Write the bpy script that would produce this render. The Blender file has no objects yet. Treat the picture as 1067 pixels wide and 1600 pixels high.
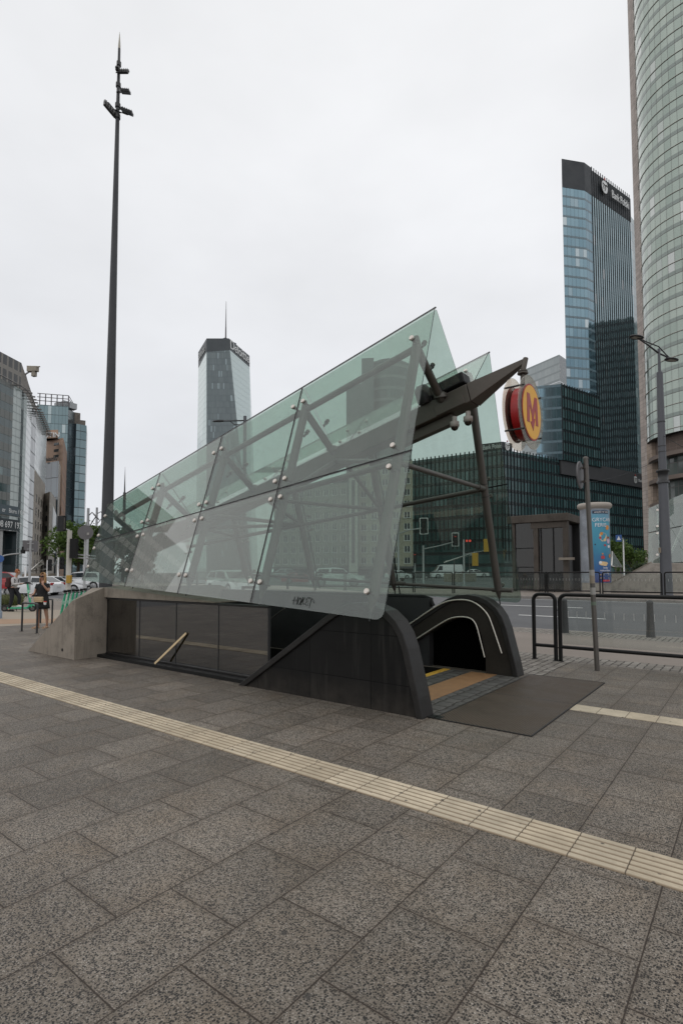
import bpy, math, random
from mathutils import Vector, Matrix, noise
R = math.radians
SC = bpy.context.scene
COL = SC.collection
random.seed(7)

# ------------------------------------------------------------------ camera
F_PX, CX, CY, HC = 838.0, 533.5, 850.0, 1.65      # calibrated on the paving grid (photo is 1067 x 1600)
PITCH, YAW = math.atan(45 / F_PX), R(37.6)
cd = bpy.data.cameras.new('camera')
cam = bpy.data.objects.new('camera', cd)
COL.objects.link(cam)
cam.location = (0, 0, HC)
cam.rotation_euler = (R(90) + PITCH, 0, YAW)
cd.sensor_fit = 'AUTO'
cd.sensor_width = 36
cd.lens = F_PX / 1600 * 36
cd.shift_y = 50 / 1600
cd.clip_start = 0.05
cd.clip_end = 6000
SC.camera = cam

# ------------------------------------------------------------------ sky, sun, exposure (flat overcast day)
SUN_EL, SUN_AZ = R(66), R(200)
W = bpy.data.worlds.new('World')
SC.world = W
W.use_nodes = True
nt = W.node_tree
nt.nodes.clear()
wo = nt.nodes.new('ShaderNodeOutputWorld')
bg = nt.nodes.new('ShaderNodeBackground')
bg.inputs['Strength'].default_value = 0.10
sky = nt.nodes.new('ShaderNodeTexSky')
sky.sky_type = 'NISHITA'
sky.sun_disc = False
sky.sun_elevation = SUN_EL
sky.sun_rotation = SUN_AZ
tc = nt.nodes.new('ShaderNodeTexCoord')
sp = nt.nodes.new('ShaderNodeSeparateXYZ')
rp = nt.nodes.new('ShaderNodeValToRGB')
rp.color_ramp.elements[0].position = 0.0
rp.color_ramp.elements[0].color = (0.745, 0.76, 0.80, 1)
rp.color_ramp.elements[1].position = 0.75
rp.color_ramp.elements[1].color = (0.895, 0.90, 0.91, 1)
nz = nt.nodes.new('ShaderNodeTexNoise')
nz.inputs['Scale'].default_value = 1.6
nz.inputs['Detail'].default_value = 5
nz.inputs['Roughness'].default_value = 0.5
mr = nt.nodes.new('ShaderNodeMapRange')
mr.inputs['From Min'].default_value = 0.3
mr.inputs['From Max'].default_value = 0.7
mr.inputs['To Min'].default_value = 9.3
mr.inputs['To Max'].default_value = 11.5
mp = nt.nodes.new('ShaderNodeMapping')
mp.inputs['Scale'].default_value = (1, 1, 2.2)
vm = nt.nodes.new('ShaderNodeVectorMath')
vm.operation = 'SCALE'
mx = nt.nodes.new('ShaderNodeMix')
mx.data_type = 'RGBA'
mx.inputs[0].default_value = 0.93
L = nt.links.new
L(tc.outputs['Generated'], sp.inputs[0]); L(sp.outputs['Z'], rp.inputs[0])
L(tc.outputs['Generated'], mp.inputs[0]); L(mp.outputs[0], nz.inputs['Vector'])
L(nz.outputs[0], mr.inputs['Value']); L(rp.outputs[0], vm.inputs[0]); L(mr.outputs[0], vm.inputs['Scale'])
L(sky.outputs[0], mx.inputs[6]); L(vm.outputs[0], mx.inputs[7])
L(mx.outputs[2], bg.inputs['Color']); L(bg.outputs[0], wo.inputs['Surface'])

sd = bpy.data.lights.new('sun', 'SUN')
sd.energy = 0.6
sd.angle = R(150)
sd.color = (1.0, 0.94, 0.86)
so = bpy.data.objects.new('sun', sd)
COL.objects.link(so)
so.rotation_euler = (R(90) - SUN_EL, 0, math.pi - SUN_AZ)
so.location = (0, 0, 60)

SC.view_settings.view_transform = 'Standard'
SC.view_settings.look = 'None'
SC.view_settings.exposure = 0.0
SC.view_settings.gamma = 1.0
SC.cycles.max_bounces = 10
SC.cycles.transparent_max_bounces = 32
SC.cycles.glossy_bounces = 4
SC.cycles.caustics_reflective = False
SC.cycles.caustics_refractive = False
SC.cycles.use_denoising = True

# ------------------------------------------------------------------ helpers: survey points from the photograph into metres
_fw = Vector((-math.sin(YAW), math.cos(YAW), 0)); _rt = Vector((math.cos(YAW), math.sin(YAW), 0)); _z = Vector((0, 0, 1))
_F = _fw * math.cos(PITCH) + _z * math.sin(PITCH); _U = -_fw * math.sin(PITCH) + _z * math.cos(PITCH)
_C = Vector((0, 0, HC))
def ray(u, v): return _F + _rt * ((u - CX) / F_PX) - _U * ((v - CY) / F_PX)
def at(u, v, d):                       # the point seen at photo pixel (u, v) at horizontal distance d along the view axis
    r = ray(u, v); return _C + r * (d / r.dot(_fw))
def gp(u, d, z=0.0):                   # ground plan point at column u, distance d
    p = at(u, 895, d); return Vector((p.x, p.y, z))
def hz(v, d): return HC + (895 - v) * d / F_PX          # height of row v at distance d

def road_z(y):
    t = min(max((y - 16.5) / 9.5, 0), 1)
    return -0.10 + 0.45 * t

# ------------------------------------------------------------------ helpers: objects
def link(o): COL.objects.link(o); return o
def thing(name, label, cat, loc=(0, 0, 0), rz=0.0, group=None):
    o = link(bpy.data.objects.new(name, None))
    o.location = loc; o.rotation_euler = (0, 0, rz); o.empty_display_size = 0.2
    o['label'] = label; o['category'] = cat
    if group: o['group'] = group
    return o
def tag(o, label, cat, group=None):
    o['label'] = label; o['category'] = cat
    if group: o['group'] = group
    return o
def kids(o): return [c for c in COL.objects if c.parent == o]
def copy_tree(o, parent=None):
    c = o.copy(); COL.objects.link(c); c.parent = parent
    for ch in list(o.children): copy_tree(ch, c)
    return c

class MB:
    def __init__(s): s.v = []; s.f = []; s.mi = []; s.sm = []; s.uv = []
    def face(s, pts, mi=0, sm=False, uv=None):
        b = len(s.v); s.v += [tuple(p) for p in pts]
        s.f.append(list(range(b, b + len(pts)))); s.mi.append(mi); s.sm.append(sm); s.uv.append(uv)
    def idx(s, verts, faces, mi=0, sm=False):
        b = len(s.v); s.v += [tuple(p) for p in verts]
        for f in faces: s.f.append([i + b for i in f]); s.mi.append(mi); s.sm.append(sm); s.uv.append(None)
    def box(s, c, d, rz=0.0, mi=0, M=None):
        x, y, z = [k / 2 for k in d]
        vs = [Vector((i * x, j * y, k * z)) for k in (-1, 1) for j in (-1, 1) for i in (-1, 1)]
        T = M if M is not None else Matrix.Translation(Vector(c)) @ Matrix.Rotation(rz, 4, 'Z')
        s.idx([T @ p for p in vs], [(0, 2, 3, 1), (4, 5, 7, 6), (0, 1, 5, 4), (2, 6, 7, 3), (1, 3, 7, 5), (0, 4, 6, 2)], mi)
        return s
    def bb(s, a, b, mi=0):
        return s.box([(p + q) / 2 for p, q in zip(a, b)], [abs(q - p) for p, q in zip(a, b)], 0, mi)
    def prism(s, poly, off, mi=0, capmi=None):          # closed 3-D polygon extruded by vector off
        off = Vector(off); n = len(poly); P = [Vector(p) for p in poly]
        nn = sum(((P[i].cross(P[(i + 1) % n])) for i in range(n)), Vector())
        if nn.dot(off) > 0: P = P[::-1]
        Q = [p + off for p in P]
        cm = mi if capmi is None else capmi
        s.idx(P + Q, [list(range(n))], cm); b = len(s.v) - 2 * n
        s.f.append([b + n + i for i in range(n - 1, -1, -1)]); s.mi.append(cm); s.sm.append(False); s.uv.append(None)
        for i in range(n):
            j = (i + 1) % n
            s.f.append([b + j, b + i, b + n + i, b + n + j]); s.mi.append(mi); s.sm.append(False); s.uv.append(None)
        return s
    def tube(s, p0, p1, r0, r1=None, n=12, mi=0, caps=True):
        return s.path([p0, p1], [r0, r0 if r1 is None else r1], n, mi, caps)
    def path(s, pts, rad, n=10, mi=0, caps=True, closed=False):
        P = [Vector(p) for p in pts]; m = len(P)
        if not hasattr(rad, '__len__'): rad = [rad] * m
        tang = []
        for i in range(m):
            if closed: t = P[(i + 1) % m] - P[i - 1]
            else: t = P[min(i + 1, m - 1)] - P[max(i - 1, 0)]
            tang.append(t.normalized())
        t0 = tang[0]; ref = Vector((0, 0, 1)) if abs(t0.z) < .9 else Vector((1, 0, 0))
        a = t0.cross(ref).normalized(); vs = []
        for i in range(m):
            t = tang[i]; a = (a - t * a.dot(t)).normalized(); b = t.cross(a)
            k = 1.0
            if 0 < i < m - 1 and not closed:
                c = (P[i] - P[i - 1]).normalized().dot(t); k = 1 / max(c, .5)
            vs += [P[i] + (a * math.cos(2 * math.pi * j / n) + b * math.sin(2 * math.pi * j / n)) * rad[i] for j in range(n)]
        fs = []
        for i in range(m if closed else m - 1):
            i2 = (i + 1) % m
            for j in range(n):
                k = (j + 1) % n
                fs.append((i * n + j, i * n + k, i2 * n + k, i2 * n + j))
        s.idx(vs, fs, mi, True)
        if caps and not closed:
            s.face(vs[:n][::-1], mi); s.face(vs[-n:], mi)
        return s
    def lathe(s, prof, base=(0, 0, 0), axis=(0, 0, 1), n=24, mi=0, sm=True, cap=True):     # profile [(radius, height)]
        A = Vector(axis).normalized(); ref = Vector((1, 0, 0)) if abs(A.x) < .9 else Vector((0, 1, 0))
        a = A.cross(ref).normalized(); b = A.cross(a); B = Vector(base); vs = []
        for r, h in prof:
            vs += [B + A * h + (a * math.cos(2 * math.pi * j / n) + b * math.sin(2 * math.pi * j / n)) * r for j in range(n)]
        fs = []
        for i in range(len(prof) - 1):
            for j in range(n):
                k = (j + 1) % n
                fs.append((i * n + j, i * n + k, (i + 1) * n + k, (i + 1) * n + j))
        s.idx(vs, fs, mi, sm)
        if cap: s.face(vs[:n][::-1], mi); s.face(vs[-n:], mi)
        return s
    def ball(s, c, r, n=12, m=8, mi=0, sc=(1, 1, 1)):
        c = Vector(c); vs = []; fs = []
        for i in range(m + 1):
            th = math.pi * i / m
            for j in range(n):
                ph = 2 * math.pi * j / n
                vs.append(c + Vector((math.sin(th) * math.cos(ph) * r * sc[0], math.sin(th) * math.sin(ph) * r * sc[1], math.cos(th) * r * sc[2])))
        for i in range(m):
            for j in range(n):
                k = (j + 1) % n
                fs.append((i * n + j, (i + 1) * n + j, (i + 1) * n + k, i * n + k))
        s.idx(vs, fs, mi, True); return s
    def wall(s, a, b, z0, z1, u0=0.0, mi=0, za1=None, zb1=None):     # vertical wall from plan point a to b with UV in metres; outside on the right of a->b
        a = Vector((a[0], a[1])); b = Vector((b[0], b[1])); l = (b - a).length
        ta = z1 if za1 is None else za1; tb = z1 if zb1 is None else zb1
        s.face([(a.x, a.y, z0), (b.x, b.y, z0), (b.x, b.y, tb), (a.x, a.y, ta)], mi, False, [(u0, z0), (u0 + l, z0), (u0 + l, tb), (u0, ta)])
        return u0 + l
    def build(s, name, mats, parent=None, label=None, world=True, weld=False):
        me = bpy.data.meshes.new(name)
        me.from_pydata(s.v, [], s.f)
        if not isinstance(mats, (list, tuple)): mats = [mats]
        for m in mats: me.materials.append(m)
        me.polygons.foreach_set('material_index', s.mi)
        me.polygons.foreach_set('use_smooth', s.sm)
        if any(u is not None for u in s.uv):
            uvl = me.uv_layers.new(name='UVMap'); k = 0
            for f, u in zip(s.f, s.uv):
                for i in range(len(f)):
                    uvl.data[k].uv = u[i] if u else (0, 0)
                    k += 1
        me.update()
        o = link(bpy.data.objects.new(name, me))
        if parent is not None:
            o.parent = parent
            if world and parent.type == 'EMPTY': o.matrix_parent_inverse = parent_inv(parent)
        if label: o['label'] = label
        return o
def parent_inv(p):
    return (Matrix.Translation(p.location) @ p.rotation_euler.to_matrix().to_4x4()).inverted()
def struct(o): o['kind'] = 'structure'; return o
def stuff(o): o['kind'] = 'stuff'; return o
def bevel(o, w=.01, seg=2, ang=40):
    m = o.modifiers.new('Bevel', 'BEVEL'); m.width = w; m.segments = seg; m.limit_method = 'ANGLE'; m.angle_limit = R(ang); return o

def text_mesh(body, size, depth, name, mat, parent, org, right, up, align='CENTER', sx=1.0, world=True, label=None):
    cu = bpy.data.curves.new(name, 'FONT'); cu.body = body; cu.size = size; cu.extrude = depth / 2; cu.align_x = align; cu.align_y = 'CENTER'
    to = link(bpy.data.objects.new(name, cu)); dg = bpy.context.evaluated_depsgraph_get(); dg.update()
    me = bpy.data.meshes.new_from_object(to.evaluated_get(dg)); bpy.data.objects.remove(to); bpy.data.curves.remove(cu)
    r = Vector(right).normalized(); u = Vector(up).normalized(); n = r.cross(u)
    M = Matrix(((r.x * sx, u.x, n.x, org[0]), (r.y * sx, u.y, n.y, org[1]), (r.z * sx, u.z, n.z, org[2]), (0, 0, 0, 1)))
    me.transform(M); me.name = name; me.materials.clear(); me.materials.append(mat)
    o = link(bpy.data.objects.new(name, me))
    if parent is not None:
        o.parent = parent
        if world and parent.type == 'EMPTY': o.matrix_parent_inverse = parent_inv(parent)
    if label: o['label'] = label
    return o

# ------------------------------------------------------------------ materials
class NT:
    def __init__(s, name):
        s.m = bpy.data.materials.new(name); s.m.use_nodes = True; s.t = s.m.node_tree; s.t.nodes.clear()
        s.out = s.n('OutputMaterial')
    def n(s, t, **k):
        nd = s.t.nodes.new('ShaderNode' + t)
        for a, b in k.items(): setattr(nd, a, b)
        return nd
    def set(s, sock, v):
        if isinstance(v, bpy.types.NodeSocket): s.t.links.new(v, sock)
        elif v is not None: sock.default_value = (*v, 1) if (hasattr(v, '__len__') and len(v) == 3 and sock.type == 'RGBA') else v
    def ma(s, op, a, b=None, c=None):
        nd = s.n('Math', operation=op)
        for i, v in enumerate((a, b, c)): s.set(nd.inputs[i], v)
        return nd.outputs[0]
    def mix(s, f, a, b, mode='MIX'):
        nd = s.n('Mix', data_type='RGBA', blend_type=mode)
        s.set(nd.inputs[0], f); s.set(nd.inputs[6], a); s.set(nd.inputs[7], b); return nd.outputs[2]
    def coord(s, kind='Object'): return s.n('TexCoord').outputs[kind]
    def sep(s, v):
        nd = s.n('SeparateXYZ'); s.set(nd.inputs[0], v); return nd.outputs
    def comb(s, x, y, z=0.0):
        nd = s.n('CombineXYZ')
        for i, v in enumerate((x, y, z)): s.set(nd.inputs[i], v)
        return nd.outputs[0]
    def noise(s, v, scale, detail=3, rough=.5, col=False):
        nd = s.n('TexNoise'); s.set(nd.inputs['Vector'], v); nd.inputs['Scale'].default_value = scale
        nd.inputs['Detail'].default_value = detail; nd.inputs['Roughness'].default_value = rough
        return nd.outputs[1 if col else 0]
    def white(s, v, out=0):
        nd = s.n('TexWhiteNoise', noise_dimensions='3D'); s.set(nd.inputs['Vector'], v); return nd.outputs[out]
    def ramp(s, f, *st):
        nd = s.n('ValToRGB'); s.set(nd.inputs[0], f); cr = nd.color_ramp
        while len(cr.elements) < len(st): cr.elements.new(.5)
        for e, (p, c) in zip(cr.elements, st): e.position = p; e.color = (*c, 1) if len(c) == 3 else c
        return nd.outputs[0]
    def rng(s, f, a, b, c, d):
        nd = s.n('MapRange'); s.set(nd.inputs[0], f)
        for i, v in enumerate((a, b, c, d)): nd.inputs[i + 1].default_value = v
        return nd.outputs[0]
    def bump(s, h, st=.3, dist=.01):
        nd = s.n('Bump'); s.set(nd.inputs['Height'], h); nd.inputs['Strength'].default_value = st; nd.inputs['Distance'].default_value = dist; return nd.outputs[0]
    def pr(s, col, rough=.6, metal=0.0, ior=None, normal=None, spec=None, emis=None, estr=0.0):
        nd = s.n('BsdfPrincipled'); s.set(nd.inputs['Base Color'], col); s.set(nd.inputs['Roughness'], rough); s.set(nd.inputs['Metallic'], metal)
        if ior: nd.inputs['IOR'].default_value = ior
        if normal is not None: s.set(nd.inputs['Normal'], normal)
        if spec is not None: s.set(nd.inputs['Specular IOR Level'], spec)
        if emis: nd.inputs['Emission Color'].default_value = (*emis, 1); nd.inputs['Emission Strength'].default_value = estr
        return nd.outputs[0]
    def done(s, sh): s.t.links.new(sh, s.out.inputs['Surface']); return s.m

def painted(name, col, rough=.5, metal=0.0, var=.12, scale=6.0, bump=0.0, spec=None):
    t = NT(name); c = t.coord(); n = t.noise(c, scale, 5, .6); n2 = t.noise(c, scale * 9, 3)
    k = t.rng(t.ma('ADD', t.ma('MULTIPLY', n, .7), t.ma('MULTIPLY', n2, .3)), .3, .7, 1 - var, 1 + var)
    cc = t.n('VectorMath', operation='SCALE'); cc.inputs[0].default_value = col; t.set(cc.inputs['Scale'], k)
    r = t.rng(n, .3, .7, max(rough - .1, .03), min(rough + .1, 1))
    return t.done(t.pr(cc.outputs[0], r, metal, normal=t.bump(n2, bump, .005) if bump else None, spec=spec))
def flat(name, col, rough=.5, metal=0.0, emis=None, estr=0.0, spec=None):
    t = NT(name); return t.done(t.pr(col, rough, metal, emis=emis, estr=estr, spec=spec))

def granite_paving():
    t = NT('granite_paving'); c = t.coord(); x, y, z = t.sep(c)
    cx = t.ma('DIVIDE', t.ma('ADD', x, .4425), .5085); row = t.ma('FLOOR', cx); fx = t.ma('FRACT', cx)
    par = t.ma('FRACT', t.ma('MULTIPLY', row, .5))
    cy = t.ma('ADD', t.ma('DIVIDE', t.ma('SUBTRACT', y, 2.35), .598), par); cell = t.ma('FLOOR', cy); fy = t.ma('FRACT', cy)
    def edge(f, w): return t.ma('MULTIPLY', t.ma('MINIMUM', f, t.ma('SUBTRACT', 1.0, f)), w)
    wob = t.ma('MULTIPLY', t.ma('SUBTRACT', t.noise(c, 14, 3), .5), .004)
    d = t.ma('ADD', t.ma('MINIMUM', edge(fx, .5085), edge(fy, .598)), wob)
    jt = t.rng(d, .0016, .0046, 1, 0)
    rnd = t.white(t.comb(row, cell, 3.0)); rnd2 = t.white(t.comb(cell, row, 9.0))
    # aggregate: light matrix with dark and pale chips
    sh = t.n('VectorMath', operation='ADD'); t.set(sh.inputs[0], c); t.set(sh.inputs[1], t.comb(t.ma('MULTIPLY', rnd, 7.0), t.ma('MULTIPLY', rnd2, 5.0), 0.0))
    def layer(scale, seed):
        v = t.n('TexVoronoi', voronoi_dimensions='2D'); v.inputs['Scale'].default_value = scale
        o = t.n('VectorMath', operation='ADD'); t.set(o.inputs[0], sh.outputs[0]); o.inputs[1].default_value = (seed, seed * .7, 0); t.set(v.inputs['Vector'], o.outputs[0])
        return t.sep(v.outputs['Color']), v.outputs['Distance']
    (c1, c1b, _), d1 = layer(88, 0.0); (c2, c2b, _), d2 = layer(150, 3.1)
    cr = c1
    matrix = t.ramp(c2b, (0, (.156, .134, .110)), (.55, (.210, .182, .150)), (1, (.278, .243, .203)))
    def chip(base, sel, lo, dist, r0, r1, col):
        m = t.ma('MULTIPLY', t.ma('LESS_THAN', sel, lo), t.rng(dist, r0, r1, 1, 0)); return t.mix(m, base, col)
    body = chip(matrix, c2, .34, d2, .36, .46, (.040, .036, .032))
    body = chip(body, c1, .46, d1, .36, .48, (.020, .018, .017))
    body = chip(body, c1b, .13, d1, .26, .36, (.36, .325, .285))
    tone = t.ma('ADD', t.rng(rnd, 0, 1, .82, 1.12), t.rng(rnd2, 0, 1, -.03, .03))
    st = t.rng(t.noise(c, .9, 6, .62), .3, .72, .70, 1.14)
    tone = t.ma('MULTIPLY', tone, st)
    warm = t.mix(t.rng(t.noise(c, 2.6, 4), .45, .75, 0, .55), (1, 1, 1), (.96, .86, .74))
    b1 = t.mix(1.0, body, warm, 'MULTIPLY')
    vmn = t.n('VectorMath', operation='SCALE'); t.set(vmn.inputs[0], b1); t.set(vmn.inputs['Scale'], tone)
    # dirty band along the joints
    dirt = t.rng(d, .004, .05, .32, 0)
    b2 = t.mix(dirt, vmn.outputs[0], (.085, .066, .05))
    # a few gum spots
    g = t.n('TexVoronoi', voronoi_dimensions='2D'); t.set(g.inputs['Vector'], c); g.inputs['Scale'].default_value = 1.9
    gm = t.rng(t.ma('ADD', g.outputs['Distance'], t.ma('MULTIPLY', t.noise(c, 40, 2), .02)), .030, .045, .8, 0)
    gsel = t.ma('GREATER_THAN', t.sep(g.outputs['Color'])[2], .62)
    b3 = t.mix(t.ma('MULTIPLY', gm, gsel), b2, (.035, .032, .03))
    col = t.mix(jt, b3, (.030, .021, .015))
    hgt = t.ma('SUBTRACT', t.ma('MULTIPLY', c2, .12), jt)
    return t.done(t.pr(col, t.rng(cr, 0, 1, .5, .75), normal=t.bump(hgt, .45, .004), spec=.35))

def tactile(ribs=True):
    t = NT('tactile_tile_cream' if ribs else 'plain_tile_cream'); c = t.coord(); x, y, z = t.sep(c)
    tl = .305
    cx = t.ma('DIVIDE', t.ma('ADD', x, 1.23), tl); cell = t.ma('FLOOR', cx); f = t.ma('FRACT', cx)
    d = t.ma('MULTIPLY', t.ma('MINIMUM', f, t.ma('SUBTRACT', 1.0, f)), tl)
    jt = t.rng(d, .002, .005, .9, 0)
    rnd = t.white(t.comb(cell, 4.0, 1.0)); rnd2 = t.white(t.comb(cell, 9.0, 2.0))
    base = t.mix(rnd, (.60, .51, .375), (.69, .60, .455))
    tone = t.ma('MULTIPLY', t.rng(rnd2, 0, 1, .76, 1.03), t.rng(t.noise(c, 3.5, 6, .65), .3, .7, .68, 1.1))
    vmn = t.n('VectorMath', operation='SCALE'); t.set(vmn.inputs[0], base); t.set(vmn.inputs['Scale'], tone)
    gr = t.rng(t.noise(c, 60, 3), .35, .7, .0, .22)
    b = t.mix(gr, vmn.outputs[0], (.30, .24, .17))
    ao = t.rng(z, .0035, .0094, .9, 0) if ribs else 0.0     # settled dirt, plus occlusion shade painted into the groove colour
    b = t.mix(ao, b, (.20, .15, .10)) if ribs else b
    sp_ = t.n('TexVoronoi', voronoi_dimensions='2D'); t.set(sp_.inputs['Vector'], c); sp_.inputs['Scale'].default_value = 6.5
    b = t.mix(t.ma('MULTIPLY', t.rng(sp_.outputs['Distance'], .05, .09, .8, 0), t.ma('GREATER_THAN', t.sep(sp_.outputs['Color'])[0], .58)), b, (.05, .045, .04))
    col = t.mix(jt, b, (.06, .043, .03))
    return t.done(t.pr(col, .7, normal=t.bump(t.noise(c, 150, 2), .25, .003), spec=.3))

def cobbles(name, size, cola, colb, ang=0.0, joint=.008):
    t = NT(name); c = t.coord()
    wv = t.n('VectorMath', operation='ADD'); t.set(wv.inputs[0], c)
    ns = t.n('VectorMath', operation='SCALE'); t.set(ns.inputs[0], t.noise(c, 7, 2, .5, True)); ns.inputs['Scale'].default_value = size * .5
    t.set(wv.inputs[1], ns.outputs[0])
    mpg = t.n('Mapping'); t.set(mpg.inputs[0], wv.outputs[0]); mpg.inputs['Rotation'].default_value = (0, 0, ang)
    x, y, z = t.sep(mpg.outputs[0])
    cx = t.ma('DIVIDE', x, size); row = t.ma('FLOOR', cx); fx = t.ma('FRACT', cx)
    cy = t.ma('ADD', t.ma('DIVIDE', y, size * 1.1), t.ma('MULTIPLY', row, .37)); cell = t.ma('FLOOR', cy); fy = t.ma('FRACT', cy)
    e = lambda f: t.ma('MINIMUM', f, t.ma('SUBTRACT', 1.0, f))
    d = t.ma('MINIMUM', e(fx), e(fy)); jt = t.rng(d, joint / size * .6, joint / size * 1.8, 1, 0)
    rnd = t.white(t.comb(row, cell, 2.0))
    b = t.mix(rnd, cola, colb); b = t.mix(t.rng(t.noise(c, 90, 3), .35, .65, 0, .35), b, (.09, .085, .08))
    return t.done(t.pr(t.mix(jt, b, (.035, .03, .025)), .75, normal=t.bump(t.rng(d, 0, .25, 0, 1), .6, .02), spec=.3))

def asphalt(name='asphalt', a=(.052, .053, .056), b=(.085, .086, .09)):
    t = NT(name); c = t.coord()
    n = t.noise(c, 160, 3); big = t.noise(c, .35, 5, .6); x, y, z = t.sep(c)
    str_ = t.noise(t.comb(t.ma('MULTIPLY', x, .03), y, z), 1.1, 4)
    k = t.ma('ADD', t.ma('MULTIPLY', n, .45), t.ma('ADD', t.ma('MULTIPLY', big, .45), t.ma('MULTIPLY', str_, .3)))
    return t.done(t.pr(t.ramp(k, (.38, a), (.72, b)), .78, normal=t.bump(n, .35, .006), spec=.3))

def concrete(name, col=(.27, .235, .195), streak=.35):
    t = NT(name); c = t.coord(); x, y, z = t.sep(c)
    n = t.noise(c, 2.2, 7, .62); f = t.noise(c, 45, 4)
    s = t.noise(t.comb(t.ma('MULTIPLY', x, 5.5), t.ma('MULTIPLY', y, 5.5), t.ma('MULTIPLY', z, .55)), 1.6, 5, .6)
    k = t.ma('ADD', t.ma('MULTIPLY', n, .55), t.ma('MULTIPLY', f, .2)); k = t.ma('ADD', k, t.ma('MULTIPLY', s, .25))
    dk = tuple(v * .52 for v in col); lt = tuple(min(v * 1.18, 1) for v in col)
    b = t.ramp(k, (.34, dk), (.5, col), (.68, lt))
    b = t.mix(t.rng(s, .55, .72, 0, streak), b, (.07, .058, .045))
    v = t.n('TexVoronoi'); t.set(v.inputs['Vector'], c); v.inputs['Scale'].default_value = 9
    pit = t.rng(v.outputs['Distance'], .04, .07, .5, 0)
    b = t.mix(pit, b, (.08, .07, .06))
    return t.done(t.pr(b, .8, normal=t.bump(t.ma('SUBTRACT', f, pit), .3, .006), spec=.3))

def black_granite():
    t = NT('black_granite_cladding'); c = t.coord(); x, y, z = t.sep(c)
    def ln(v, p, w=.0055): return t.rng(t.ma('ABSOLUTE', t.ma('SUBTRACT', v, p)), w * .6, w, 1, 0)
    m = None
    for v, p in ((x, -4.72), (x, -3.74), (z, .335), (z, .90), (x, -5.7)):
        q = ln(v, p); m = q if m is None else t.ma('MAXIMUM', m, q)
    n = t.noise(c, 220, 2); big = t.noise(c, 2.5, 6, .65)
    cell = t.white(t.comb(t.ma('FLOOR', t.ma('ADD', x, .73)), 1.0, t.ma('FLOOR', t.ma('MULTIPLY', z, 1.6))))
    k = t.ma('ADD', t.ma('MULTIPLY', n, .3), t.ma('ADD', t.ma('MULTIPLY', big, .5), t.ma('MULTIPLY', cell, .2)))
    b = t.ramp(k, (.3, (.006, .006, .006)), (.7, (.015, .0145, .014)))
    # pale dust splashed up from the pavement
    b = t.mix(t.ma('MULTIPLY', t.rng(z, 0, .35, .38, 0), t.rng(t.noise(c, 5, 6, .65), .3, .7, .2, 1)), b, (.10, .085, .07))
    b = t.mix(t.rng(t.noise(t.comb(t.ma('MULTIPLY', x, 9), y, t.ma('MULTIPLY', z, .7)), 1.2, 5), .55, .75, 0, .35), b, (.065, .06, .055))
    return t.done(t.pr(t.mix(m, b, (.002, .002, .002)), t.rng(big, .3, .7, .42, .62), normal=t.bump(t.ma('SUBTRACT', t.ma('MULTIPLY', n, .08), m), .4, .006), spec=.15))

def sheet_glass(name, tint=(.72, .805, .762), r0=.065, dust=.05, dustcol=(.55, .56, .53), dirt=True, rough=0.0):
    t = NT(name); g = t.n('NewGeometry'); dp = t.n('VectorMath', operation='DOT_PRODUCT')
    t.set(dp.inputs[0], g.outputs['Normal']); t.set(dp.inputs[1], g.outputs['Incoming'])
    c1 = t.ma('SUBTRACT', 1.0, t.ma('ABSOLUTE', dp.outputs['Value'])); p5 = t.ma('POWER', c1, 5.0)
    fr = t.ma('ADD', r0, t.ma('MULTIPLY', p5, 1 - r0))
    tr = t.n('BsdfTransparent'); t.set(tr.inputs[0], tint)
    gl = t.n('BsdfGlossy'); gl.inputs['Roughness'].default_value = rough; t.set(gl.inputs['Color'], (1, 1, 1))
    df = t.n('BsdfDiffuse'); t.set(df.inputs['Color'], dustcol)
    if dirt:
        c = t.coord(); x, y, z = t.sep(c)
        s = t.noise(t.comb(t.ma('MULTIPLY', x, 6), t.ma('MULTIPLY', y, 6), t.ma('MULTIPLY', z, .8)), 1.3, 5, .6)
        dd = t.ma('MULTIPLY', t.rng(t.ma('ADD', t.ma('MULTIPLY', s, .6), t.ma('MULTIPLY', t.noise(c, 1.1, 5), .4)), .35, .68, .35 if dust < .12 else .94, 1.6 if dust < .12 else 1.07), dust)
    else: dd = dust
    m1 = t.n('MixShader'); t.set(m1.inputs[0], dd); t.set(m1.inputs[1], tr.outputs[0]); t.set(m1.inputs[2], df.outputs[0])
    m2 = t.n('MixShader'); t.set(m2.inputs[0], fr); t.set(m2.inputs[1], m1.outputs[0]); t.set(m2.inputs[2], gl.outputs[0])
    return t.done(m2.outputs[0])

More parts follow.
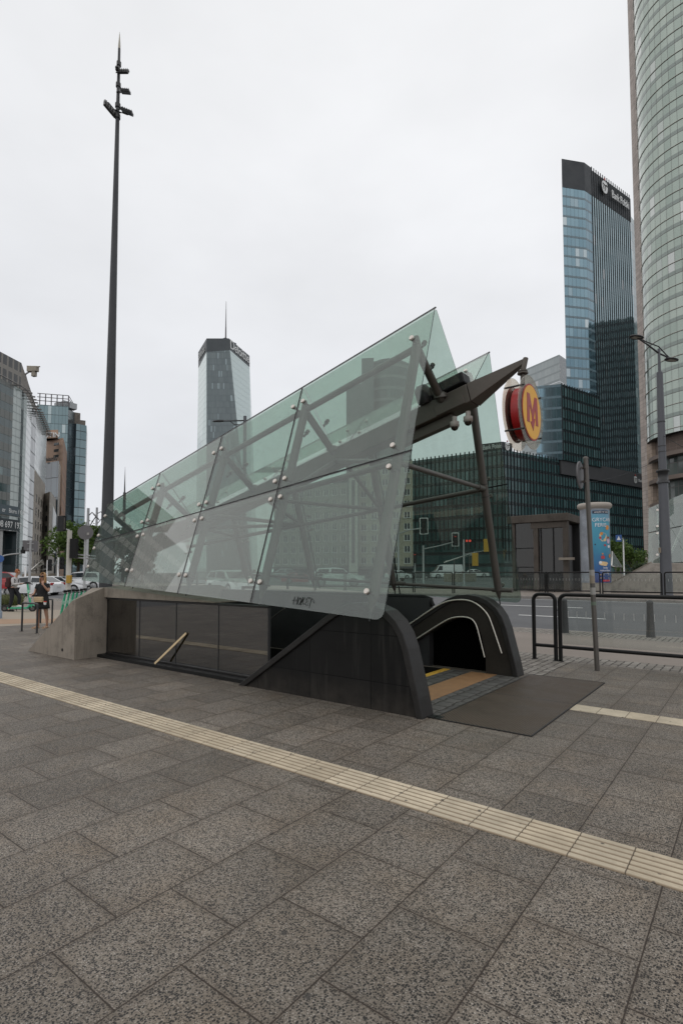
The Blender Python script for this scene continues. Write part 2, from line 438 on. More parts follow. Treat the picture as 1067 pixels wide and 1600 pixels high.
def facade(name, glass=(.05, .075, .085), glass2=None, pw=1.5, fh=3.6, mw=.07, mh=.10, mcol=(.03, .035, .04), span=0.0, scol=(.06, .08, .09), rough=.06, ior=2.0, var=.5, blinds=.12, wob=.012, off=(0, 0), spec_s=None, metal=0.0):
    t = NT(name); x, y, z = t.sep(t.coord('UV'))
    cx = t.ma('DIVIDE', t.ma('ADD', x, off[0]), pw); cy = t.ma('DIVIDE', t.ma('ADD', y, off[1]), fh)
    ix = t.ma('FLOOR', cx); iy = t.ma('FLOOR', cy); fx = t.ma('FRACT', cx); fy = t.ma('FRACT', cy)
    cell = t.comb(ix, iy, 5.0); r1 = t.white(cell); r2 = t.white(t.comb(iy, ix, 11.0))
    frow = t.white(t.comb(iy, 3.0, 7.0))
    g2 = glass2 or tuple(v * 1.7 for v in glass)
    gcol = t.mix(t.ma('MULTIPLY', t.ma('ADD', t.ma('MULTIPLY', r1, .7), t.ma('MULTIPLY', frow, .3)), var), glass, g2)
    bl = t.ma('LESS_THAN', r2, blinds)
    gcol = t.mix(t.ma('MULTIPLY', bl, t.rng(r1, 0, 1, .2, .7)), gcol, tuple(min(v * 3 + .10, .6) for v in glass))
    edge = lambda f, s: t.ma('MULTIPLY', t.ma('MINIMUM', f, t.ma('SUBTRACT', 1.0, f)), s)
    mm = t.ma('MAXIMUM', t.ma('LESS_THAN', edge(fx, pw), mw / 2), t.ma('LESS_THAN', edge(fy, fh), mh / 2))
    sm = t.ma('LESS_THAN', fy, span)
    col = t.mix(sm, gcol, scol); col = t.mix(mm, col, mcol)
    rr = t.ma('ADD', rough, t.ma('ADD', t.ma('MULTIPLY', mm, .4), t.ma('MULTIPLY', sm, .12 if spec_s is None else spec_s)))
    # every pane sits a little out of plane, so its reflection breaks
    wn = t.n('TexWhiteNoise', noise_dimensions='3D'); t.set(wn.inputs['Vector'], cell)
    sb = t.n('VectorMath', operation='SUBTRACT'); t.set(sb.inputs[0], wn.outputs['Color']); sb.inputs[1].default_value = (.5, .5, .5)
    sc = t.n('VectorMath', operation='SCALE'); t.set(sc.inputs[0], sb.outputs[0]); sc.inputs['Scale'].default_value = wob * 2
    g = t.n('NewGeometry'); ad = t.n('VectorMath', operation='ADD'); t.set(ad.inputs[0], g.outputs['Normal']); t.set(ad.inputs[1], sc.outputs[0])
    no = t.n('VectorMath', operation='NORMALIZE'); t.set(no.inputs[0], ad.outputs[0])
    return t.done(t.pr(col, rr, t.ma('MULTIPLY', t.ma('SUBTRACT', 1.0, t.ma('MAXIMUM', mm, sm)), metal) if metal else 0.0, ior=ior, normal=no.outputs[0]))

def stone_wall(name, col, bw=1.2, bh=.6, jcol=None, uv=True, jw=.018, var=.14, rough=.7):
    t = NT(name); x, y, z = t.sep(t.coord('UV')); c = t.coord('UV')
    cx = t.ma('DIVIDE', x, bw); cy = t.ma('DIVIDE', y, bh); fx = t.ma('FRACT', cx); fy = t.ma('FRACT', cy)
    r1 = t.white(t.comb(t.ma('FLOOR', cx), t.ma('FLOOR', cy), 2.0))
    edge = lambda f, s: t.ma('MULTIPLY', t.ma('MINIMUM', f, t.ma('SUBTRACT', 1.0, f)), s)
    j = t.ma('LESS_THAN', t.ma('MINIMUM', edge(fx, bw), edge(fy, bh)), jw)
    st = t.noise(t.comb(t.ma('MULTIPLY', x, 1.0), t.ma('MULTIPLY', y, .12), 0.0), .8, 5)
    k = t.ma('MULTIPLY', t.rng(r1, 0, 1, 1 - var, 1 + var), t.rng(st, .3, .7, .86, 1.08))
    vmn = t.n('VectorMath', operation='SCALE'); vmn.inputs[0].default_value = col; t.set(vmn.inputs['Scale'], k)
    return t.done(t.pr(t.mix(j, vmn.outputs[0], jcol or tuple(v * .5 for v in col)), rough))

M_PAVE = granite_paving()
M_TACT = tactile(True); M_TILE = tactile(False)
M_COB = cobbles('cobblestone', .13, (.20, .18, .155), (.34, .315, .28))
M_BIKE = asphalt('bike_lane_concrete', (.185, .158, .137), (.25, .217, .19))
M_ASPH = asphalt(a=(.075, .076, .08), b=(.118, .12, .124))
M_CONC = concrete('weathered_concrete')
M_CONCL = concrete('pale_concrete', (.32, .29, .255), .2)
M_KERB = concrete('kerb_stone', (.24, .22, .2), .2)
M_GRAN = black_granite()
M_CAP = painted('cap_dark_metal', (.022, .0205, .0195), .45, .1, .3, 5, spec=.3)
M_STEEL = painted('tube_grey_paint', (.105, .095, .085), .42, .35, .1, 4)
M_BEAM = painted('beam_brown_grey_paint', (.085, .072, .060), .5, .2, .18, 3)
M_DARK = painted('dark_paint', (.022, .022, .023), .45, 0, .2, 5)
M_BLACK = painted('black_paint', (.008, .008, .008), .5, 0, .2, 8, spec=.25)
M_RUB = painted('rubber', (.02, .02, .02), .75, 0, .15, 10)
M_INOX = painted('brushed_steel', (.58, .56, .53), .3, .9, .08, 20)
M_BOLT = painted('bolt_steel', (.62, .57, .52), .38, .55, .12, 30)
M_GLASS = sheet_glass('canopy_glass')
GLASS_D = {k: sheet_glass('canopy_glass_dusty_%d' % k, dust=k / 100, dustcol=(.50, .49, .465)) for k in (4, 10, 18, 26, 40)}
M_GEDGE = flat('glass_edge', (.012, .02, .018), .25)
M_DGL = sheet_glass('dark_parapet_glass', (.24, .232, .215), .21, .008, (.2, .18, .15))
M_CLEAR = sheet_glass('clear_glass', (.93, .955, .945), .04, .02, (.5, .5, .48))
M_WHITE = painted('white_paint', (.75, .75, .74), .4, 0, .06, 4)
M_SIGNGREY = painted('sign_back_grey', (.13, .125, .13), .5, .2, .1, 4)

# ------------------------------------------------------------------ ground, roads, pavements
HX0, HX1, HY0, HY1 = -10.30, -4.32, 5.68, 8.48          # stairwell opening
def sheet(name, xs, ys, zf, mat, hole=None, thick=0.0):
    mb = MB()
    for i in range(len(xs) - 1):
        for j in range(len(ys) - 1):
            a, b, c, d = xs[i], xs[i + 1], ys[j], ys[j + 1]
            if hole and a >= hole[0] - 1e-6 and b <= hole[1] + 1e-6 and c >= hole[2] - 1e-6 and d <= hole[3] + 1e-6: continue
            mb.face([(a, c, zf(c)), (b, c, zf(c)), (b, d, zf(d)), (a, d, zf(d))])
    if thick:
        x0, x1, y0, y1 = xs[0], xs[-1], ys[0], ys[-1]
        for p, q in (((x0, y0), (x1, y0)), ((x1, y0), (x1, y1)), ((x1, y1), (x0, y1)), ((x0, y1), (x0, y0))):
            mb.face([(p[0], p[1], zf(p[1]) - thick), (q[0], q[1], zf(q[1]) - thick), (q[0], q[1], zf(q[1])), (p[0], p[1], zf(p[1]))])
    return struct(mb.build(name, mat))
Z0 = lambda y: 0.0
sheet('ground', [-2500, HX0, HX1, 2500], [-2500, HY0, HY1, 16.5, 26, 2500], road_z, M_ASPH, (HX0, HX1, HY0, HY1))
sheet('plaza_paving', [-23.5, HX0, HX1, 45], [-45, HY0, HY1, 10.55], Z0, M_PAVE, (HX0, HX1, HY0, HY1), .1)
sheet('cobble_strip', [-60, 45], [10.55, 11.25], Z0, M_COB, thick=.1)
sheet('bike_lane', [-60, 45], [11.25, 15.0], Z0, M_BIKE, thick=.1)
sheet('cobble_verge', [-60, 45], [15.0, 16.05], Z0, M_COB, thick=.1)
mb = MB(); mb.bb((-60, 16.05, -.12), (45, 16.25, .005)); struct(bevel(mb.build('kerb', M_KERB), .02))
sheet('cobble_patch', [-3.95, -2.75], [8.84, 10.55], lambda y: .004, M_COB)
# the kerb line of the far pavement and everything beyond it
FY = 27.5; FZ = .47
mb = MB(); mb.bb((-160, FY - .18, .2), (60, FY, FZ + .005)); struct(bevel(mb.build('far_kerb', M_KERB), .02))
sheet('far_pavement', [-160, 60], [FY, 36.0], lambda y: FZ, M_BIKE, thick=.12)
# cream guiding strips
def tact_strip(name, x0, x1, y0, y1, ribs):
    mb = MB()
    if not ribs:
        mb.bb((x0, y0, .0), (x1, y1, .006)); return struct(mb.build(name, M_TILE))
    n = 6; w = (y1 - y0) / n; pr_ = []
    for i in range(n):
        a = y0 + i * w
        pr_ += [(a + w * .10, .003), (a + w * .22, .0095), (a + w * .78, .0095), (a + w * .90, .003)]
    pr_ = [(y0, .0), (y0, .003)] + pr_ + [(y1, .003), (y1, .0)]
    for p, q in zip(pr_, pr_[1:]):
        mb.face([(x0, p[0], p[1]), (x1, p[0], p[1]), (x1, q[0], q[1]), (x0, q[0], q[1])])
    return struct(mb.build(name, M_TACT))
tact_strip('guiding_strip', -23.5, 12, 3.345, 3.70, True)
tact_strip('guiding_strip', -1.83, 12, 6.88, 7.19, False)
# orange and tan bands on the left of the plaza
M_ORG = painted('orange_paving', (.31, .20, .125), .75, 0, .16, 5)
M_TAN = painted('tan_paving', (.30, .255, .20), .8, 0, .14, 4)
def band(name, uvs, z, mat):
    mb = MB(); mb.face([gp(u, (HC - z) * F_PX / (v - 895), z) for u, v in uvs]); return struct(mb.build(name, mat))
band('tan_paving_band', [(-120, 985), (75, 974), (150, 966), (150, 952), (0, 953), (-120, 958)], .004, M_TAN)
band('orange_paving_band', [(-120, 978), (40, 973.5), (120, 971), (120, 965.5), (40, 966.5), (-120, 969)], .008, M_ORG)
# lane markings: white lines on the asphalt
M_LINE = painted('road_marking_white', (.62, .62, .60), .7, 0, .2, 3)
def lane_line(x0, x1, y, w=.13):
    mb = MB(); z0, z1 = road_z(y - w / 2) + .004, road_z(y + w / 2) + .004
    mb.face([(x0, y - w / 2, z0), (x1, y - w / 2, z0), (x1, y + w / 2, z1), (x0, y + w / 2, z1)])
    return struct(mb.build('lane_marking', M_LINE))
for k in range(-6, 4):
    lane_line(-7.1 + k * 9.0, -4.1 + k * 9.0, 20.1)
    lane_line(-9.1 + k * 8.0, -5.6 + k * 8.0, 23.3)
lane_line(-160, 60, 26.6, .12)

# ------------------------------------------------------------------ metro entrance: granite end walls
YM = 7.08                                             # centre line of the entrance
def mir(y): return 2 * YM - y
OUT = [(-3.055, 0), (-3.10, .22), (-3.16, .46), (-3.235, .76), (-3.30, .93), (-3.39, 1.06), (-3.52, 1.165), (-3.68, 1.225), (-3.86, 1.25), (-4.05, 1.235), (-4.22, 1.17), (-4.40, 1.065), (-6.05, 0)]
def offs(poly, d):                                     # open polyline pushed outwards (towards the front / up)
    o = []
    for i, p in enumerate(poly):
        a = Vector(poly[max(i - 1, 0)]); b = Vector(poly[min(i + 1, len(poly) - 1)])
        t = (b - a).normalized(); n = Vector((t.y, -t.x))
        o.append((p[0] + n.x * d, p[1] + n.y * d))
    return o
def cap_mesh(y0, y1, inn=.05, outw=.035):
    a = offs(OUT, outw); b = offs(OUT, -inn); mb = MB(); n = len(OUT)
    a[0] = (a[0][0], 0); b[0] = (b[0][0], 0); a[-1] = (a[-1][0] - .02, 0); b[-1] = (b[-1][0] + .08, 0)
    vs = []
    for i in range(n): vs += [(a[i][0], y0, a[i][1]), (a[i][0], y1, a[i][1]), (b[i][0], y1, b[i][1]), (b[i][0], y0, b[i][1])]
    fs = []
    for i in range(n - 1):
        for k in range(4): fs.append((i * 4 + k, i * 4 + (k + 1) % 4, (i + 1) * 4 + (k + 1) % 4, (i + 1) * 4 + k))
    mb.idx(vs, fs); return mb
t = thing('granite_wall', 'black granite end wall with rounded top beside the metro stairs, nearest the camera, under the glass', 'wall', (-4.5, 5.55, 0))
mb = MB(); mb.prism([(x, 5.44, z) for x, z in offs(OUT, -.012)], (0, .21, 0)); mb.build('cladding', M_GRAN, t)
bevel(cap_mesh(5.405, 5.685).build('cap', M_CAP, t), .012)
mb = MB(); mb.bb((-3.03, 5.52, 0), (-2.86, 5.64, .012)); mb.build('foot_plate', M_BLACK, t)
# far wall with its arched recess and two handrails
INN = [(-3.56, 0), (-3.56, .29), (-3.63, .62), (-3.70, .80), (-3.80, .88), (-3.95, .895), (-4.12, .86), (-4.36, .745), (-4.85, .43), (-5.52, 0)]
t = thing('granite_wall', 'dark granite end wall with an arched recess and two pale handrails on the far side of the metro stairs', 'wall', (-4.5, 8.6, 0))
M_GRINT = painted('dark_granite_inner', (.028, .024, .020), .6, 0, .3, 3, spec=.2)
o2 = offs(OUT, -.012); mb = MB()
ins = [0, 1, 2, 3, 4, 5, 6, 7, 8, 9, 10, 11, 12]
jn = [0, 1, 1, 2, 3, 3, 4, 5, 5, 6, 7, 8, 9]
for y, fl in ((8.50, 0), (8.755, 1)):
    for i in range(12):
        a, b = o2[i], o2[i + 1]; c, d = INN[jn[i + 1]], INN[jn[i]]
        q = [(a[0], y, a[1]), (b[0], y, b[1]), (c[0], y, c[1])] + ([(d[0], y, d[1])] if jn[i] != jn[i + 1] else [])
        mb.face(q if fl == 0 else q[::-1])
for i in range(12):
    a, b = o2[i], o2[i + 1]; mb.face([(a[0], 8.5, a[1]), (a[0], 8.755, a[1]), (b[0], 8.755, b[1]), (b[0], 8.5, b[1])])
for i in range(9):
    a, b = INN[i], INN[i + 1]; mb.face([(a[0], 8.5, a[1]), (b[0], 8.5, b[1]), (b[0], 8.7, b[1]), (a[0], 8.7, a[1])])
mb.build('cladding', M_GRINT, t)
mb = MB(); mb.face([(x, 8.7, z) for x, z in INN[::-1]]); mb.build('recess', flat('recess_shade_black', (.002, .002, .002), .9, spec=0.0), t)  # flat black painted for the unlit depth of the recess
bevel(cap_mesh(8.475, 8.775).build('cap', M_CAP, t), .012)
def smooth_line(P, k=3):
    P = [Vector(p) for p in P]
    for _ in range(k):
        Q = [P[0]]
        for a, b in zip(P, P[1:]): Q += [a * .75 + b * .25, a * .25 + b * .75]
        P = Q + [P[-1]]
    return P
M_RAIL = painted('handrail_steel', (.66, .62, .55), .35, .6, .1, 15)
for pts in ([(-6.2, -.05), (-4.96, .73), (-4.36, 1.12), (-4.06, 1.2), (-3.75, 1.19), (-3.50, 1.0), (-3.42, .8), (-3.27, .36)],
            [(-6.2, -.40), (-4.85, .46), (-4.36, .77), (-4.12, .90), (-3.82, .915), (-3.70, .82), (-3.63, .55), (-3.56, .27)]):
    h = MB(); h.path(smooth_line([(x, 8.455, z) for x, z in pts]), .0125, 8); h.build('handrail', M_RAIL, t)
    for p in pts[1::3]:
        pass
# ------------------------------------------------------------------ glazed parapets along the stairwell
def parapet(y0, y1, glass_y, x0, x1, label):
    t = thing('glass_parapet', label, 'parapet', ((x0 + x1) / 2, y0, 0))
    mb = MB(); mb.bb((x0, y0 - .04, 1.125), (x1, y1, 1.16)); mb.bb((x0, y0 - .02, .055), (x1, y1, .085))
    n = 4; w = (x1 - x0) / n
    bevel(mb.build('frame', M_CAP, t), .006)
    for k in range(n + 1):
        mb = MB(); mb.bb((x0 + k * w - (.025 if k == 0 else .008), y0 + .004, .085), (x0 + k * w + .008, y0 + .05, 1.125)); mb.build('mullion', M_CAP if k == 0 else M_DARK, t)
    for k in range(n):
        mb = MB(); mb.bb((x0 + k * w + .008, glass_y, .085), (x0 + (k + 1) * w - .008, glass_y + .012, 1.125)); mb.build('glass_pane', M_DGL, t)
    mb = MB(); mb.bb((x0 - .35, y0 - .18, 0), (x1 + .1, y1, .055)); mb.build('plinth', M_BLACK, t)
    return t
parapet(5.68, 5.74, 5.69, -10.26, -5.75, 'dark tinted glass parapet of four panes behind the concrete block, facing the camera')
t = thing('glass_parapet', 'dark flat-topped parapet on the far side of the stairs behind the handrails', 'parapet', (-7.4, 8.6, 0))
mb = MB(); mb.bb((-10.3, 8.56, .0), (-4.62, 8.70, 1.20)); mb.build('panel', M_DARK, t)
mb = MB(); mb.path([(-10.3, 8.63, 1.215), (-4.75, 8.63, 1.215), (-4.64, 8.63, 1.18), (-4.58, 8.63, 1.06)], .04, 8); mb.build('top_rail', M_BLACK, t)
# concrete block closing the low end
t = thing('concrete_block', 'weathered concrete wedge block closing the low left end of the metro entrance', 'concrete block', (-10.8, 6.5, 0))
mb = MB()
xa, xb, xc = -12.28, -10.42, -10.285
for y0, y1 in ((5.05, mir(5.05)),):
    A = [(xa, y0, 0), (xc, y0, 0), (xc, y0, 1.14), (xb, y0, 1.11)]
    Bk = [(xa - .15, y1, 0), (xc, y1, 0), (xc, y1, 1.14), (xb, y1, 1.11)]
    r1 = [(xc, 5.62, 1.36), (xc, mir(5.62), 1.36), (xb - .35, mir(5.62), 1.34), (xb - .35, 5.62, 1.34)]
    mb.face(A); mb.face(Bk[::-1])
    mb.face([A[3], A[2], r1[0], r1[3]]); mb.face([r1[3], r1[0], r1[1], r1[2]]); mb.face([r1[2], r1[1], Bk[2], Bk[3]])
    mb.face([A[0], A[3], r1[3], r1[2], Bk[3], Bk[0]])
    mb.face([A[1], (xc, 5.74, 0), (xc, 5.74, 1.165), (xc, 5.62, 1.36), A[2]])
    mb.face([(xc, 5.74, 0), (xc, mir(5.74), 0), (xc, mir(5.74), 1.165), (xc, 5.74, 1.165)])
    mb.face([(xc, 5.74, 1.165), (xc, mir(5.74), 1.165), r1[1], r1[0]])
    mb.face([(xc, mir(5.74), 0), Bk[1], Bk[2], r1[1], (xc, mir(5.74), 1.165)])
bevel(mb.build('block', M_CONC, t), .02)
mb = MB()                                              # concrete ledge running under the glass
mb.idx([(xc, 5.62, 1.165), (xc, 6.1, 1.165), (xc, 6.1, 1.40), (xc, 5.62, 1.36), (-6.9, 5.62, 1.165), (-6.9, 6.1, 1.165), (-6.9, 6.1, 1.19), (-6.9, 5.62, 1.185)],
       [(0, 3, 2, 1), (0, 4, 7, 3), (3, 7, 6, 2), (1, 2, 6, 5), (0, 1, 5, 4), (4, 5, 6, 7)])
mb.build('ledge', M_CONC, t)
mb = MB(); mb.lathe([(.03, 0), (.03, .012)], (-10.75, 5.052, .15), (0, -1, 0), 10); mb.build('plug', M_BLACK, t)
# stairwell and stairs
mb = MB()
x0, x1, y0, y1 = HX0, HX1, HY0, HY1
for q in ([(x0, y0, -3.4), (x1, y0, -3.4), (x1, y0, 0), (x0, y0, 0)], [(x1, y1, -3.4), (x0, y1, -3.4), (x0, y1, 0), (x1, y1, 0)],
          [(x0, y1, -3.4), (x0, y0, -3.4), (x0, y0, 0), (x0, y1, 0)], [(x0, y0, -3.39), (x0, y1, -3.39), (x1, y1, -3.39), (x1, y0, -3.39)]):
    mb.face(q)
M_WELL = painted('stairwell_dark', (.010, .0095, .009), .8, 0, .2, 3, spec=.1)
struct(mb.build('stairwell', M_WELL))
mb = MB()
for k in range(19):
    xx = HX1 - k * .31; zt = -.165 * (k + 1)
    mb.bb((xx - .31, HY0 + .002, zt - .4), (xx, HY1 - .002, zt))
struct(mb.build('stairs', painted('stair_granite', (.045, .042, .038), .8, 0, .2, 6, spec=.15)))
M_WOOD = painted('pale_wood', (.74, .57, .34), .6, 0, .12, 9)
p_, q_ = Vector((-8.38, 5.53, .06)), Vector((-7.69, 5.668, .625)); dv_ = (q_ - p_)
mb = MB(); mb.box((0, 0, 0), (1, 1, 1), M=Matrix.Translation((p_ + q_) / 2) @ dv_.to_track_quat('X', 'Z').to_matrix().to_4x4() @ Matrix.Diagonal((dv_.length, .02, .036, 1)))
tag(bevel(mb.build('wooden_slat', M_WOOD), .003), 'pale wooden slat leaning at a slant against the dark glass parapet', 'wooden slat')
t = tag(MB().path([(-7.9, 6.3, -.02), (-6.0, 6.3, 1.08)], .012, 8).build('stair_handrail', M_STEEL), 'thin grey rail slanting behind the dark parapet glass, right of the wooden slat', 'handrail')
# floor inside the mouth: small setts, orange tactile bands, yellow edge
M_SETT = cobbles('grey_setts', .2, (.085, .082, .078), (.125, .12, .112), 0, .008)
M_ORT = painted('orange_tactile', (.285, .155, .072), .7, 0, .2, 8); M_YEL = painted('yellow_edge', (.62, .36, .05), .6, 0, .15, 6)
mb = MB(); mb.bb((-4.31, HY0, -.03), (-2.95, HY1, .004)); struct(mb.build('entrance_paving', M_SETT))
mb = MB(); mb.bb((-3.80, HY0 + .01, 0), (-3.36, HY1 - .01, .009)); struct(mb.build('tactile_band', M_ORT))
mb = MB(); mb.bb((-4.30, HY0 + .01, 0), (-4.18, HY1 - .01, .009)); struct(mb.build('stair_edge', M_YEL))
# steel grating in front of the stairs
def grating():
    t = NT('grating_steel'); c = t.coord(); x, y, z = t.sep(c)
    f = lambda v, s: t.ma('ABSOLUTE', t.ma('SUBTRACT', t.ma('FRACT', t.ma('DIVIDE', v, s)), .5))
    u = t.ma('ADD', x, y); w = t.ma('SUBTRACT', x, y)
    m = t.ma('GREATER_THAN', t.ma('MAXIMUM', f(u, .05), f(w, .05)), .33)
    n = t.rng(t.noise(c, 2.5, 6, .65), .3, .7, 0, 1)
    col = t.mix(m, (.016, .011, .008), t.mix(n, (.078, .053, .033), (.108, .078, .052)))
    sb = t.ma('LESS_THAN', t.ma('ABSOLUTE', t.ma('SUBTRACT', y, 7.17)), .011)
    return t.done(t.pr(t.mix(sb, col, (.012, .01, .01)), t.rng(n, .3, .7, .5, .65), .1, normal=t.bump(m, .5, .008)))
t = thing('floor_grating', 'brown steel grating mat set in the paving in front of the metro stairs', 'grating', (-2.4, 7.2, 0))
mb = MB(); mb.bb((-2.93, 5.53, 0), (-1.85, 8.82, .010)); mb.build('mesh', grating(), t)
mb = MB(); e = .015
for a, b in (((-2.945, 5.515), (-1.835, 5.53)), ((-2.945, 8.82), (-1.835, 8.835)), ((-2.945, 5.53), (-2.93, 8.82)), ((-1.85, 5.53), (-1.835, 8.82))):
    mb.bb((a[0], a[1], 0), (b[0], b[1], .012))
mb.build('frame', M_CAP, t)

# ------------------------------------------------------------------ glass canopy
XE = -3.2; XJ = [-3.2, -5.52, -7.42, -9.28, -11.25]
zt = lambda x: 5.12 + .2444 * (x - XE)
zm = lambda x: 3.11 + .101 * (x - XE)
zb = lambda x: 1.12 - .045 * (x - XE)
yz = lambda x, z: 6.18 - .3175 * (zt(x) - z)
def gl(x, s, far=False):
    z = [zb, zm, zt][s](x) if isinstance(s, int) else s
    y = yz(x, z); return Vector((x, mir(y) if far else y, z))
CAN = thing('glass_canopy', 'angular green glass canopy on grey steel tubes above the metro stairs', 'canopy', (-7.2, YM, 1.2))
def plate(poly, n, th, name, parent, gm=None):                  # thin glass plate with dark edges
    P = [Vector(p) for p in poly]; n = n.normalized() * th; mb = MB(); k = len(P)
    Q = [p + n for p in P]
    nn = (P[1] - P[0]).cross(P[2] - P[0])
    if nn.dot(n) > 0: mb.face(Q, 0); mb.face(P[::-1], 0)
    else: mb.face(Q[::-1], 0); mb.face(P, 0)
    for i in range(k):
        j = (i + 1) % k; mb.face([P[i], P[j], Q[j], Q[i]], 1)
    return mb.build(name, [gm or M_GLASS, M_GEDGE], parent)
def shrink(P, g):
    c = sum(P, Vector()) / len(P); n = len(P); out = []
    for i in range(n):
        a = (P[i - 1] - P[i]).normalized(); b = (P[(i + 1) % n] - P[i]).normalized()
        s = max(a.cross(b).length, .2); out.append(P[i] + (a + b) * (g / s))
    return out
def bolt(p, n, parent, r=.037, h=.022):
    mb = MB(); mb.lathe([(r, 0), (r, h * .6), (r * .8, h)], p, n, 14); mb.build('bolt', M_BOLT, parent, world=False)
seal = {False: MB(), True: MB()}
GPAN = {}
for far in (False, True):
    for i in range(4):
        for s in (0, 1):
            xa, xb = XJ[i], XJ[i + 1]
            P = [gl(xb, s, far), gl(xa, s, far), gl(xa, s + 1, far), gl(xb, s + 1, far)]
            n = (P[1] - P[0]).cross(P[3] - P[0])
            if (n.y > 0) != far: n = -n
            n.normalize()
            Q = shrink(P, .010)
            if i == 0 and s == 0:                       # rounded free corner
                a, b, c = Q[0], Q[1], Q[2]; e1 = (a - b).normalized(); e2 = (c - b).normalized(); r = .10
                arc = [b + e1 * r * (1 - math.sin(th)) + e2 * r * (1 - math.cos(th)) for th in [k * math.pi / 10 for k in range(6)]]
                Q = [Q[0]] + arc + Q[2:]
            gp_ = plate(Q, n, .016, 'glass_panel', CAN, None if far else GLASS_D[{(0, 0): 4, (1, 0): 18, (2, 0): 40, (3, 0): 10, (0, 1): 4, (1, 1): 4, (2, 1): 18, (3, 1): 4}[(i, s)]]); GPAN[(far, i, s)] = gp_
            ex, ez = .30 if i == 0 else .10, .30
            for bx, bz in ((0, 0), (1, 0), (0, 1), (1, 1)):
                x = xb + .105 if bx == 0 else xa - ex
                lo = [zb, zm][s](x); hi = [zm, zt][s](x)
                z = lo + (.30 if s == 0 else .14) if bz == 0 else hi - (.30 if s == 1 else .14)
                p = gl(x, z, far)
                bolt(p + n * .016, n, gp_)
                stub = MB(); stub.tube(p - n * .17, p, .016, n=8); stub.lathe([(.026, 0), (.026, .03)], p - n * .03, n, 10); stub.build('fixing', M_STEEL, gp_, world=False)
            # black seals in the joints
            if i < 3:
                a, b = P[0] + n * .004, P[3] + n * .004; d = Vector((1, 0, 0)) * .0105
                seal[far].prism([a - d, a + d, b + d, b - d], n * .010)
            if s == 0:
                a, b = P[3] + n * .004, P[2] + n * .004; u = (P[3] - P[0]).normalized() * .0105
                seal[far].prism([a - u, b - u, b + u, a + u], n * .0095)
    seal[far].build('joint_seal', M_BLACK, CAN)
for far in (False, True):                              # inner panes falling from the ridge to the beam
    for i in range(4):
        xa, xb = XJ[i], XJ[i + 1]
        f = lambda x, k: Vector((x, (lambda y: mir(y) if far else y)([6.20, 6.90][k]), [zt(x) - .01, zt(x) - .78][k]))
        P = [f(xb, 1), f(xa, 1), f(xa, 0), f(xb, 0)]
        n = (P[1] - P[0]).cross(P[3] - P[0])
        if n.z < 0: n = -n
        gp_ = plate(shrink(P, .008), n.normalized(), .014, 'inner_glass_panel', CAN)
        for bx in (xb + .12, xa - .3):
            for q in (.3, .62):
                p = f(bx, 0).lerp(f(bx, 1), q); bolt(p + n.normalized() * .014, n.normalized(), gp_, .034)
                mb = MB(); mb.tube(p - n.normalized() * .16, p, .020, n=8); mb.ball(p - n.normalized() * .04, .036, 10, 6); mb.build('fixing', M_DARK, gp_, world=False)
# ridge seal line
for far in (False, True):
    mb = MB(); y = mir(6.18) if far else 6.18
    mb.path([(XE, y, zt(XE) + .004), (XJ[4], y, zt(XJ[4]) + .004)], .011, 6); mb.build('ridge_seal', M_BLACK, CAN)
# central beam with pointed tip
bz = lambda x: 4.285 + .2444 * (x - XE)                # top of beam
sl = Vector((1, 0, .2444)).normalized(); dn = Vector((.2444, 0, -1)).normalized()
def bsec(x, hw=.155, h=.27, top=0.0):
    c = Vector((x, YM, bz(x))); return [c + Vector((0, -hw, 0)), c + Vector((0, hw, 0)), c + Vector((0, hw, 0)) + dn * h, c + Vector((0, -hw, 0)) + dn * h]
mb = MB(); a, b = bsec(XE + .065), bsec(-11.3)
mb.idx(a + b, [(0, 1, 2, 3), (7, 6, 5, 4), (0, 4, 5, 1), (1, 5, 6, 2), (2, 6, 7, 3), (3, 7, 4, 0)]); bevel(mb.build('beam', M_BEAM, CAN), .012)
mb = MB(); a = bsec(XE + .075); tip = Vector((-2.33, YM, 4.50))
b = [tip + Vector((0, -.03, .02)), tip + Vector((0, .03, .02)), tip + Vector((0, .03, -.04)), tip + Vector((0, -.03, -.04))]
mb.idx(a + b, [(3, 2, 1, 0), (4, 5, 6, 7), (1, 5, 4, 0), (2, 6, 5, 1), (3, 7, 6, 2), (0, 4, 7, 3)]); bevel(mb.build('beam_tip', M_BEAM, CAN), .008)
c = Vector((-3.62, YM, bz(-3.62))) + dn * .27
mb = MB(); mb.box(c, (1, 1, 1), M=Matrix.Translation(c + dn * .08 + sl * -.35) @ Matrix.Rotation(-math.atan(.2444), 4, 'Y') @ Matrix.Diagonal((1.0, .12, .15, 1)))
bevel(mb.build('light_fixture', M_BEAM, CAN), .01)
mb = MB(); c2 = Vector((-3.55, YM - .16, bz(-3.55))) + dn * .19
mb.box(c2, (1, 1, 1), M=Matrix.Translation(c2 + sl * .12) @ Matrix.Rotation(-math.atan(.2444), 4, 'Y') @ Matrix.Diagonal((.46, .02, .14, 1)))
bevel(mb.build('cover_plate', M_BEAM, CAN), .004)
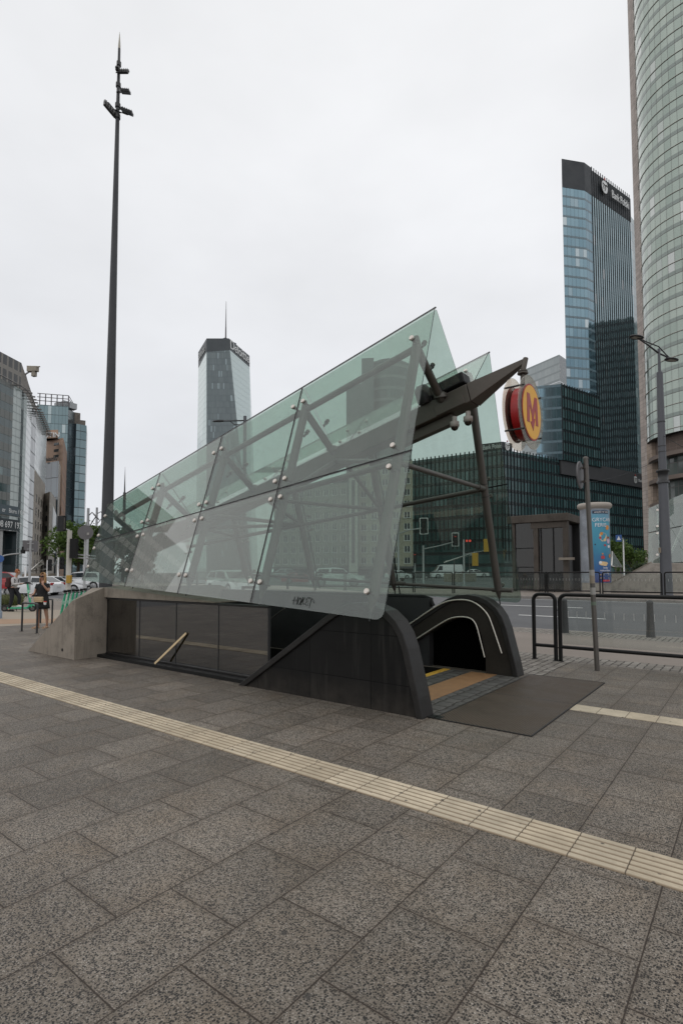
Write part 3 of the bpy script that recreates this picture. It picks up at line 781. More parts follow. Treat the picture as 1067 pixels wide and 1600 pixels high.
# floodlight housing on top of the beam end
c3 = Vector((-3.72, YM - .02, bz(-3.72) + .13))
mb = MB(); mb.box(c3, (1, 1, 1), M=Matrix.Translation(c3 + sl * .25) @ Matrix.Rotation(-math.atan(.2444), 4, 'Y') @ Matrix.Diagonal((.62, .26, .17, 1)))
bevel(mb.build('top_box', M_BLACK, CAN), .02)
mb = MB(); c4 = Vector((-3.78, YM - .12, bz(-3.78) + .06))
mb.lathe([(.10, 0), (.12, .05), (.12, .2), (.07, .27)], c4 + Vector((0, 0, -.05)), (-.2, -.25, 1), 14); mb.build('cable_box', M_DARK, CAN)
for u, v in ((710, 664), (731, 656)):
    p = at(u, v, 7.55) ; p = Vector((p.x, p.y, p.z)); k = (YM - .10) / p.y; p = _C + (p - _C) * k
    mb = MB(); mb.lathe([(.035, .12), (.035, .05), (.064, .045), (.066, -.02), (.056, -.032)], p, (0, 0, 1), 18)
    dc = mb.build('dome_camera', painted('camera_white', (.30, .275, .25), .5, 0, .08, 6), CAN)
    mb = MB(); mb.ball(p + Vector((0, 0, -.03)), .054, 16, 10); mb.build('lens_dome', flat('smoked_dome', (.02, .015, .012), .08), dc, world=False)
# frames
XF = [-3.52, -5.52, -7.42, -9.28, -11.0]
def node(x, which, far):
    off = .15
    z = {'b': zb(x) + .26, 'm': zm(x), 't': zt(x) - .32}[which]
    y = yz(x, z) + off
    return Vector((x, mir(y) if far else y, z - .04))
bn = lambda x, far: Vector((x, YM + (.13 if far else -.13), bz(x) - .06))
for k, x in enumerate(XF):
    for far in (False, True):
        B_, M_, T_ = node(x, 'b', far), node(x, 'm', far), node(x, 't', far)
        foot = Vector((x, B_.y + (.10 if far else -.10) * -0.0, 1.16)); foot.y += (-.06 if not far else .06)
        if x > -10.5:
            mb = MB(); d = (B_ - T_).normalized()
            mb.path([B_, M_, T_], .064, 14)
            mb.path([B_ + d * .16, B_], [.014, .06], 12)
            lg = mb.build('leg', M_STEEL, CAN)
            for q in (.47, .53):
                p = B_.lerp(T_, q); mb = MB(); mb.lathe([(.0665, -.006), (.0665, .006)], p, d, 14); mb.build('collar', M_DARK, lg, world=False)
            mb = MB(); mb.tube(B_ + d * .14, B_ + d * .27, .010, n=6); mb.build('pin', M_DARK, lg, world=False)
        mb = MB(); mb.path([T_ + Vector((0, 0, .16)), T_ + Vector((0, 0, .05)), T_], [.03, .058, .066], 14)
        mb.path([T_, bn(x, far)], .058, 14); mb.lathe([(.10, 0), (.10, .05), (.06, .08)], bn(x, far) + Vector((0, -.03 if not far else .03, .03)), (0, -.2 if not far else .2, 1), 12)
        mb.build('ridge_strut', M_STEEL, CAN)
        if k + 1 < len(XF):
            x2 = XF[k + 1]
            for w, r in (('t', .046), ('m', .040)):
                a, b = node(x, w, far), node(x2, w, far)
                mb = MB(); mb.tube(a, b, r, n=12); mb.build('purlin', M_STEEL, CAN)
            if x2 > -10.5:
                if far:
                    a, b = node(x, 'b', far), node(x2, 'b', far); mb = MB(); mb.tube(a + Vector((.12, 0, 0)), b, .03, n=10); mb.tube(a + Vector((.25, 0, 0)), a - Vector((.1, 0, 0)), .042, n=10); mb.build('purlin', M_STEEL, CAN)
            # V struts between the beam and the side nodes
            if k < 3:
                q = Vector((x2 + .05, YM + (.12 if far else -.12), bz(x2) - .2))
                for xx in ((x, x2) if not (far and k == 0) else (x2,)):
                    mb = MB(); mb.tube(q, node(xx, 'm', far), .036, n=10); mb.build('brace', M_STEEL, CAN)
    if x > -10.5 and k in (0, 2):
        mb = MB(); a, b = node(x, 'm', False), node(x, 'm', True); mb.tube(a, b, .036, n=10)
        mb.tube(b, b + Vector((0, -.26, 0)), .05, .05, n=10); mb.build('tie', M_STEEL, CAN)
# graffiti tag on the lower corner pane
strokes = [[(.00, .95), (.02, .05)], [(-.22, .45), (-.1, .62), (.45, .55)], [(.50, 1.0), (.46, .0)], [(.75, .85), (.58, .55), (.62, .15), (.85, .1), (1.0, .45), (.92, .8), (.75, .85)],
           [(1.12, .95), (1.05, .0)], [(1.42, .9), (1.12, .5), (1.45, .1)], [(1.98, .85), (1.7, .9), (1.6, .65), (1.85, .5), (1.6, .3), (1.68, .08), (2.0, .12)], [(1.85, 1.0), (2.5, .72)], [(2.28, .8), (2.22, -.15)], [(2.6, .6), (2.75, .35)]]
mb = MB(); g0 = gl(-4.66, 1.235); gx = (gl(-4.0, 1.25) - gl(-4.66, 1.25)).normalized(); gu = (gl(-4.6, 2.0) - gl(-4.6, 1.2)).normalized(); gn = gx.cross(gu)
if gn.y > 0: gn = -gn
for st in strokes:
    mb.path(smooth_line([g0 + gx * (p[0] * .135) + gu * (p[1] * .115) + gn * .019 for p in st], 2 if len(st) > 2 else 0), .0042, 5)
mb.build('graffiti', M_BLACK, GPAN[(False, 0, 0)], world=False)

# ------------------------------------------------------------------ hanging metro sign
SG = thing('metro_sign', 'round yellow and red metro sign with a red letter M hanging from the beam tip', 'sign', (-2.36, YM, 3.2))
SC0 = Vector((-2.37, 7.03, 3.755))
M_ACR = sheet_glass('sign_acrylic', (.90, .85, .78), .05, .13, (.5, .45, .39), False, .12)
M_SRED = painted('sign_red', (.34, .005, .008), .4, 0, .08, 4); M_SYEL = painted('sign_yellow', (.80, .42, .035), .45, 0, .05, 4); M_SM = painted('sign_letter_red', (.36, .045, .05), .5, 0, .06, 4)
mb = MB(); mb.lathe([(.345, -.05), (.345, .05)], SC0, (1, 0, 0), 48); mb.build('drum', M_SRED, SG)
for s in (-1, 1):
    c = SC0 + Vector((s * .095, 0, 0)); ax = (s, 0, 0)
    mb = MB(); mb.lathe([(.485, 0), (.485, .010)], c, ax, 56, sm=False); gp_ = mb.build('clear_disc', [M_ACR], SG)
    mb = MB(); mb.lathe([(.372, .012), (.372, .016)], c, ax, 56, sm=False); mb.build('red_ring', M_SRED, gp_, world=False)
    mb = MB(); mb.lathe([(.352, .017), (.352, .020)], c, ax, 56, sm=False); mb.build('yellow_face', M_SYEL, gp_, world=False)
    Mo = [(-.57, .62), (-.27, .64), (.01, .06), (.27, .64), (.56, .66), (.66, -.40), (.40, -.42), (.32, .20), (.15, -.20), (.31, -.18), (.08, -.68), (-.24, -.40), (-.05, -.34), (-.08, -.12), (-.30, .22), (-.31, -.44), (-.60, -.46)]
    mb = MB(); mb.prism([c + Vector((s * .021, s * p[0] * .352, p[1] * .352)) for p in Mo], (s * .003, 0, 0)); mb.build('letter', M_SM, gp_, world=False)
for a in (40, 140, 220, 320):
    p = SC0 + Vector((0, math.cos(R(a)) * .435, math.sin(R(a)) * .435))
    mb = MB(); mb.tube(p - Vector((.13, 0, 0)), p + Vector((.13, 0, 0)), .013, n=8); mb.build('spacer', M_DARK, SG)
mb = MB(); mb.tube(SC0 + Vector((0, 0, .36)), SC0 + Vector((0, 0, .62)), .028, n=12); mb.tube(SC0 + Vector((0, 0, .56)), SC0 + Vector((.03, .04, .76)), .034, n=12)
mb.lathe([(.07, .54), (.07, .56)], SC0, (0, 0, 1), 14); mb.lathe([(.062, .57), (.062, .585)], SC0, (0, 0, 1), 14)
mb.build('hanger', M_BEAM, SG)

# ------------------------------------------------------------------ buildings
def pp(u, v, d): p = at(u, v, d); return Vector((p.x, p.y, 0))
def zz(u, v, d): return at(u, v, d).z
def online(u, v, A, B):                                # plan point on line AB seen in column u (at row v)
    r = ray(u, v); dx, dy = B.x - A.x, B.y - A.y
    s = (A.x * dy - A.y * dx) / (r.x * dy - r.y * dx); return Vector((r.x * s, r.y * s, 0))
def flat_poly(mb, pts, z, mi=0): mb.face([(p.x, p.y, z) for p in pts], mi)
def block(name, parent, pts, z0, z1, mats, roof=True, closed_back=None):
    """walls along the open chain pts (left to right as seen), one material each, plus a roof slab"""
    mb = MB(); u = 0
    if not isinstance(mats, list): mats = [mats] * (len(pts) - 1)
    uniq = []; 
    for m in mats:
        if m not in uniq: uniq.append(m)
    for i in range(len(pts) - 1): u = mb.wall(pts[i], pts[i + 1], z0, z1, u, uniq.index(mats[i]))
    back = closed_back or []
    if not back and not roof: return mb.build(name, uniq, parent)
    ch = [pts[-1]] + back + [pts[0]]
    for a, b in zip(ch, ch[1:]): u = mb.wall(a, b, z0, z1, u, uniq.index(mats[-1]))
    if roof: flat_poly(mb, list(pts) + back, z1)
    return mb.build(name, uniq, parent)
def away(p, d): v = Vector((p.x, p.y, 0)).normalized(); return p + v * d      # a point d metres further from the viewer's side of the street
def nrm(a, b): d = (b - a).normalized(); return Vector((d.y, -d.x, 0))
def fins(parent, a, b, z0, z1, step, w, dep, mat, lo=0.0):
    d = (b - a); l = d.length; d.normalize(); n = nrm(a, b); k = max(int((l - lo) / step), 1)
    src = None; ang = math.atan2(d.y, d.x)
    for i in range(k + 1):
        p = a + d * (lo + i * step)
        if (p - a).length > l: break
        if src is None:
            mb = MB(); mb.bb((-w / 2, -dep, z0), (w / 2, .0, z1)); src = mb.build('fin', mat, parent, world=False); o = src
        else: o = src.copy(); COL.objects.link(o)
        o.parent = parent; o.matrix_parent_inverse = parent_inv(parent)
        o.location = p; o.rotation_euler = (0, 0, ang)
def board_text(parent, body, a, b, z, size, depth, mat, name='lettering', lift=.25, t=.5, sx=1.0):
    d = (b - a).normalized(); n = nrm(a, b); p = a.lerp(b, t) + n * lift + Vector((0, 0, z))
    return text_mesh(body, size, depth, name, mat, parent, p, d, (0, 0, 1), sx=sx)
M_LETW = flat('letter_white', (.72, .73, .72), .5)
M_LETG = flat('letter_grey', (.42, .43, .42), .5)
M_LETD = flat('letter_dark', (.10, .09, .085), .5)

# --- bank tower group on the right
K = pp(785, 702, 150); E_ = pp(1003, 745, 193)
Fc_dark = facade('facade_fin_dark', (.018, .055, .057), (.08, .145, .145), 1.35, 3.5, .05, .30, (.006, .013, .015), .24, (.010, .022, .024), .10, 1.6, .9, .10)
Fc_blue = facade('facade_blue', (.155, .245, .295), (.22, .32, .37), 1.5, 3.5, .09, .10, (.055, .09, .11), .20, (.125, .19, .22), .07, 1.6, .9, .05, .008, metal=.85)
Fc_fin = facade('facade_fin_tower', (.29, .39, .42), (.40, .50, .53), 1.35, 3.5, .05, .03, (.03, .05, .06), .0, (.06, .09, .10), .06, 1.6, .8, .05, .006, metal=.9)
M_CROWN = painted('crown_dark_panels', (.026, .031, .036), .6, 0, .1, .3)
M_FIN = painted('fin_dark_metal', (.009, .013, .015), .6, 0, .15, .5, spec=.2)
M_BELT = painted('belt_panels', (.045, .045, .047), .6, 0, .12, .2)
hp = zz(785, 702, 150)
Lp = pp(628, 724, 168)
PB = thing('office_podium', 'low dark office block with close vertical fins, behind the metro sign', 'building', (K.x, K.y, 0))
bk = (E_ - K).length; nb = -nrm(K, E_)
block('facade', PB, [Lp, K, E_], 0, hp, Fc_dark, True, [E_ + nb * 40, Lp + nb * 40])
fins(PB, Lp, K, 8.5, hp + .6, 1.35, .34, .14, M_FIN, .5)
fins(PB, K, E_, 5.0, hp + .6, 1.45, .36, .14, M_FIN, .5)
A = online(873, 720, K, E_); n = nrm(K, E_)
mb = MB(); za, zb_ = zz(873, 741, 165), zz(873, 716, 165)
mb.prism([A + n * .7 + Vector((0, 0, za)), E_ + n * .7 + Vector((0, 0, za)), E_ + n * .7 + Vector((0, 0, zb_)), A + n * .7 + Vector((0, 0, zb_))], -n * .69); mb.build('belt', M_BELT, PB)
def bank_logo(parent, c, right, s, mats):
    """white rounded emblem with two dark strokes and a red dot on top"""
    r = Vector(right).normalized(); u = Vector((0, 0, 1)); nn = r.cross(u)
    P2 = lambda x, y, o=0.0: c + r * (x * s) + u * (y * s) + nn * o
    mb = MB(); pts = []
    for a in range(0, 360, 20):
        x, y = math.cos(R(a)), math.sin(R(a)); sx_ = .5 * (1 if y > 0 else 1 + .25 * y)
        pts.append(P2(math.copysign(abs(x) ** .7, x) * sx_, math.copysign(abs(y) ** .7, y) * .62 - .05))
    mb.prism(pts, nn * .15); mb.build('emblem', mats[0], parent)
    mb = MB(); mb.prism([P2(math.cos(R(a)) * .14, .78 + math.sin(R(a)) * .14) for a in range(0, 360, 30)], nn * .15); mb.build('emblem_dot', mats[1], parent)
    mb = MB()
    mb.path([P2(-.42, .22, .2), P2(-.1, .12, .2), P2(.2, .2, .2), P2(.42, .1, .2)], .045 * s, 5)
    mb.path([P2(.05, .12, .2), P2(.1, -.2, .2), P2(-.05, -.45, .2)], .045 * s, 5); mb.path([P2(-.3, 0, .2), P2(-.22, -.3, .2)], .04 * s, 5)
    mb.build('emblem_line', mats[2], parent)
M_LRED = flat('emblem_red', (.35, .06, .05), .5)
p = E_ - (E_ - K).normalized() * 6.5 + n * .75
bank_logo(PB, p + Vector((0, 0, (za + zb_) / 2)), E_ - K, 2.0, (M_LETG, M_LRED, M_LETD))
text_mesh('Bank Polski', 1.5, .1, 'lettering', M_LETG, PB, p + (E_ - K).normalized() * 5.6 + Vector((0, 0, (za + zb_) / 2 - .15)), E_ - K, (0, 0, 1))
# roof sign box on the podium corner
zs0, zs1 = hp + .05, zz(785, 690, 150)
b0 = pp(752, 712, 153); b2 = online(800, 705, K + Vector((0, 0, 0)), E_); b1 = K.copy()
mb = MB(); mb.wall(b0, b1, zs0, zs1); mb.wall(b1, b2, zs0, zs1); q = nb * 2.2; mb.wall(b2, b2 + q, zs0, zs1); mb.wall(b2 + q, b0 + q, zs0, zs1); mb.wall(b0 + q, b0, zs0, zs1)
flat_poly(mb, [b0, b1, b2, b2 + q, b0 + q], zs1); mb.build('roof_sign', M_CROWN, PB)
board_text(PB, 'Bank Polski', b0, b1, (zs0 + zs1) / 2 - .1, 1.9, .1, M_LETW, lift=.1, t=.52, sx=.62)
bank_logo(PB, b1.lerp(b2, .45) + nrm(b1, b2) * .06 + Vector((0, 0, (zs0 + zs1) / 2)), b2 - b1, 1.8, (M_LETW, M_LRED, M_LETD))

TL = pp(877, 266, 176); off = -n * 1.6
TC = online(912, 254, K + off, E_ + off); TC2 = online(923, 262, K + off, E_ + off); TR = online(984, 300, K + off, E_ + off)
ht = zz(912, 254, (TC - _C).dot(_fw)); hc = zz(914, 298, (TC - _C).dot(_fw))
BT = thing('office_tower', 'tall blue glass office tower with a dark sign crown, right of the metro sign', 'tower', (TC.x, TC.y, 0))
bk2 = [away(TR, 16), away(TL, 12)]
block('facade', BT, [TL, TC, TC2, TR], 0, hc, [Fc_blue, Fc_blue, Fc_fin], True, bk2)
g_ = lambda p, k: p + n * k
block('crown', BT, [TL + n * .05, TC + n * .05, TC2 + n * .05], hc, ht, M_CROWN, True, [away(TC2, 9), away(TL, 9)])
block('crown', BT, [TC2, TR], hc, ht - .7, M_CROWN, True, [away(TR, 12), away(TC2, 9)])
fins(BT, TC2, TR, 38, ht + .4, 1.38, .42, .12, M_FIN, .1)
d_ = (TR - TC2).normalized(); L_ = (TR - TC2).length
zc = zz(940, 288, (TC2 - _C).dot(_fw))
bank_logo(BT, TC2 + d_ * L_ * .26 + n * .85 + Vector((0, 0, (hc + ht) / 2 + .4)), d_, 3.6, (M_LETW, M_LRED, M_LETD))
text_mesh('Bank Polski', 4.1, .15, 'lettering', M_LETW, BT, TC2 + d_ * L_ * .66 + n * .9 + Vector((0, 0, (hc + ht) / 2 - .3)), d_, (0, 0, 1), sx=.62)
SR = pp(991, 345, (TR - _C).dot(_fw) + 3)
block('side_return', BT, [TR + Vector((0, 0, 0)), SR], 0, zz(987, 338, (TR - _C).dot(_fw)), facade('facade_pale_return', (.13, .18, .19), None, 1.5, 3.5, .06, .12, (.06, .09, .10)), True, [away(SR, 6), away(TR, 6)])

MC = online(871, 600, K, E_) + n * 1.2; ML = pp(836, 604, 166); MR = online(931, 620, K, E_) + n * 1.2
hm = zz(869, 600, (MC - _C).dot(_fw))
BM = thing('office_block', 'mid-height office block with a blue glass side, below the tall bank tower', 'building', (MC.x, MC.y, 0))
block('facade', BM, [ML, MC, MR], hp + .02, hm, [Fc_blue, Fc_fin if False else Fc_dark], True, [away(MR, 5), away(ML, 14)])
fins(BM, MC, MR, hp + .1, hm + .3, 1.38, .36, .14, M_FIN, .1)
# pale glass building further back
ZL, ZC, ZR = pp(812, 578, 252), pp(873, 554, 232), pp(889, 561, 240)
hb = zz(873, 554, 232)
BB = thing('glass_building', 'pale grey glass building behind the bank tower, seen above the metro sign', 'building', (ZC.x, ZC.y, 0))
Fc_pale = facade('facade_pale', (.24, .29, .30), (.34, .39, .39), 1.8, 3.6, .10, .16, (.15, .18, .19), .22, (.20, .24, .245), .12, 2.0, .9, .05)
block('facade', BB, [ZL, ZC, ZR], 0, hb - 12, [Fc_pale, Fc_pale], True, [away(ZR, 30), away(ZL, 40)])
block('roof_screen', BB, [ZL, ZC, ZR], hb - 11.9, hb, [Fc_pale, facade('louvre', (.12, .14, .15), None, 6, .55, .05, .22, (.30, .33, .34))], False, [away(ZR, 30), away(ZL, 40)])

# --- curved green glass tower at the right edge
S_ = pp(988.5, 0, 85); rr = Vector((S_.x, S_.y, 0)).normalized(); pr_ = Vector((rr.y, -rr.x, 0)); RR = 8.2
cyl = lambda th, R_=RR: S_ + pr_ * (RR - R_ * math.cos(th)) - rr * (R_ * math.sin(th))
ths = [R(-14 + 6 * k) for k in range(33)]
CT = thing('curved_glass_tower', 'tall curved green glass tower at the right edge of the photo', 'tower', (cyl(R(40)).x, cyl(R(40)).y, 0))
zg = zz(1000, 692, 84); zt_ = 118
Fc_green = facade('facade_green', (.25, .31, .27), (.37, .425, .375), .98, 3.5, .05, .10, (.055, .052, .045), .17, (.20, .25, .22), .07, 1.8, 1.0, .08, .016, metal=.45)
mb = MB(); u = 0
for a, b in zip(ths, ths[1:]): u = mb.wall(cyl(a), cyl(b), zg, zt_, u)
mb.build('curtain_wall', Fc_green, CT)
M_TRIM = painted('aluminium_trim', (.42, .39, .35), .4, .5, .1, .5)
for k in range(int((zt_ - zg) / 3.5) + 1):              # a slim pale rail on every floor line
    z = zg + .62 + k * 3.5
    mb = MB(); mb.path([cyl(a, RR + .06) + Vector((0, 0, z)) for a in ths], .05, 5); mb.build('floor_rail', M_TRIM, CT)
mb = MB(); flat_poly(mb, [cyl(a) for a in ths[::-1]], zg); mb.build('soffit', M_DARK, CT)
St_pier = stone_wall('pier_stone', (.40, .345, .31), 1.1, .62, (.17, .14, .12)); St_br = stone_wall('brown_stone', (.115, .085, .07), 1.1, .75, (.19, .15, .125)); St_bg = stone_wall('beige_stone', (.33, .26, .205), 1.0, .62, (.14, .11, .09))
pl = pp(979.5, 0, 87)
block('stone_pier', CT, [pl, S_ + rr * .3, S_ + pr_ * 1.0 + rr * .3], 0, zt_, [St_pier, St_pier], False, [S_ + rr * 8 + pr_ * 2, pl + rr * 8])
rin = RR - 1.1
mb = MB(); u = 0
z1 = zz(1000, 722, 84)
for a, b in zip(ths[2:], ths[3:]): u = mb.wall(cyl(a, rin), cyl(b, rin), z1, zg, u)
mb.build('stone_band', St_br, CT)
Fc_base = facade('facade_base', (.03, .04, .038), (.10, .12, .11), 1.6, 3.6, .10, .12, (.05, .045, .04), .0, (.1, .1, .1), .08, 1.7, 1, .25)
mb = MB(); u = 0
for a, b in zip(ths[2:], ths[3:]): u = mb.wall(cyl(a, rin - .2), cyl(b, rin - .2), 0, z1, u)
mb.build('base_glazing', Fc_base, CT)
for v in (722, 757, 793):
    z = zz(1000, v, 84); mb = MB()
    for a, b in zip(ths[1:], ths[2:]):
        A_, B_, C_, D_ = cyl(a, rin + 1.0), cyl(b, rin + 1.0), cyl(b, rin - .3), cyl(a, rin - .3)
        mb.wall(A_, B_, z - .15, z + .45); flat_poly(mb, [A_, D_, C_, B_], z - .15); flat_poly(mb, [A_, B_, C_, D_], z + .45)
    mb.build('ledge', painted('ledge_brown', (.16, .125, .105), .5, .2, .1, .5) if v == 722 else bpy.data.materials['ledge_brown'], CT)
block('stone_corner', CT, [S_ + rr * .1 - pr_ * .05, S_ - rr * 1.2 + pr_ * .62], 0, zg, St_bg, False, [S_ - rr * .8 + pr_ * 2.6, S_ + rr * .5 + pr_ * 1.5])

# --- tower behind the canopy, facets narrowing upwards, dark sign crown
def V3(u, v, d): return at(u, v, d)
d0, d1, d2, d3 = 362, 340, 340, 368
top = [V3(310, 550, d0), V3(323, 531, d1), V3(358, 527, d2), V3(390, 556, d3)]
hq = sum(p.z for p in top) / 4
for p in top: p.z = hq
cb = [V3(310.3, 576, d0), V3(323, 550, d1), V3(359.5, 547, d2), V3(390.3, 574, d3)]
bt = [V3(309, 663, d0), V3(323, 663, d1), V3(371, 663, d2), V3(394, 663, d3)]
bt = [c + (b - c) * (c.z / (c.z - b.z)) for c, b in zip(cb, bt)]
QT = thing('faceted_tower', 'grey faceted glass tower with a dark crown and antenna behind the glass canopy', 'tower', (bt[1].x, bt[1].y, 0))
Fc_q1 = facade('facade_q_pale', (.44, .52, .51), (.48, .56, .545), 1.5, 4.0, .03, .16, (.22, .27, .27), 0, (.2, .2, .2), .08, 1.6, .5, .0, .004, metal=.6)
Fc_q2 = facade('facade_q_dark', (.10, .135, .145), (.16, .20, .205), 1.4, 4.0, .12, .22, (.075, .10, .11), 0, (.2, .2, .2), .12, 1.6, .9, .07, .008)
mb = MB(); u = 0
for i in range(3):
    a, b, c, d = bt[i], bt[i + 1], cb[i + 1], cb[i]; l = (b - a).length
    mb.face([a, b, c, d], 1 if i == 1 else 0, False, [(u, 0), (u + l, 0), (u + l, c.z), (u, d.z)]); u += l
bq = Vector((bt[2].x, bt[2].y, 0)).normalized() * 40 - Vector((4, 0, 0)); a, b = bt[3], bt[0]
for P_, Q_ in ((bt[3], cb[3]), ): mb.face([P_, bt[3] + bq, cb[3] + bq, Q_], 0, False, [(0, 0), (30, 0), (30, 120), (0, 120)])
mb.face([bt[0] + bq, bt[0], cb[0], cb[0] + bq], 0, False, [(0, 0), (30, 0), (30, 120), (0, 120)])
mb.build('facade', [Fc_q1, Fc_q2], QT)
M_QCR = painted('q_crown', (.062, .072, .078), .5, .2, .08, .2)
mb = MB()
for i in range(3): mb.face([cb[i], cb[i + 1], top[i + 1], top[i]])
mb.face([cb[3], cb[3] + bq, top[3] + bq, top[3]]); mb.face([cb[0] + bq, cb[0], top[0], top[0] + bq]); mb.face([*top, top[3] + bq, top[0] + bq]); mb.build('crown', M_QCR, QT)
ra = (top[3] - top[2]); ra.z = 0
c_ = (cb[2] + cb[3] + top[2] + top[3]) / 4; nn = nrm(top[2], top[3]); text_mesh('Deloitte.', 8.4, .3, 'lettering', M_LETW, QT, c_ + nn * .4 + Vector((0, 0, .4)), ra, Vector((0, 0, 1)), sx=.95)
la = (top[1] - top[0]); la.z = 0
c_ = (cb[0] + cb[1] + top[0] + top[1]) / 4; nn = nrm(top[0], top[1]); text_mesh('Deloitte.', 7.0, .3, 'lettering', M_LETG, QT, c_ + nn * .4, la, Vector((0, 0, 1)), sx=.75)
mb = MB(); p = V3(353, 523, 352); mb.box((p.x, p.y, hq + 2), (5, 5, 5)); mb.box((p.x - 1, p.y, hq + .8), (14, 8, 2)); mb.build('plant_room', M_QCR, QT)
ph_ = V3(355, 471, 352); mb = MB(); mb.tube((p.x, p.y, hq + 3), (p.x, p.y, hq + 13), .55, .4, 8); mb.tube((p.x, p.y, hq + 13), (p.x, p.y, ph_.z), .36, .12, 8); mb.build('antenna', M_SIGNGREY, QT)

# --- left: office building with banded stone front and curved glass corner
q = [pp(-90, 700, 98), pp(20, 660, 117), pp(33, 660, 120), pp(36.5, 680, 122), pp(41, 690, 124.5), pp(46, 690, 129), pp(48.5, 700, 132), pp(55.5, 700, 137), pp(72.5, 720, 162)]
ze = 43.2
LO = thing('office_building', 'grey stone and glass office building with letting banners at the left edge', 'building', (q[1].x, q[1].y, 0))
zl = zz(20, 829, 117)
Fc_band = facade('facade_band', (.035, .065, .065), (.06, .10, .10), 1.5, 3.55, .09, .08, (.03, .045, .045), .50, (.165, .175, .165), .10, 1.7, .8, .06, .01, (0, .4), .4)
Fc_strip = facade('facade_strip', (.38, .44, .42), (.47, .53, .51), 1.3, 1.78, .10, .16, (.16, .19, .185), 0, (.2, .2, .2), .10, 1.7, .6, .0)
Fc_curve = facade('facade_curve', (.46, .51, .50), (.54, .59, .58), 5.2, 1.78, .10, .13, (.17, .195, .19), 0, (.2, .2, .2), .12, 1.7, .4, .0, .004)
Fc_dk = facade('facade_dark_strip', (.045, .06, .062), (.075, .095, .095), 2.2, 3.55, .1, .3, (.035, .045, .046), 0, (.1, .1, .1), .1, 1.7, .7, .1)
Fc_grid = facade('facade_grid', (.46, .50, .49), (.54, .58, .57), 2.6, 1.78, .08, .14, (.17, .19, .185), 0, (.2, .2, .2), .12, 1.7, .4, .0, .004)
St_left = stone_wall('office_stone', (.33, .295, .25), 1.2, .9, (.22, .195, .165), rough=.75)
zs = zz(63, 745, 148)
block('stone_front', LO, q[:2], zl, ze, Fc_band, False)
block('glass_strip', LO, q[1:3], zl, ze, Fc_strip, False)
block('recess_strip', LO, q[2:4], 0, ze, Fc_dk, False)
block('curved_glazing', LO, q[3:7], 0, ze, Fc_curve, False)
block('dark_strip', LO, q[6:8], 0, ze, Fc_dk, False)
block('glazed_grid', LO, q[7:9], zs, ze, Fc_grid, False)
block('stone_wing', LO, q[7:9], 0, zs, St_left, False)
Fc_gf = facade('facade_ground', (.035, .05, .055), (.09, .12, .125), 2.4, 3.4, .12, .2, (.04, .05, .055), 0, (.1, .1, .1), .1, 1.7, .8, .2)
nl = nrm(q[0], q[1])
block('ground_floor', LO, [q[0] - nl * 3, q[2] - nl * 3, q[2] - nl * .02], 0, zl, Fc_gf, False)
mb = MB(); flat_poly(mb, [q[0], q[0] - nl * 3.2, q[2] - nl * 3.2, q[2]], zl); mb.build('soffit', M_DARK, LO)
mb = MB(); bb_ = Vector((-36, 2, 0)); flat_poly(mb, q + [q[8] + bb_, q[0] + bb_ * 1.5], ze); mb.build('roof', M_SIGNGREY, LO)
for t_ in (.55, .915):
    p = q[0].lerp(q[1], t_) - nl * .9; mb = MB(); mb.lathe([(.62, 0), (.62, zl)], p, n=18); mb.build('column', M_CONCL if False else painted('column_pale_%d' % int(t_ * 10), (.42, .42, .41), .6), LO)
# windows of the stone wing
dw = (q[8] - q[7]); lw = dw.length; dw.normalize(); nw = nrm(q[7], q[8]); M_WIN = flat('window_dark', (.03, .036, .038), .12); M_FRAME = painted('window_frame', (.16, .14, .12), .6)
src = None
for r_ in range(6):
    for c_ in range(4):
        p = q[7] + dw * (lw * (.22 + .21 * c_)) + Vector((0, 0, 3.2 + r_ * 3.5))
        if src is None:
            mb = MB(); mb.bb((-.8, -.05, 0), (.8, .3, 1.9)); src = mb.build('window', M_WIN, LO, world=False); o = src
            mb = MB(); mb.bb((-.95, -.12, -.16), (.95, .2, -.004)); sl_ = mb.build('sill', M_FRAME, src, world=False)
        else:
            o = src.copy(); COL.objects.link(o); s2 = sl_.copy(); COL.objects.link(s2); s2.parent = o; s2.matrix_parent_inverse = Matrix.Identity(4)
        o.parent = LO; o.matrix_parent_inverse = parent_inv(LO); o.location = p; o.rotation_euler = (0, 0, math.atan2(dw.y, dw.x))
# attic set back behind the eaves
at_ = [pp(-90, 570, 104), pp(34, 569, 125), pp(46, 600, 140), pp(61, 640, 166)]
za_ = zz(34, 567, 125)
St_attic = stone_wall('attic_panels', (.20, .175, .15), 1.3, 1.6, (.13, .11, .095))
Fc_att = facade('attic_windows', (.05, .055, .055), (.09, .09, .085), 1.7, 5.4, .5, 1.0, (.26, .245, .22), 0, (.2, .2, .2), .2, 1.5, .6, .1)
block('attic', LO, at_, ze, za_, [Fc_att, St_attic, St_attic], True, [at_[3] + bb_, at_[0] + bb_])
mb = MB(); M_EAV = painted('eaves_metal', (.20, .19, .18), .5, .2)
src = None
ev = q[1:]
for i in range(len(ev) - 1):
    l = (ev[i + 1] - ev[i]).length; k = max(1, int(l / 2.0))
    for j in range(k):
        p = ev[i].lerp(ev[i + 1], j / k) + nrm(ev[i], ev[i + 1]) * .7 + Vector((0, 0, ze + .1)); d_ = ev[i + 1] - ev[i]
        if src is None: mb = MB(); mb.box((0, 0, 0), (.35, 1.9, .3)); src = mb.build('eaves_slat', M_EAV, LO, world=False); o = src
        else: o = src.copy(); COL.objects.link(o)
        o.parent = LO; o.matrix_parent_inverse = parent_inv(LO); o.location = p; o.rotation_euler = (0, 0, math.atan2(d_.y, d_.x))
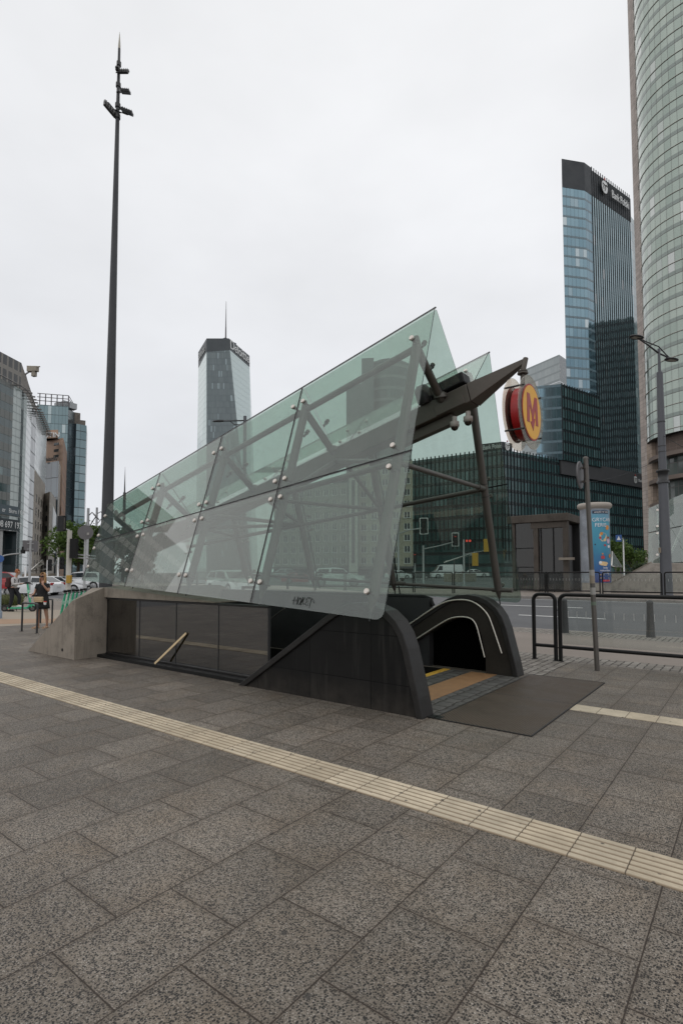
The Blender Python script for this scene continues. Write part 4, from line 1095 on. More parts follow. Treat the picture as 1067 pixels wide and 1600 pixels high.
mb = MB(); mb.path([p + Vector((0, 0, ze + .35)) + nrm(q[0], q[1]) * .8 for p in q], .12, 6); mb.build('eaves_rail', M_EAV, LO)
p0 = at(40, 585, 140); p1 = at(52, 577, 133)
mb = MB(); mb.tube((at_[2].x, at_[2].y, za_ - 1), p0, .25, .2, 8); mb.tube(p0, p1, .22, .18, 8); mb.build('crane_arm', M_SIGNGREY, LO)
mb = MB(); mb.box(p1, (2.6, 1.1, 1.2), .5); mb.box(p1 + Vector((.3, .2, -1.2)), (1.0, .8, 1.3), .4); mb.tube(p1 + Vector((-1.5, -.8, .9)), p1 + Vector((1.6, 1, .6)), .15, n=6); mb.build('crane_cradle', painted('crane_tan', (.28, .25, .2), .6), LO)
# banners
M_BAN1 = flat('banner_slate', (.085, .115, .13), .6); M_BAN2 = flat('banner_dark', (.035, .045, .05), .6)
for (va, vb, txt, sz, mt, tx) in ((790, 805, 'er   Biuro / Ofi', 1.45, M_BAN1, 21), (811, 828, '608 697 197', 2.0, M_BAN2, 14)):
    z0_, z1_ = zz(20, vb, 117), zz(20, va, 117)
    a_, b_ = q[0] + nl * .15, q[2] + nl * .15
    mb = MB(); mb.prism([a_ + Vector((0, 0, z0_)), b_ + Vector((0, 0, z0_)), b_ + Vector((0, 0, z1_)), a_ + Vector((0, 0, z1_))], nl * .12); bn_ = mb.build('banner', mt, LO)
    pt = online(tx, 800, a_, b_) + nl * .16
    text_mesh(txt, sz, .04, 'lettering', M_LETW, LO, Vector((pt.x, pt.y, (z0_ + z1_) / 2 - .1)), q[1] - q[0], (0, 0, 1), sx=.85)

# --- beige stone building with a white panel, then hotel and glass tower
q = [pp(69, 800, 160), pp(77.5, 800, 156), pp(80.5, 800, 158), pp(91, 830, 182)]
BS = thing('stone_building', 'beige stone building with a tall white panel, right of the banner office', 'building', (q[1].x, q[1].y, 0))
zt2 = zz(74, 769, 157)
St_bs = stone_wall('pale_stone', (.34, .315, .28), 1.4, .9, (.26, .24, .21))
block('walls', BS, q, 0, zt2, St_bs, True, [away(q[3], 14), away(q[0], 30)])
src = None; d_ = (q[1] - q[0]); ang = math.atan2(d_.y, d_.x)
for r_ in range(7):
    p = q[0].lerp(q[1], .58) + Vector((0, 0, 2.0 + r_ * 2.95))
    if src is None: mb = MB(); mb.bb((-.62, -.08, 0), (.62, .2, 1.75)); src = mb.build('window', M_WIN, BS, world=False); o = src
    else: o = src.copy(); COL.objects.link(o)
    o.parent = BS; o.matrix_parent_inverse = parent_inv(BS); o.location = p; o.rotation_euler = (0, 0, ang)
n2 = nrm(q[2], q[3]); a_, b_ = q[2].lerp(q[3], .12) + n2 * .3, q[2].lerp(q[3], .92) + n2 * .3
mb = MB(); za2, zb2 = zz(84, 864, 168), zz(82, 793, 164); mb.prism([a_ + Vector((0, 0, za2)), b_ + Vector((0, 0, za2)), b_ + Vector((0, 0, zb2 - 2.5)), a_ + Vector((0, 0, zb2))], -n2 * .25); mb.build('panel', flat('panel_white', (.62, .64, .64), .4), BS)

q = [pp(66, 700, 196), pp(99, 700, 190), pp(105, 715, 214)]
HB = thing('hotel_building', 'salmon stone hotel with rooftop letters, rising behind the beige building', 'building', (q[1].x, q[1].y, 0))
zh = zz(97, 684, 190)
Fc_ht = facade('hotel_front', (.42, .29, .215), (.44, .31, .23), 2.2, 3.3, .06, .06, (.38, .26, .19), 0, (.3, .2, .2), .6, 1.3, .4, .0, 0)
Fc_hs = facade('hotel_side', (.10, .075, .065), (.14, .10, .09), 2.4, 3.3, 1.5, 1.9, (.37, .25, .19), 0, (.3, .2, .2), .5, 1.3, .6, .05, 0)
block('walls', HB, q, 0, zh, [Fc_ht, Fc_hs], True, [away(q[2], 18), away(q[0], 40)])
zi = zz(85, 672, 191)
block('roof_block', HB, [pp(72, 690, 191), pp(91, 690, 190.5)], zh, zi, Fc_ht, True, [pp(91, 690, 200), pp(72, 690, 200)])
board_text(HB, 'WESTIN', pp(60, 690, 191), pp(91, 690, 190.5), zz(85, 681, 191), 2.6, .3, M_LETW, lift=.5, t=.50)
for v in (694, 704, 713):
    p = pp(88.5, 700, 190); mb = MB(); z = zz(88, v, 190); d_ = (q[1] - q[0]).normalized(); nn = nrm(q[0], q[1])
    mb.prism([p - d_ * 1.3 + nn * .1 + Vector((0, 0, z - .5)), p + d_ * 1.3 + nn * .1 + Vector((0, 0, z - .5)), p + d_ * 1.3 + nn * .1 + Vector((0, 0, z + .5)), p - d_ * 1.3 + nn * .1 + Vector((0, 0, z + .5))], -nn * .2); mb.build('window', M_WIN, HB)
q = [pp(66, 740, 176), pp(92, 740, 172), pp(95, 740, 182)]
GB = thing('glass_block', 'blue glass block with dark letters on its roof edge, in front of the salmon hotel', 'building', (q[1].x, q[1].y, 0))
zg2 = zz(90, 720, 172)
block('facade', GB, q, 0, zg2, [facade('glass_block_front', (.07, .105, .13), (.20, .26, .31), 2.6, 6.5, .12, .3, (.06, .08, .09), 0, (.1, .1, .1), .08, 2.0, 1, .0), St_bs], True, [away(q[2], 8), away(q[0], 14)])
board_text(GB, 'gniazdo', pp(66, 712, 175), pp(92, 712, 172), zg2 + .9, 2.2, .2, M_LETD, lift=.1, t=.55, sx=.9)

q = [pp(58, 650, 216), pp(107, 650, 219), pp(117, 650, 228), pp(120, 660, 228), pp(135.5, 680, 231), pp(137, 680, 245)]
TT = thing('teal_glass_tower', 'teal glass tower with an open roof frame at the left, behind the hotel', 'tower', (q[1].x, q[1].y, 0))
Fc_teal = facade('facade_teal', (.145, .205, .22), (.19, .255, .27), 1.35, 3.7, .10, .22, (.06, .095, .105), .0, (.1, .1, .1), .07, 1.6, .8, .05, .01, metal=.7)
Fc_teal2 = facade('facade_teal_panes', (.13, .195, .21), (.25, .32, .335), 2.6, 3.7, .12, .34, (.03, .05, .055), .0, (.1, .1, .1), .06, 1.7, 1, .05, .01, metal=.7)
Fc_tdk = facade('facade_teal_dark', (.03, .045, .055), (.045, .06, .07), 2, 3.7, .1, .2, (.025, .035, .04), 0, (.1, .1, .1), .2, 1.6)
z1_, z2_ = zz(85, 634, 218), zz(128, 664, 230)
block('facade', TT, q[:3], 0, z1_, [Fc_teal, Fc_tdk], True, [away(q[2], 25), away(q[0], 30)])
block('facade', TT, q[2:], 0, z2_, [Fc_tdk, Fc_teal2, Fc_tdk], True, [away(q[5], 12), away(q[2], 25)])
block('roof_wall', TT, [pp(117, 655, 229), pp(134, 665, 231)], z2_, z2_ + 2.2, St_attic, True, [pp(134, 665, 240), pp(117, 655, 240)])
block('roof_wall', TT, [pp(116, 645, 229.5), pp(126, 655, 231)], z2_ + 2.2, z2_ + 5.5, St_attic, True, [pp(126, 655, 240), pp(116, 645, 240)])
zr = zz(85, 617, 218)
mb = MB()
for k in range(6):
    p = q[0].lerp(q[1], .08 + .92 * k / 5); mb.box((p.x, p.y, (z1_ + zr) / 2), (.32, .32, zr - z1_))
for z in (z1_ + 1.6, z1_ + 3.1, zr): a_, b_ = q[0], q[1]; mb.path([(a_.x, a_.y, z), (b_.x, b_.y, z), (q[2].x, q[2].y, z - (1.5 if z == zr else 0))], .16, 5)
mb.build('roof_frame', M_SIGNGREY, TT)
mb = MB()
for t_, s_ in ((.35, 2.2), (.55, 3), (.75, 2.4)):
    p = q[0].lerp(q[1], t_) + Vector((-1, 5, 0)); mb.box((p.x, p.y, z1_ + s_ / 2), (3, 3, s_))
mb.build('roof_plant', painted('plant_pale', (.4, .42, .43), .6), TT)

# --- residential slab seen through the canopy glass
def housing(name, label, pts, z1, wall, cols, floors, z0=3.2):
    T = thing(name, label, 'building', (pts[0].x, pts[0].y, 0))
    block('walls', T, pts, 0, z1, wall, True, [away(pts[-1], 12), away(pts[0], 12)])
    src = None; a, b = pts[0], pts[1]; d_ = (b - a); l = d_.length; ang = math.atan2(d_.y, d_.x); fh = (z1 - z0 - .8) / floors
    for r_ in range(floors):
        for c_ in range(cols):
            p = a + d_ * ((c_ + .5) / cols) + Vector((0, 0, z0 + r_ * fh + .7))
            if src is None:
                w = l / cols * .26; mb = MB(); mb.bb((-w, -.02, 0), (w, .2, fh * .5)); src = mb.build('window', [M_WIN], T, world=False); o = src
                mb = MB()
                for xx in (-w, 0, w): mb.bb((xx - .05, -.09, 0), (xx + .05, -.022, fh * .5))
                mb.bb((-w - .1, -.14, -.12), (w + .1, -.022, -.004)); fr = mb.build('window_frame', M_WHITE, src, world=False)
            else:
                o = src.copy(); COL.objects.link(o); f2 = fr.copy(); COL.objects.link(f2); f2.parent = o; f2.matrix_parent_inverse = Matrix.Identity(4)
            o.parent = T; o.matrix_parent_inverse = parent_inv(T); o.location = p; o.rotation_euler = (0, 0, ang)
    mb = MB(); n_ = nrm(a, b); mb.prism([a + n_ * .6 + Vector((0, 0, z0 - .5)), b + n_ * .6 + Vector((0, 0, z0 - .5)), b + n_ * .6 + Vector((0, 0, z0)), a + n_ * .6 + Vector((0, 0, z0))], -n_ * .58); mb.build('shop_canopy', M_SIGNGREY, T)
    mb = MB(); mb.prism([a + n_ * .05 + Vector((0, 0, .2)), b + n_ * .05 + Vector((0, 0, .2)), b + n_ * .05 + Vector((0, 0, z0 - .6)), a + n_ * .05 + Vector((0, 0, z0 - .6))], -n_ * .04); mb.build('shopfront', M_WIN, T)
    return T
M_RES1 = concrete('render_grey_green', (.30, .30, .265), .25); M_RES2 = concrete('render_cream', (.40, .375, .30), .2); M_RES3 = concrete('render_white', (.52, .50, .45), .2)
housing('apartment_block', 'long grey apartment block seen through the middle canopy panes', [pp(428, 840, 141), pp(543, 840, 133)], zz(500, 757, 136), M_RES1, 9, 7)
housing('apartment_block', 'cream apartment block seen through the right end of the canopy glass', [pp(560, 840, 131), pp(645, 840, 126)], zz(600, 722, 128), M_RES2, 5, 9)
p0, p1 = pp(545, 840, 129), pp(559, 840, 128)
T = thing('stair_tower', 'narrow pale stair tower between the two apartment blocks', 'building', (p0.x, p0.y, 0))
block('walls', T, [p0, p1], 0, zz(550, 730, 128), M_RES3, True, [away(p1, 9), away(p0, 9)])
mb = MB(); pc = p0.lerp(p1, .5); d_ = (p1 - p0).normalized(); n_ = nrm(p0, p1)
mb.prism([pc - d_ * .4 + n_ * .08 + Vector((0, 0, 4)), pc + d_ * .4 + n_ * .08 + Vector((0, 0, 4)), pc + d_ * .4 + n_ * .08 + Vector((0, 0, 24)), pc - d_ * .4 + n_ * .08 + Vector((0, 0, 24))], -n_ * .07); mb.build('window_strip', M_WIN, T)

# --- round banded tower added behind the canopy in place of a glass reflection
c = pp(606, 600, 330); Rr = 14.5
RT = thing('round_tower', 'round banded grey tower added in place of a reflection in the top canopy pane', 'tower', (c.x, c.y, 0))
Fc_round = facade('facade_round', (.10, .12, .125), (.14, .16, .16), 1.8, 7.0, .10, .5, (.30, .31, .30), .22, (.30, .31, .30), .15, 1.6, .6, .05)
zr = zz(606, 562, 316)
vdir = Vector((c.x, c.y, 0)).normalized(); base_a = math.atan2(-vdir.y, -vdir.x)
ring = [c + Vector((math.cos(base_a + a), math.sin(base_a + a), 0)) * Rr for a in [R(-180 + 10 * k) for k in range(37)]]
mb = MB(); u = 0
for a, b in zip(ring, ring[1:]): u = mb.wall(a, b, 0, zr, u)
flat_poly(mb, ring[:-1], zr); mb.build('drum', Fc_round, RT)
Fc_slab = facade('facade_slab', (.13, .15, .155), (.155, .175, .18), 3, 3.5, .05, .1, (.12, .135, .14), 0, (.1, .1, .1), .2, 1.6, .6, 0)
block('slab', RT, [pp(541, 620, 318), pp(566, 620, 316)], 0, zz(541, 601, 318), Fc_slab, True, [pp(566, 620, 340), pp(541, 620, 340)])
block('core', RT, [pp(565, 600, 314), pp(584, 600, 313)], 0, zz(570, 560, 314), Fc_slab, True, [pp(584, 600, 340), pp(565, 600, 340)])
mb = MB(); rt2 = Rr * .6
mb.lathe([(rt2, zr), (rt2, zr + 3), (rt2 * .4, zr + 4.5)], c, n=20); mb.build('roof_plant', M_SIGNGREY, RT)

# --- banded office block to the left of the view; the low end of the canopy mirrors it
def az(a, d): return Vector((math.sin(R(a)) * d, math.cos(R(a)) * d, 0))
q = [az(-108.3, 132), az(-84, 118)]
NB = thing('banded_office', 'pale banded office block left of the view, mirrored in the low end of the canopy', 'building', tuple(q[1]))
Fc_nb = facade('facade_white_bands', (.04, .07, .075), (.09, .13, .135), 1.6, 4.2, .22, .08, (.10, .13, .13), .36, (.50, .49, .46), .12, 1.6, .8, .1)
block('walls', NB, q, 0, 46.5, Fc_nb, True, [away(q[1], 30), az(-108.3, 165)])
mb = MB(); p = q[0].lerp(q[1], .3); mb.box((p.x - 6, p.y, 48.5), (14, 14, 4)); mb.build('plant_room', M_CONCL, NB)

def cl(l, d): v = _rt * l + _fw * d; return Vector((v.x, v.y, 0))
q = [cl(158, 240), cl(158, 150), cl(215, 140)]
DB = thing('dark_office', 'dark office slab right of the view, mirrored in the lower half of the bank tower', 'building', tuple(q[1]))
block('walls', DB, q, 0, 118, facade('facade_dark_slab', (.19, .27, .275), (.30, .38, .38), 1.8, 3.5, .2, .5, (.03, .045, .045), .3, (.06, .08, .08), .15, 1.5, .9, .1), True, [cl(215, 240)])

# ------------------------------------------------------------------ railings near the camera
def hoop_path(w, h, r, z0=0.0, n=5):
    P = [(0, 0, z0), (0, 0, h - r)]
    for k in range(1, n + 1): a = k / n * math.pi / 2; P.append((r - r * math.cos(a), 0, h - r + r * math.sin(a)))
    for k in range(0, n + 1): a = k / n * math.pi / 2; P.append((w - r + r * math.sin(a), 0, h - r + r * math.cos(a)))
    P.append((w, 0, z0)); return P
M_TICK = flat('etched_mark', (.5, .5, .48), .7)
def rail(name, label, x, y, z, w, h=1.24, tube=.033, glass=False, r=.11, group=None, rz=0.0, ticks=.155):
    T = thing(name, label, 'railing', (x, y, z), rz, group)
    mb = MB(); mb.path(hoop_path(w, h, r), tube, 10); mb.build('frame', M_BLACK, T, world=False)
    mb = MB(); mb.tube((0, 0, .27), (w, 0, .27), tube * .9, n=8); mb.build('lower_rail', M_BLACK, T, world=False)
    for xx in (0, w): mb = MB(); mb.lathe([(.06, 0), (.06, .012)], (xx, 0, 0), n=12); mb.build('base_plate', M_BLACK, T, world=False)
    if glass:
        mb = MB(); mb.bb((.05, -.005, .33), (w - .05, .005, h - .06)); g = mb.build('glass_pane', M_CLEAR, T, world=False)
        mb = MB(); k = int((w - .3) / ticks)
        for i in range(k): mb.bb((.15 + i * ticks - .004, -.009, h - .42), (.15 + i * ticks + .004, -.006, h - .30))
        mb.build('etched_mark', M_TICK, g, world=False)
    return T
rail('guard_rail', 'short narrow black hoop railing right of the granite wall', -3.42, 10.52, 0, .40, 1.24, .036)
mb = MB()
r1 = rail('guard_rail', 'long black railing with a marked glass pane beside the bike lane, nearest the sign post', -2.93, 10.50, 0, 2.45, 1.24, .036, True, .12, 'glass railings by the bike lane')
r2 = copy_tree(r1); r2.location = (-.40, 10.50, 0); r2['label'] = 'long black railing with a glass pane cut by the right edge of the photo'
for z in (.25, .95):
    mb = MB(); mb.tube((.02, 0, z), (.09, 0, z), .010, n=6); k = mb.build('link', M_BLACK, r1, world=False); k.location = (-.11, 0, 0)
# bollards
def bollard(p, label):
    T = thing('bollard', label, 'bollard', p, 0, 'black bollards along the kerb')
    mb = MB(); mb.lathe([(.115, 0), (.105, .04), (.085, .5), (.075, .86)], (0, 0, 0), n=16); mb.build('post', M_DARK, T, world=False)
    mb = MB(); mb.lathe([(.082, .86), (.082, .90), (.06, .93), (.02, .945)], (0, 0, 0), n=16); mb.build('top', M_DARK, T, world=False)
b = gp(880, 14.9); b.z = 0; bollard(b, 'black bollard by the kerb, just behind the left post of the long railing')
b = gp(1013, 13.9); b.z = 0; bollard(b, 'black bollard by the kerb seen through the middle of the long railing')

# sign post seen from the side
T = thing('sign_post', 'grey steel post with a round traffic sign seen edge-on and stickers, beside the floor grating', 'sign post', (-2.17, 9.88, 0))
ptop = Vector((-2.27, 9.88, 3.62))
mb = MB(); mb.tube((-2.17, 9.88, 0), ptop, .040, .038, 14); mb.lathe([(.043, 0), (.043, .03), (.02, .045)], ptop, n=12); mb.build('post', M_STEEL, T)
sd_ = Vector((-.995, -.03, 0)).normalized(); sc_ = ptop + Vector((0, 0, -.27)) + sd_ * .085
mb = MB(); mb.lathe([(.235, 0), (.245, .012), (.235, .024)], sc_, sd_, 40, sm=False); mb.build('sign_disc', M_SIGNGREY, T)
mb = MB()
for z in (.12, -.12): mb.box(sc_ + Vector((0, 0, z)) - sd_ * .03, (.03, .10, .03), math.atan2(sd_.y, sd_.x)); mb.lathe([(.047, -.02), (.047, .02)], ptop + Vector((0, 0, -.27 + z)), n=12)
mb.build('bracket', M_STEEL, T)
M_STK = [flat('sticker_%s' % n, c, .5) for n, c in (('pale', (.30, .29, .27)), ('tan', (.25, .21, .16)), ('green', (.12, .16, .12)))]
for z, h, m in ((1.60, .10, 0), (1.47, .14, 1), (1.28, .12, 0), (1.10, .06, 2)):
    mb = MB(); c_ = Vector((-2.17, 9.88, 0)).lerp(ptop, z / 3.62); mb.lathe([(.0418, 0), (.0418, h)], c_, (-.03, 0, 1), 14, cap=False); mb.build('sticker', M_STK[m], T)

# ------------------------------------------------------------------ far pavement: railings, street lamp, advertising column
RZ = FZ + .005
far0 = None
xs = [-40.0 + 2.62 * k for k in range(17)]
names = {}
for k, x in enumerate(xs):
    if far0 is None:
        far0 = rail('far_guard_rail', '', x, 28.6, RZ, 2.50, 1.2, .033, True, .09, 'railings along the far pavement'); o = far0
    else: o = copy_tree(far0); o.location = (x, 28.6, RZ)
    o['label'] = 'one of the black glazed railings along the far side of the road'
def lamp_head(mb, c, d, L=.62, Wd=.27):
    d = Vector(d).normalized(); s = Vector((-d.y, d.x, 0)).normalized(); u = Vector((0, 0, 1)); vs = []; n = 16
    for rr_, hh in ((.35, .075), (.85, .05), (1.0, 0), (.93, -.03)):
        for j in range(n): a = 2 * math.pi * j / n; vs.append(c + d * (math.cos(a) * L * rr_) + s * (math.sin(a) * Wd * rr_) + u * hh)
    fs = [(i * n + j, i * n + (j + 1) % n, (i + 1) * n + (j + 1) % n, (i + 1) * n + j) for i in range(3) for j in range(n)]
    mb.idx(vs, [list(range(n))[::-1]] + fs + [[3 * n + j for j in range(n)]], 0, True)
    return mb
d = 28.0; base = at(1041, 930, d); base.z = RZ; topz = zz(1024, 545, d); tx = at(1024, 545, d)
def lerp_z(z): return Vector((base.x, base.y, 0)).lerp(Vector((tx.x, tx.y, 0)), 0) + Vector((0, 0, z))
T = thing('street_lamp', 'tall grey street lamp with two oval heads in front of the curved tower', 'street lamp', tuple(base))
zc_, zu = zz(1031, 745, d), zz(1026, 582, d)
mb = MB(); mb.lathe([(.31, base.z), (.29, base.z + .1), (.265, base.z + 2), (.225, zc_ - .3), (.22, zc_)], (base.x, base.y, 0), n=24)
mb.lathe([(.19, zc_), (.18, zc_ + 2.4), (.15, zu)], (base.x, base.y, 0), n=20); mb.lathe([(.075, zu), (.06, topz)], (base.x, base.y, 0), n=12)
M_LAMP = painted('lamp_post_grey', (.085, .088, .098), .45, .2, .12, 3); mb.build('post', M_LAMP, T)
mb = MB(); mb.lathe([(.30, zc_ - .34), (.30, zc_ - .24), (.245, zc_ - .22), (.245, zc_ + .24), (.31, zc_ + .26), (.31, zc_ + .35), (.21, zc_ + .37)], (base.x, base.y, 0), n=24)
mb.build('collar', M_DARK, T)
for z in (zc_ + 1.3, zc_ + 1.6, zc_ + 2.9): mb = MB(); mb.lathe([(.197, z), (.197, z + .04)], (base.x, base.y, 0), n=20); mb.build('cable_band', M_DARK, T)
hd = [at(994, 527, d - .5), at(1048, 562, d + .3)]
for h in hd:
    ax = Vector((base.x, base.y, topz)); dr = (h - ax)
    mb = MB(); mb.path([ax + Vector((0, 0, -.25)), ax.lerp(h, .5) + Vector((0, 0, -.10)), h], [.05, .04, .035], 8); mb.path([ax + Vector((0, 0, .12)), ax.lerp(h, .5) + Vector((0, 0, .04)), h], [.03, .03, .03], 8); mb.build('arm', M_DARK, T)
    mb = MB(); dd_ = Vector((dr.x, dr.y, 0)); lamp_head(mb, h + dd_.normalized() * .02, dd_, .46, .24); hh = mb.build('lamp_head', M_DARK, T)
    mb = MB(); c_ = h + dd_.normalized() * .03 + Vector((0, 0, -.034)); mb.box(c_, (.5, .24, .012), math.atan2(dd_.y, dd_.x)); mb.build('lens', flat('lamp_lens', (.35, .32, .26), .3), hh, world=False)
mb = MB(); mb.box((base.x - .22, base.y - .17, RZ + 2.35), (.10, .10, .28), .6); mb.build('sticker', M_STK[1], T)
def cable(p, q, sag, label, r=.012):
    P = [p.lerp(q, t) + Vector((0, 0, -sag * 4 * t * (1 - t))) for t in [k / 10 for k in range(11)]]
    return tag(MB().path(P, r, 6).build('cable', M_BLACK), label, 'cable', 'overhead cables tied to the street lamp')
cable(Vector((base.x, base.y, zz(1029, 716, d))), at(900, 752, 60), .5, 'thin black overhead cable running left from the street lamp')
cable(Vector((base.x, base.y, zz(1028, 679, d))), at(1120, 722, 24), .1, 'thin black overhead cable running right from the street lamp')

d = 30.5; c = gp(930.5, d, RZ)
AC = thing('advertising_column', 'round advertising column with a blue ice cream poster and pale cap', 'advertising column', tuple(c))
Ra = .775; zt0 = zz(930, 796, d); zcap = zz(930, 785, d)
mb = MB(); mb.lathe([(Ra - .03, c.z), (Ra - .03, c.z + .62)], (c.x, c.y, 0), n=40); mb.build('base', M_CONCL, AC)
mb = MB(); mb.lathe([(Ra - .02, zt0 - .05), (Ra + .02, zt0), (Ra + .13, zt0 + .10), (Ra + .13, zt0 + .24), (Ra + .06, zt0 + .32), (.2, zt0 + .36)], (c.x, c.y, 0), n=40); mb.build('cap', painted('cap_pale', (.36, .32, .28), .6, 0, .1, 3), AC)
tocam = math.atan2(-c.y, -c.x)
def cpt(s, z, lift=0.0, a0=.46): a = tocam + a0 + s / Ra; return Vector((c.x + math.cos(a) * (Ra + lift), c.y + math.sin(a) * (Ra + lift), z))
def poster_mat():
    t = NT('poster_blue'); x, y, z = t.sep(t.coord()); n = t.noise(t.coord(), 1.4, 4)
    k = t.ma('ADD', t.rng(z, c.z + .6, zt0, 0, 1), t.ma('MULTIPLY', t.ma('SUBTRACT', n, .5), .35))
    return t.done(t.pr(t.ramp(k, (.0, (.03, .05, .20)), (.2, (.03, .12, .30)), (.5, (.04, .25, .38)), (.8, (.07, .33, .45)), (1, (.20, .30, .42))), .35))
mb = MB(); mb.lathe([(Ra, c.z + .62), (Ra, zt0)], (c.x, c.y, 0), n=48, cap=False); mb.build('poster_back', painted('poster_faded', (.24, .26, .29), .5, 0, .35, 1.5), AC)
H = zt0 - c.z - .62; z00 = c.z + .62
mb = MB(); ss = [(-.62 + 1.24 * k / 16) for k in range(17)]
for a, b in zip(ss, ss[1:]): mb.face([cpt(a, z00 + .02, .006), cpt(b, z00 + .02, .006), cpt(b, zt0 - .12, .006), cpt(a, zt0 - .12, .006)], 0, True)
ps = mb.build('poster', poster_mat(), AC)
def blob(s, zf, r, col, sy=1.0, lift=.010, nm='poster_print', seed=0):
    rnd = random.Random(seed); P = []
    for k in range(14): a = 2 * math.pi * k / 14; q = r * rnd.uniform(.8, 1.15); P.append(cpt(s + math.cos(a) * q, z00 + H * zf + math.sin(a) * q * sy, lift))
    m = MB(); m.face(P); return m.build(nm, col, ps, world=False)
PC = [flat('print_%s' % n, k, .5) for n, k in (('cream', (.72, .52, .28)), ('orange', (.62, .24, .04)), ('red', (.45, .05, .06)), ('lilac', (.55, .42, .55)), ('white', (.75, .76, .78)), ('brown', (.30, .10, .04)), ('dark', (.02, .03, .06)), ('crimson', (.55, .03, .05)))]
for i, (s, zf, r, k, sy) in enumerate([(.06, .615, .21, 0, 1.2), (-.02, .655, .09, 1, 1), (.16, .57, .08, 0, 1), (-.10, .60, .07, 2, 1), (.17, .50, .07, 2, 1), (.36, .735, .13, 1, 1), (.40, .56, .12, 3, 1.3), (.40, .60, .12, 5, .7), (.43, .485, .10, 4, .9), (.02, .34, .11, 2, 1), (.06, .255, .27, 0, .45), (-.12, .27, .08, 4, 1), (.48, .36, .07, 1, 1.8), (.0, .385, .05, 1, 1), (-.36, .51, .04, 6, 1)]):
    blob(s, zf, r, PC[k], sy, .010 + .0015 * i, seed=i)
def ctext(body, s, zf, size, m, sx=1.0):
    o = text_mesh(body, size, .004, 'poster_lettering', m, ps, (0, 0, 0), (1, 0, 0), (0, 0, 1), sx=sx, world=False)
    for v in o.data.vertices: p = cpt(s + v.co.x, z00 + H * zf + v.co.z, .036 + v.co.y); v.co = p
    return o
mb = MB()
for a, b in zip(ss[2:14], ss[3:15]): mb.face([cpt(a, z00 + H * .925, .02), cpt(b, z00 + H * .925, .02), cpt(b, z00 + H * .965, .02), cpt(a, z00 + H * .965, .02)])
mb.build('poster_print', PC[6], ps, world=False)
ctext('wejdź w lato', .02, .945, .15, PC[4]); ctext('GRYCAN', .06, .84, .29, PC[4], .92); ctext('FERIE', -.05, .768, .29, PC[4], .92)
ctext('lody', .15, .20, .16, PC[4]); ctext('naturalne', .15, .165, .16, PC[4]); ctext('od 1946', .15, .13, .14, PC[4])
for zf in (.10, .058): 
    for s in (-.28, .22): 
        mb = MB(); mb.face([cpt(s - .18, z00 + H * zf, .012), cpt(s + .18, z00 + H * zf, .012), cpt(s + .18, z00 + H * (zf + .014), .012), cpt(s - .18, z00 + H * (zf + .014), .012)]); mb.build('poster_print', PC[0], ps, world=False)
mb = MB()
for a, b in zip(ss[7:14], ss[8:15]): mb.face([cpt(a, z00 + H * .018, .012), cpt(b, z00 + H * .018, .012), cpt(b, z00 + H * .042, .012), cpt(a, z00 + H * .042, .012)])
mb.build('poster_print', PC[7], ps, world=False)

# ------------------------------------------------------------------ lift pavilion and the second metro entrance on the far pavement
d = 33.0; a, b = gp(800, d + 1.5, RZ), gp(887, d - .6, RZ)
LF = thing('lift_pavilion', 'dark glass lift pavilion with a concrete frame, right of the canopy end', 'pavilion', tuple(a))
zl0, zl1 = zz(850, 815, d), zz(850, 803, d); D_ = (b - a); D_.z = 0; ln = D_.length; D_.normalize(); N_ = Vector((D_.y, -D_.x, 0))
M_LCON = concrete('lift_frame_concrete', (.078, .066, .055), .3)
M_LGL = sheet_glass('lift_glass', (.26, .25, .225), .05, .012, (.2, .19, .17), False)
def pbox(mb, s0, s1, o0, o1, z0, z1):
    P = [a + D_ * s0 - N_ * o0, a + D_ * s1 - N_ * o0, a + D_ * s1 - N_ * o1, a + D_ * s0 - N_ * o1]
    mb.prism([(p.x, p.y, z0) for p in P], (0, 0, z1 - z0)); return mb
for s in (.0, .40, .92):
    w = .30 if s else .2
    bevel(pbox(MB(), ln * s, ln * s + w, .0, .35, RZ, zl0).build('column', M_LCON, LF), .02)
bevel(pbox(MB(), -.25, ln + .1, -.15, 3.0, zl0 + .002, zl1).build('roof', M_LCON, LF), .03)
pbox(MB(), ln * .36, ln * .98, -.02, .30, zl0 - .38, zl0 - .005).build('lintel', M_LCON, LF)
pbox(MB(), .2, ln * .40, .12, .14, RZ + .05, zl0 - .01).build('glass_pane', M_LGL, LF)
pbox(MB(), ln * .40 + .3, ln * .92, .16, .18, RZ + .05, zl0 - .4).build('glass_pane', M_LGL, LF)
for s in (.52, .74): pbox(MB(), ln * s, ln * s + .06, .10, .155, RZ, zl0 - .4).build('mullion', M_BLACK, LF)
for z in (1.5, 2.7): pbox(MB(), .2, ln * .4, .08, .115, RZ + z, RZ + z + .06).build('transom', M_BLACK, LF)
pbox(MB(), .0, ln, 2.8, 3.0, RZ, zl0).build('rear_wall', M_DARK, LF)
pbox(MB(), ln * .45, ln * .9, 1.2, 2.4, RZ, zl0 - .1).build('lift_car', M_DARK, LF)
pbox(MB(), ln * .86, ln * 1.12, -.2, -.06, RZ + 1.95, RZ + 2.1).build('arm', M_CONC, LF)
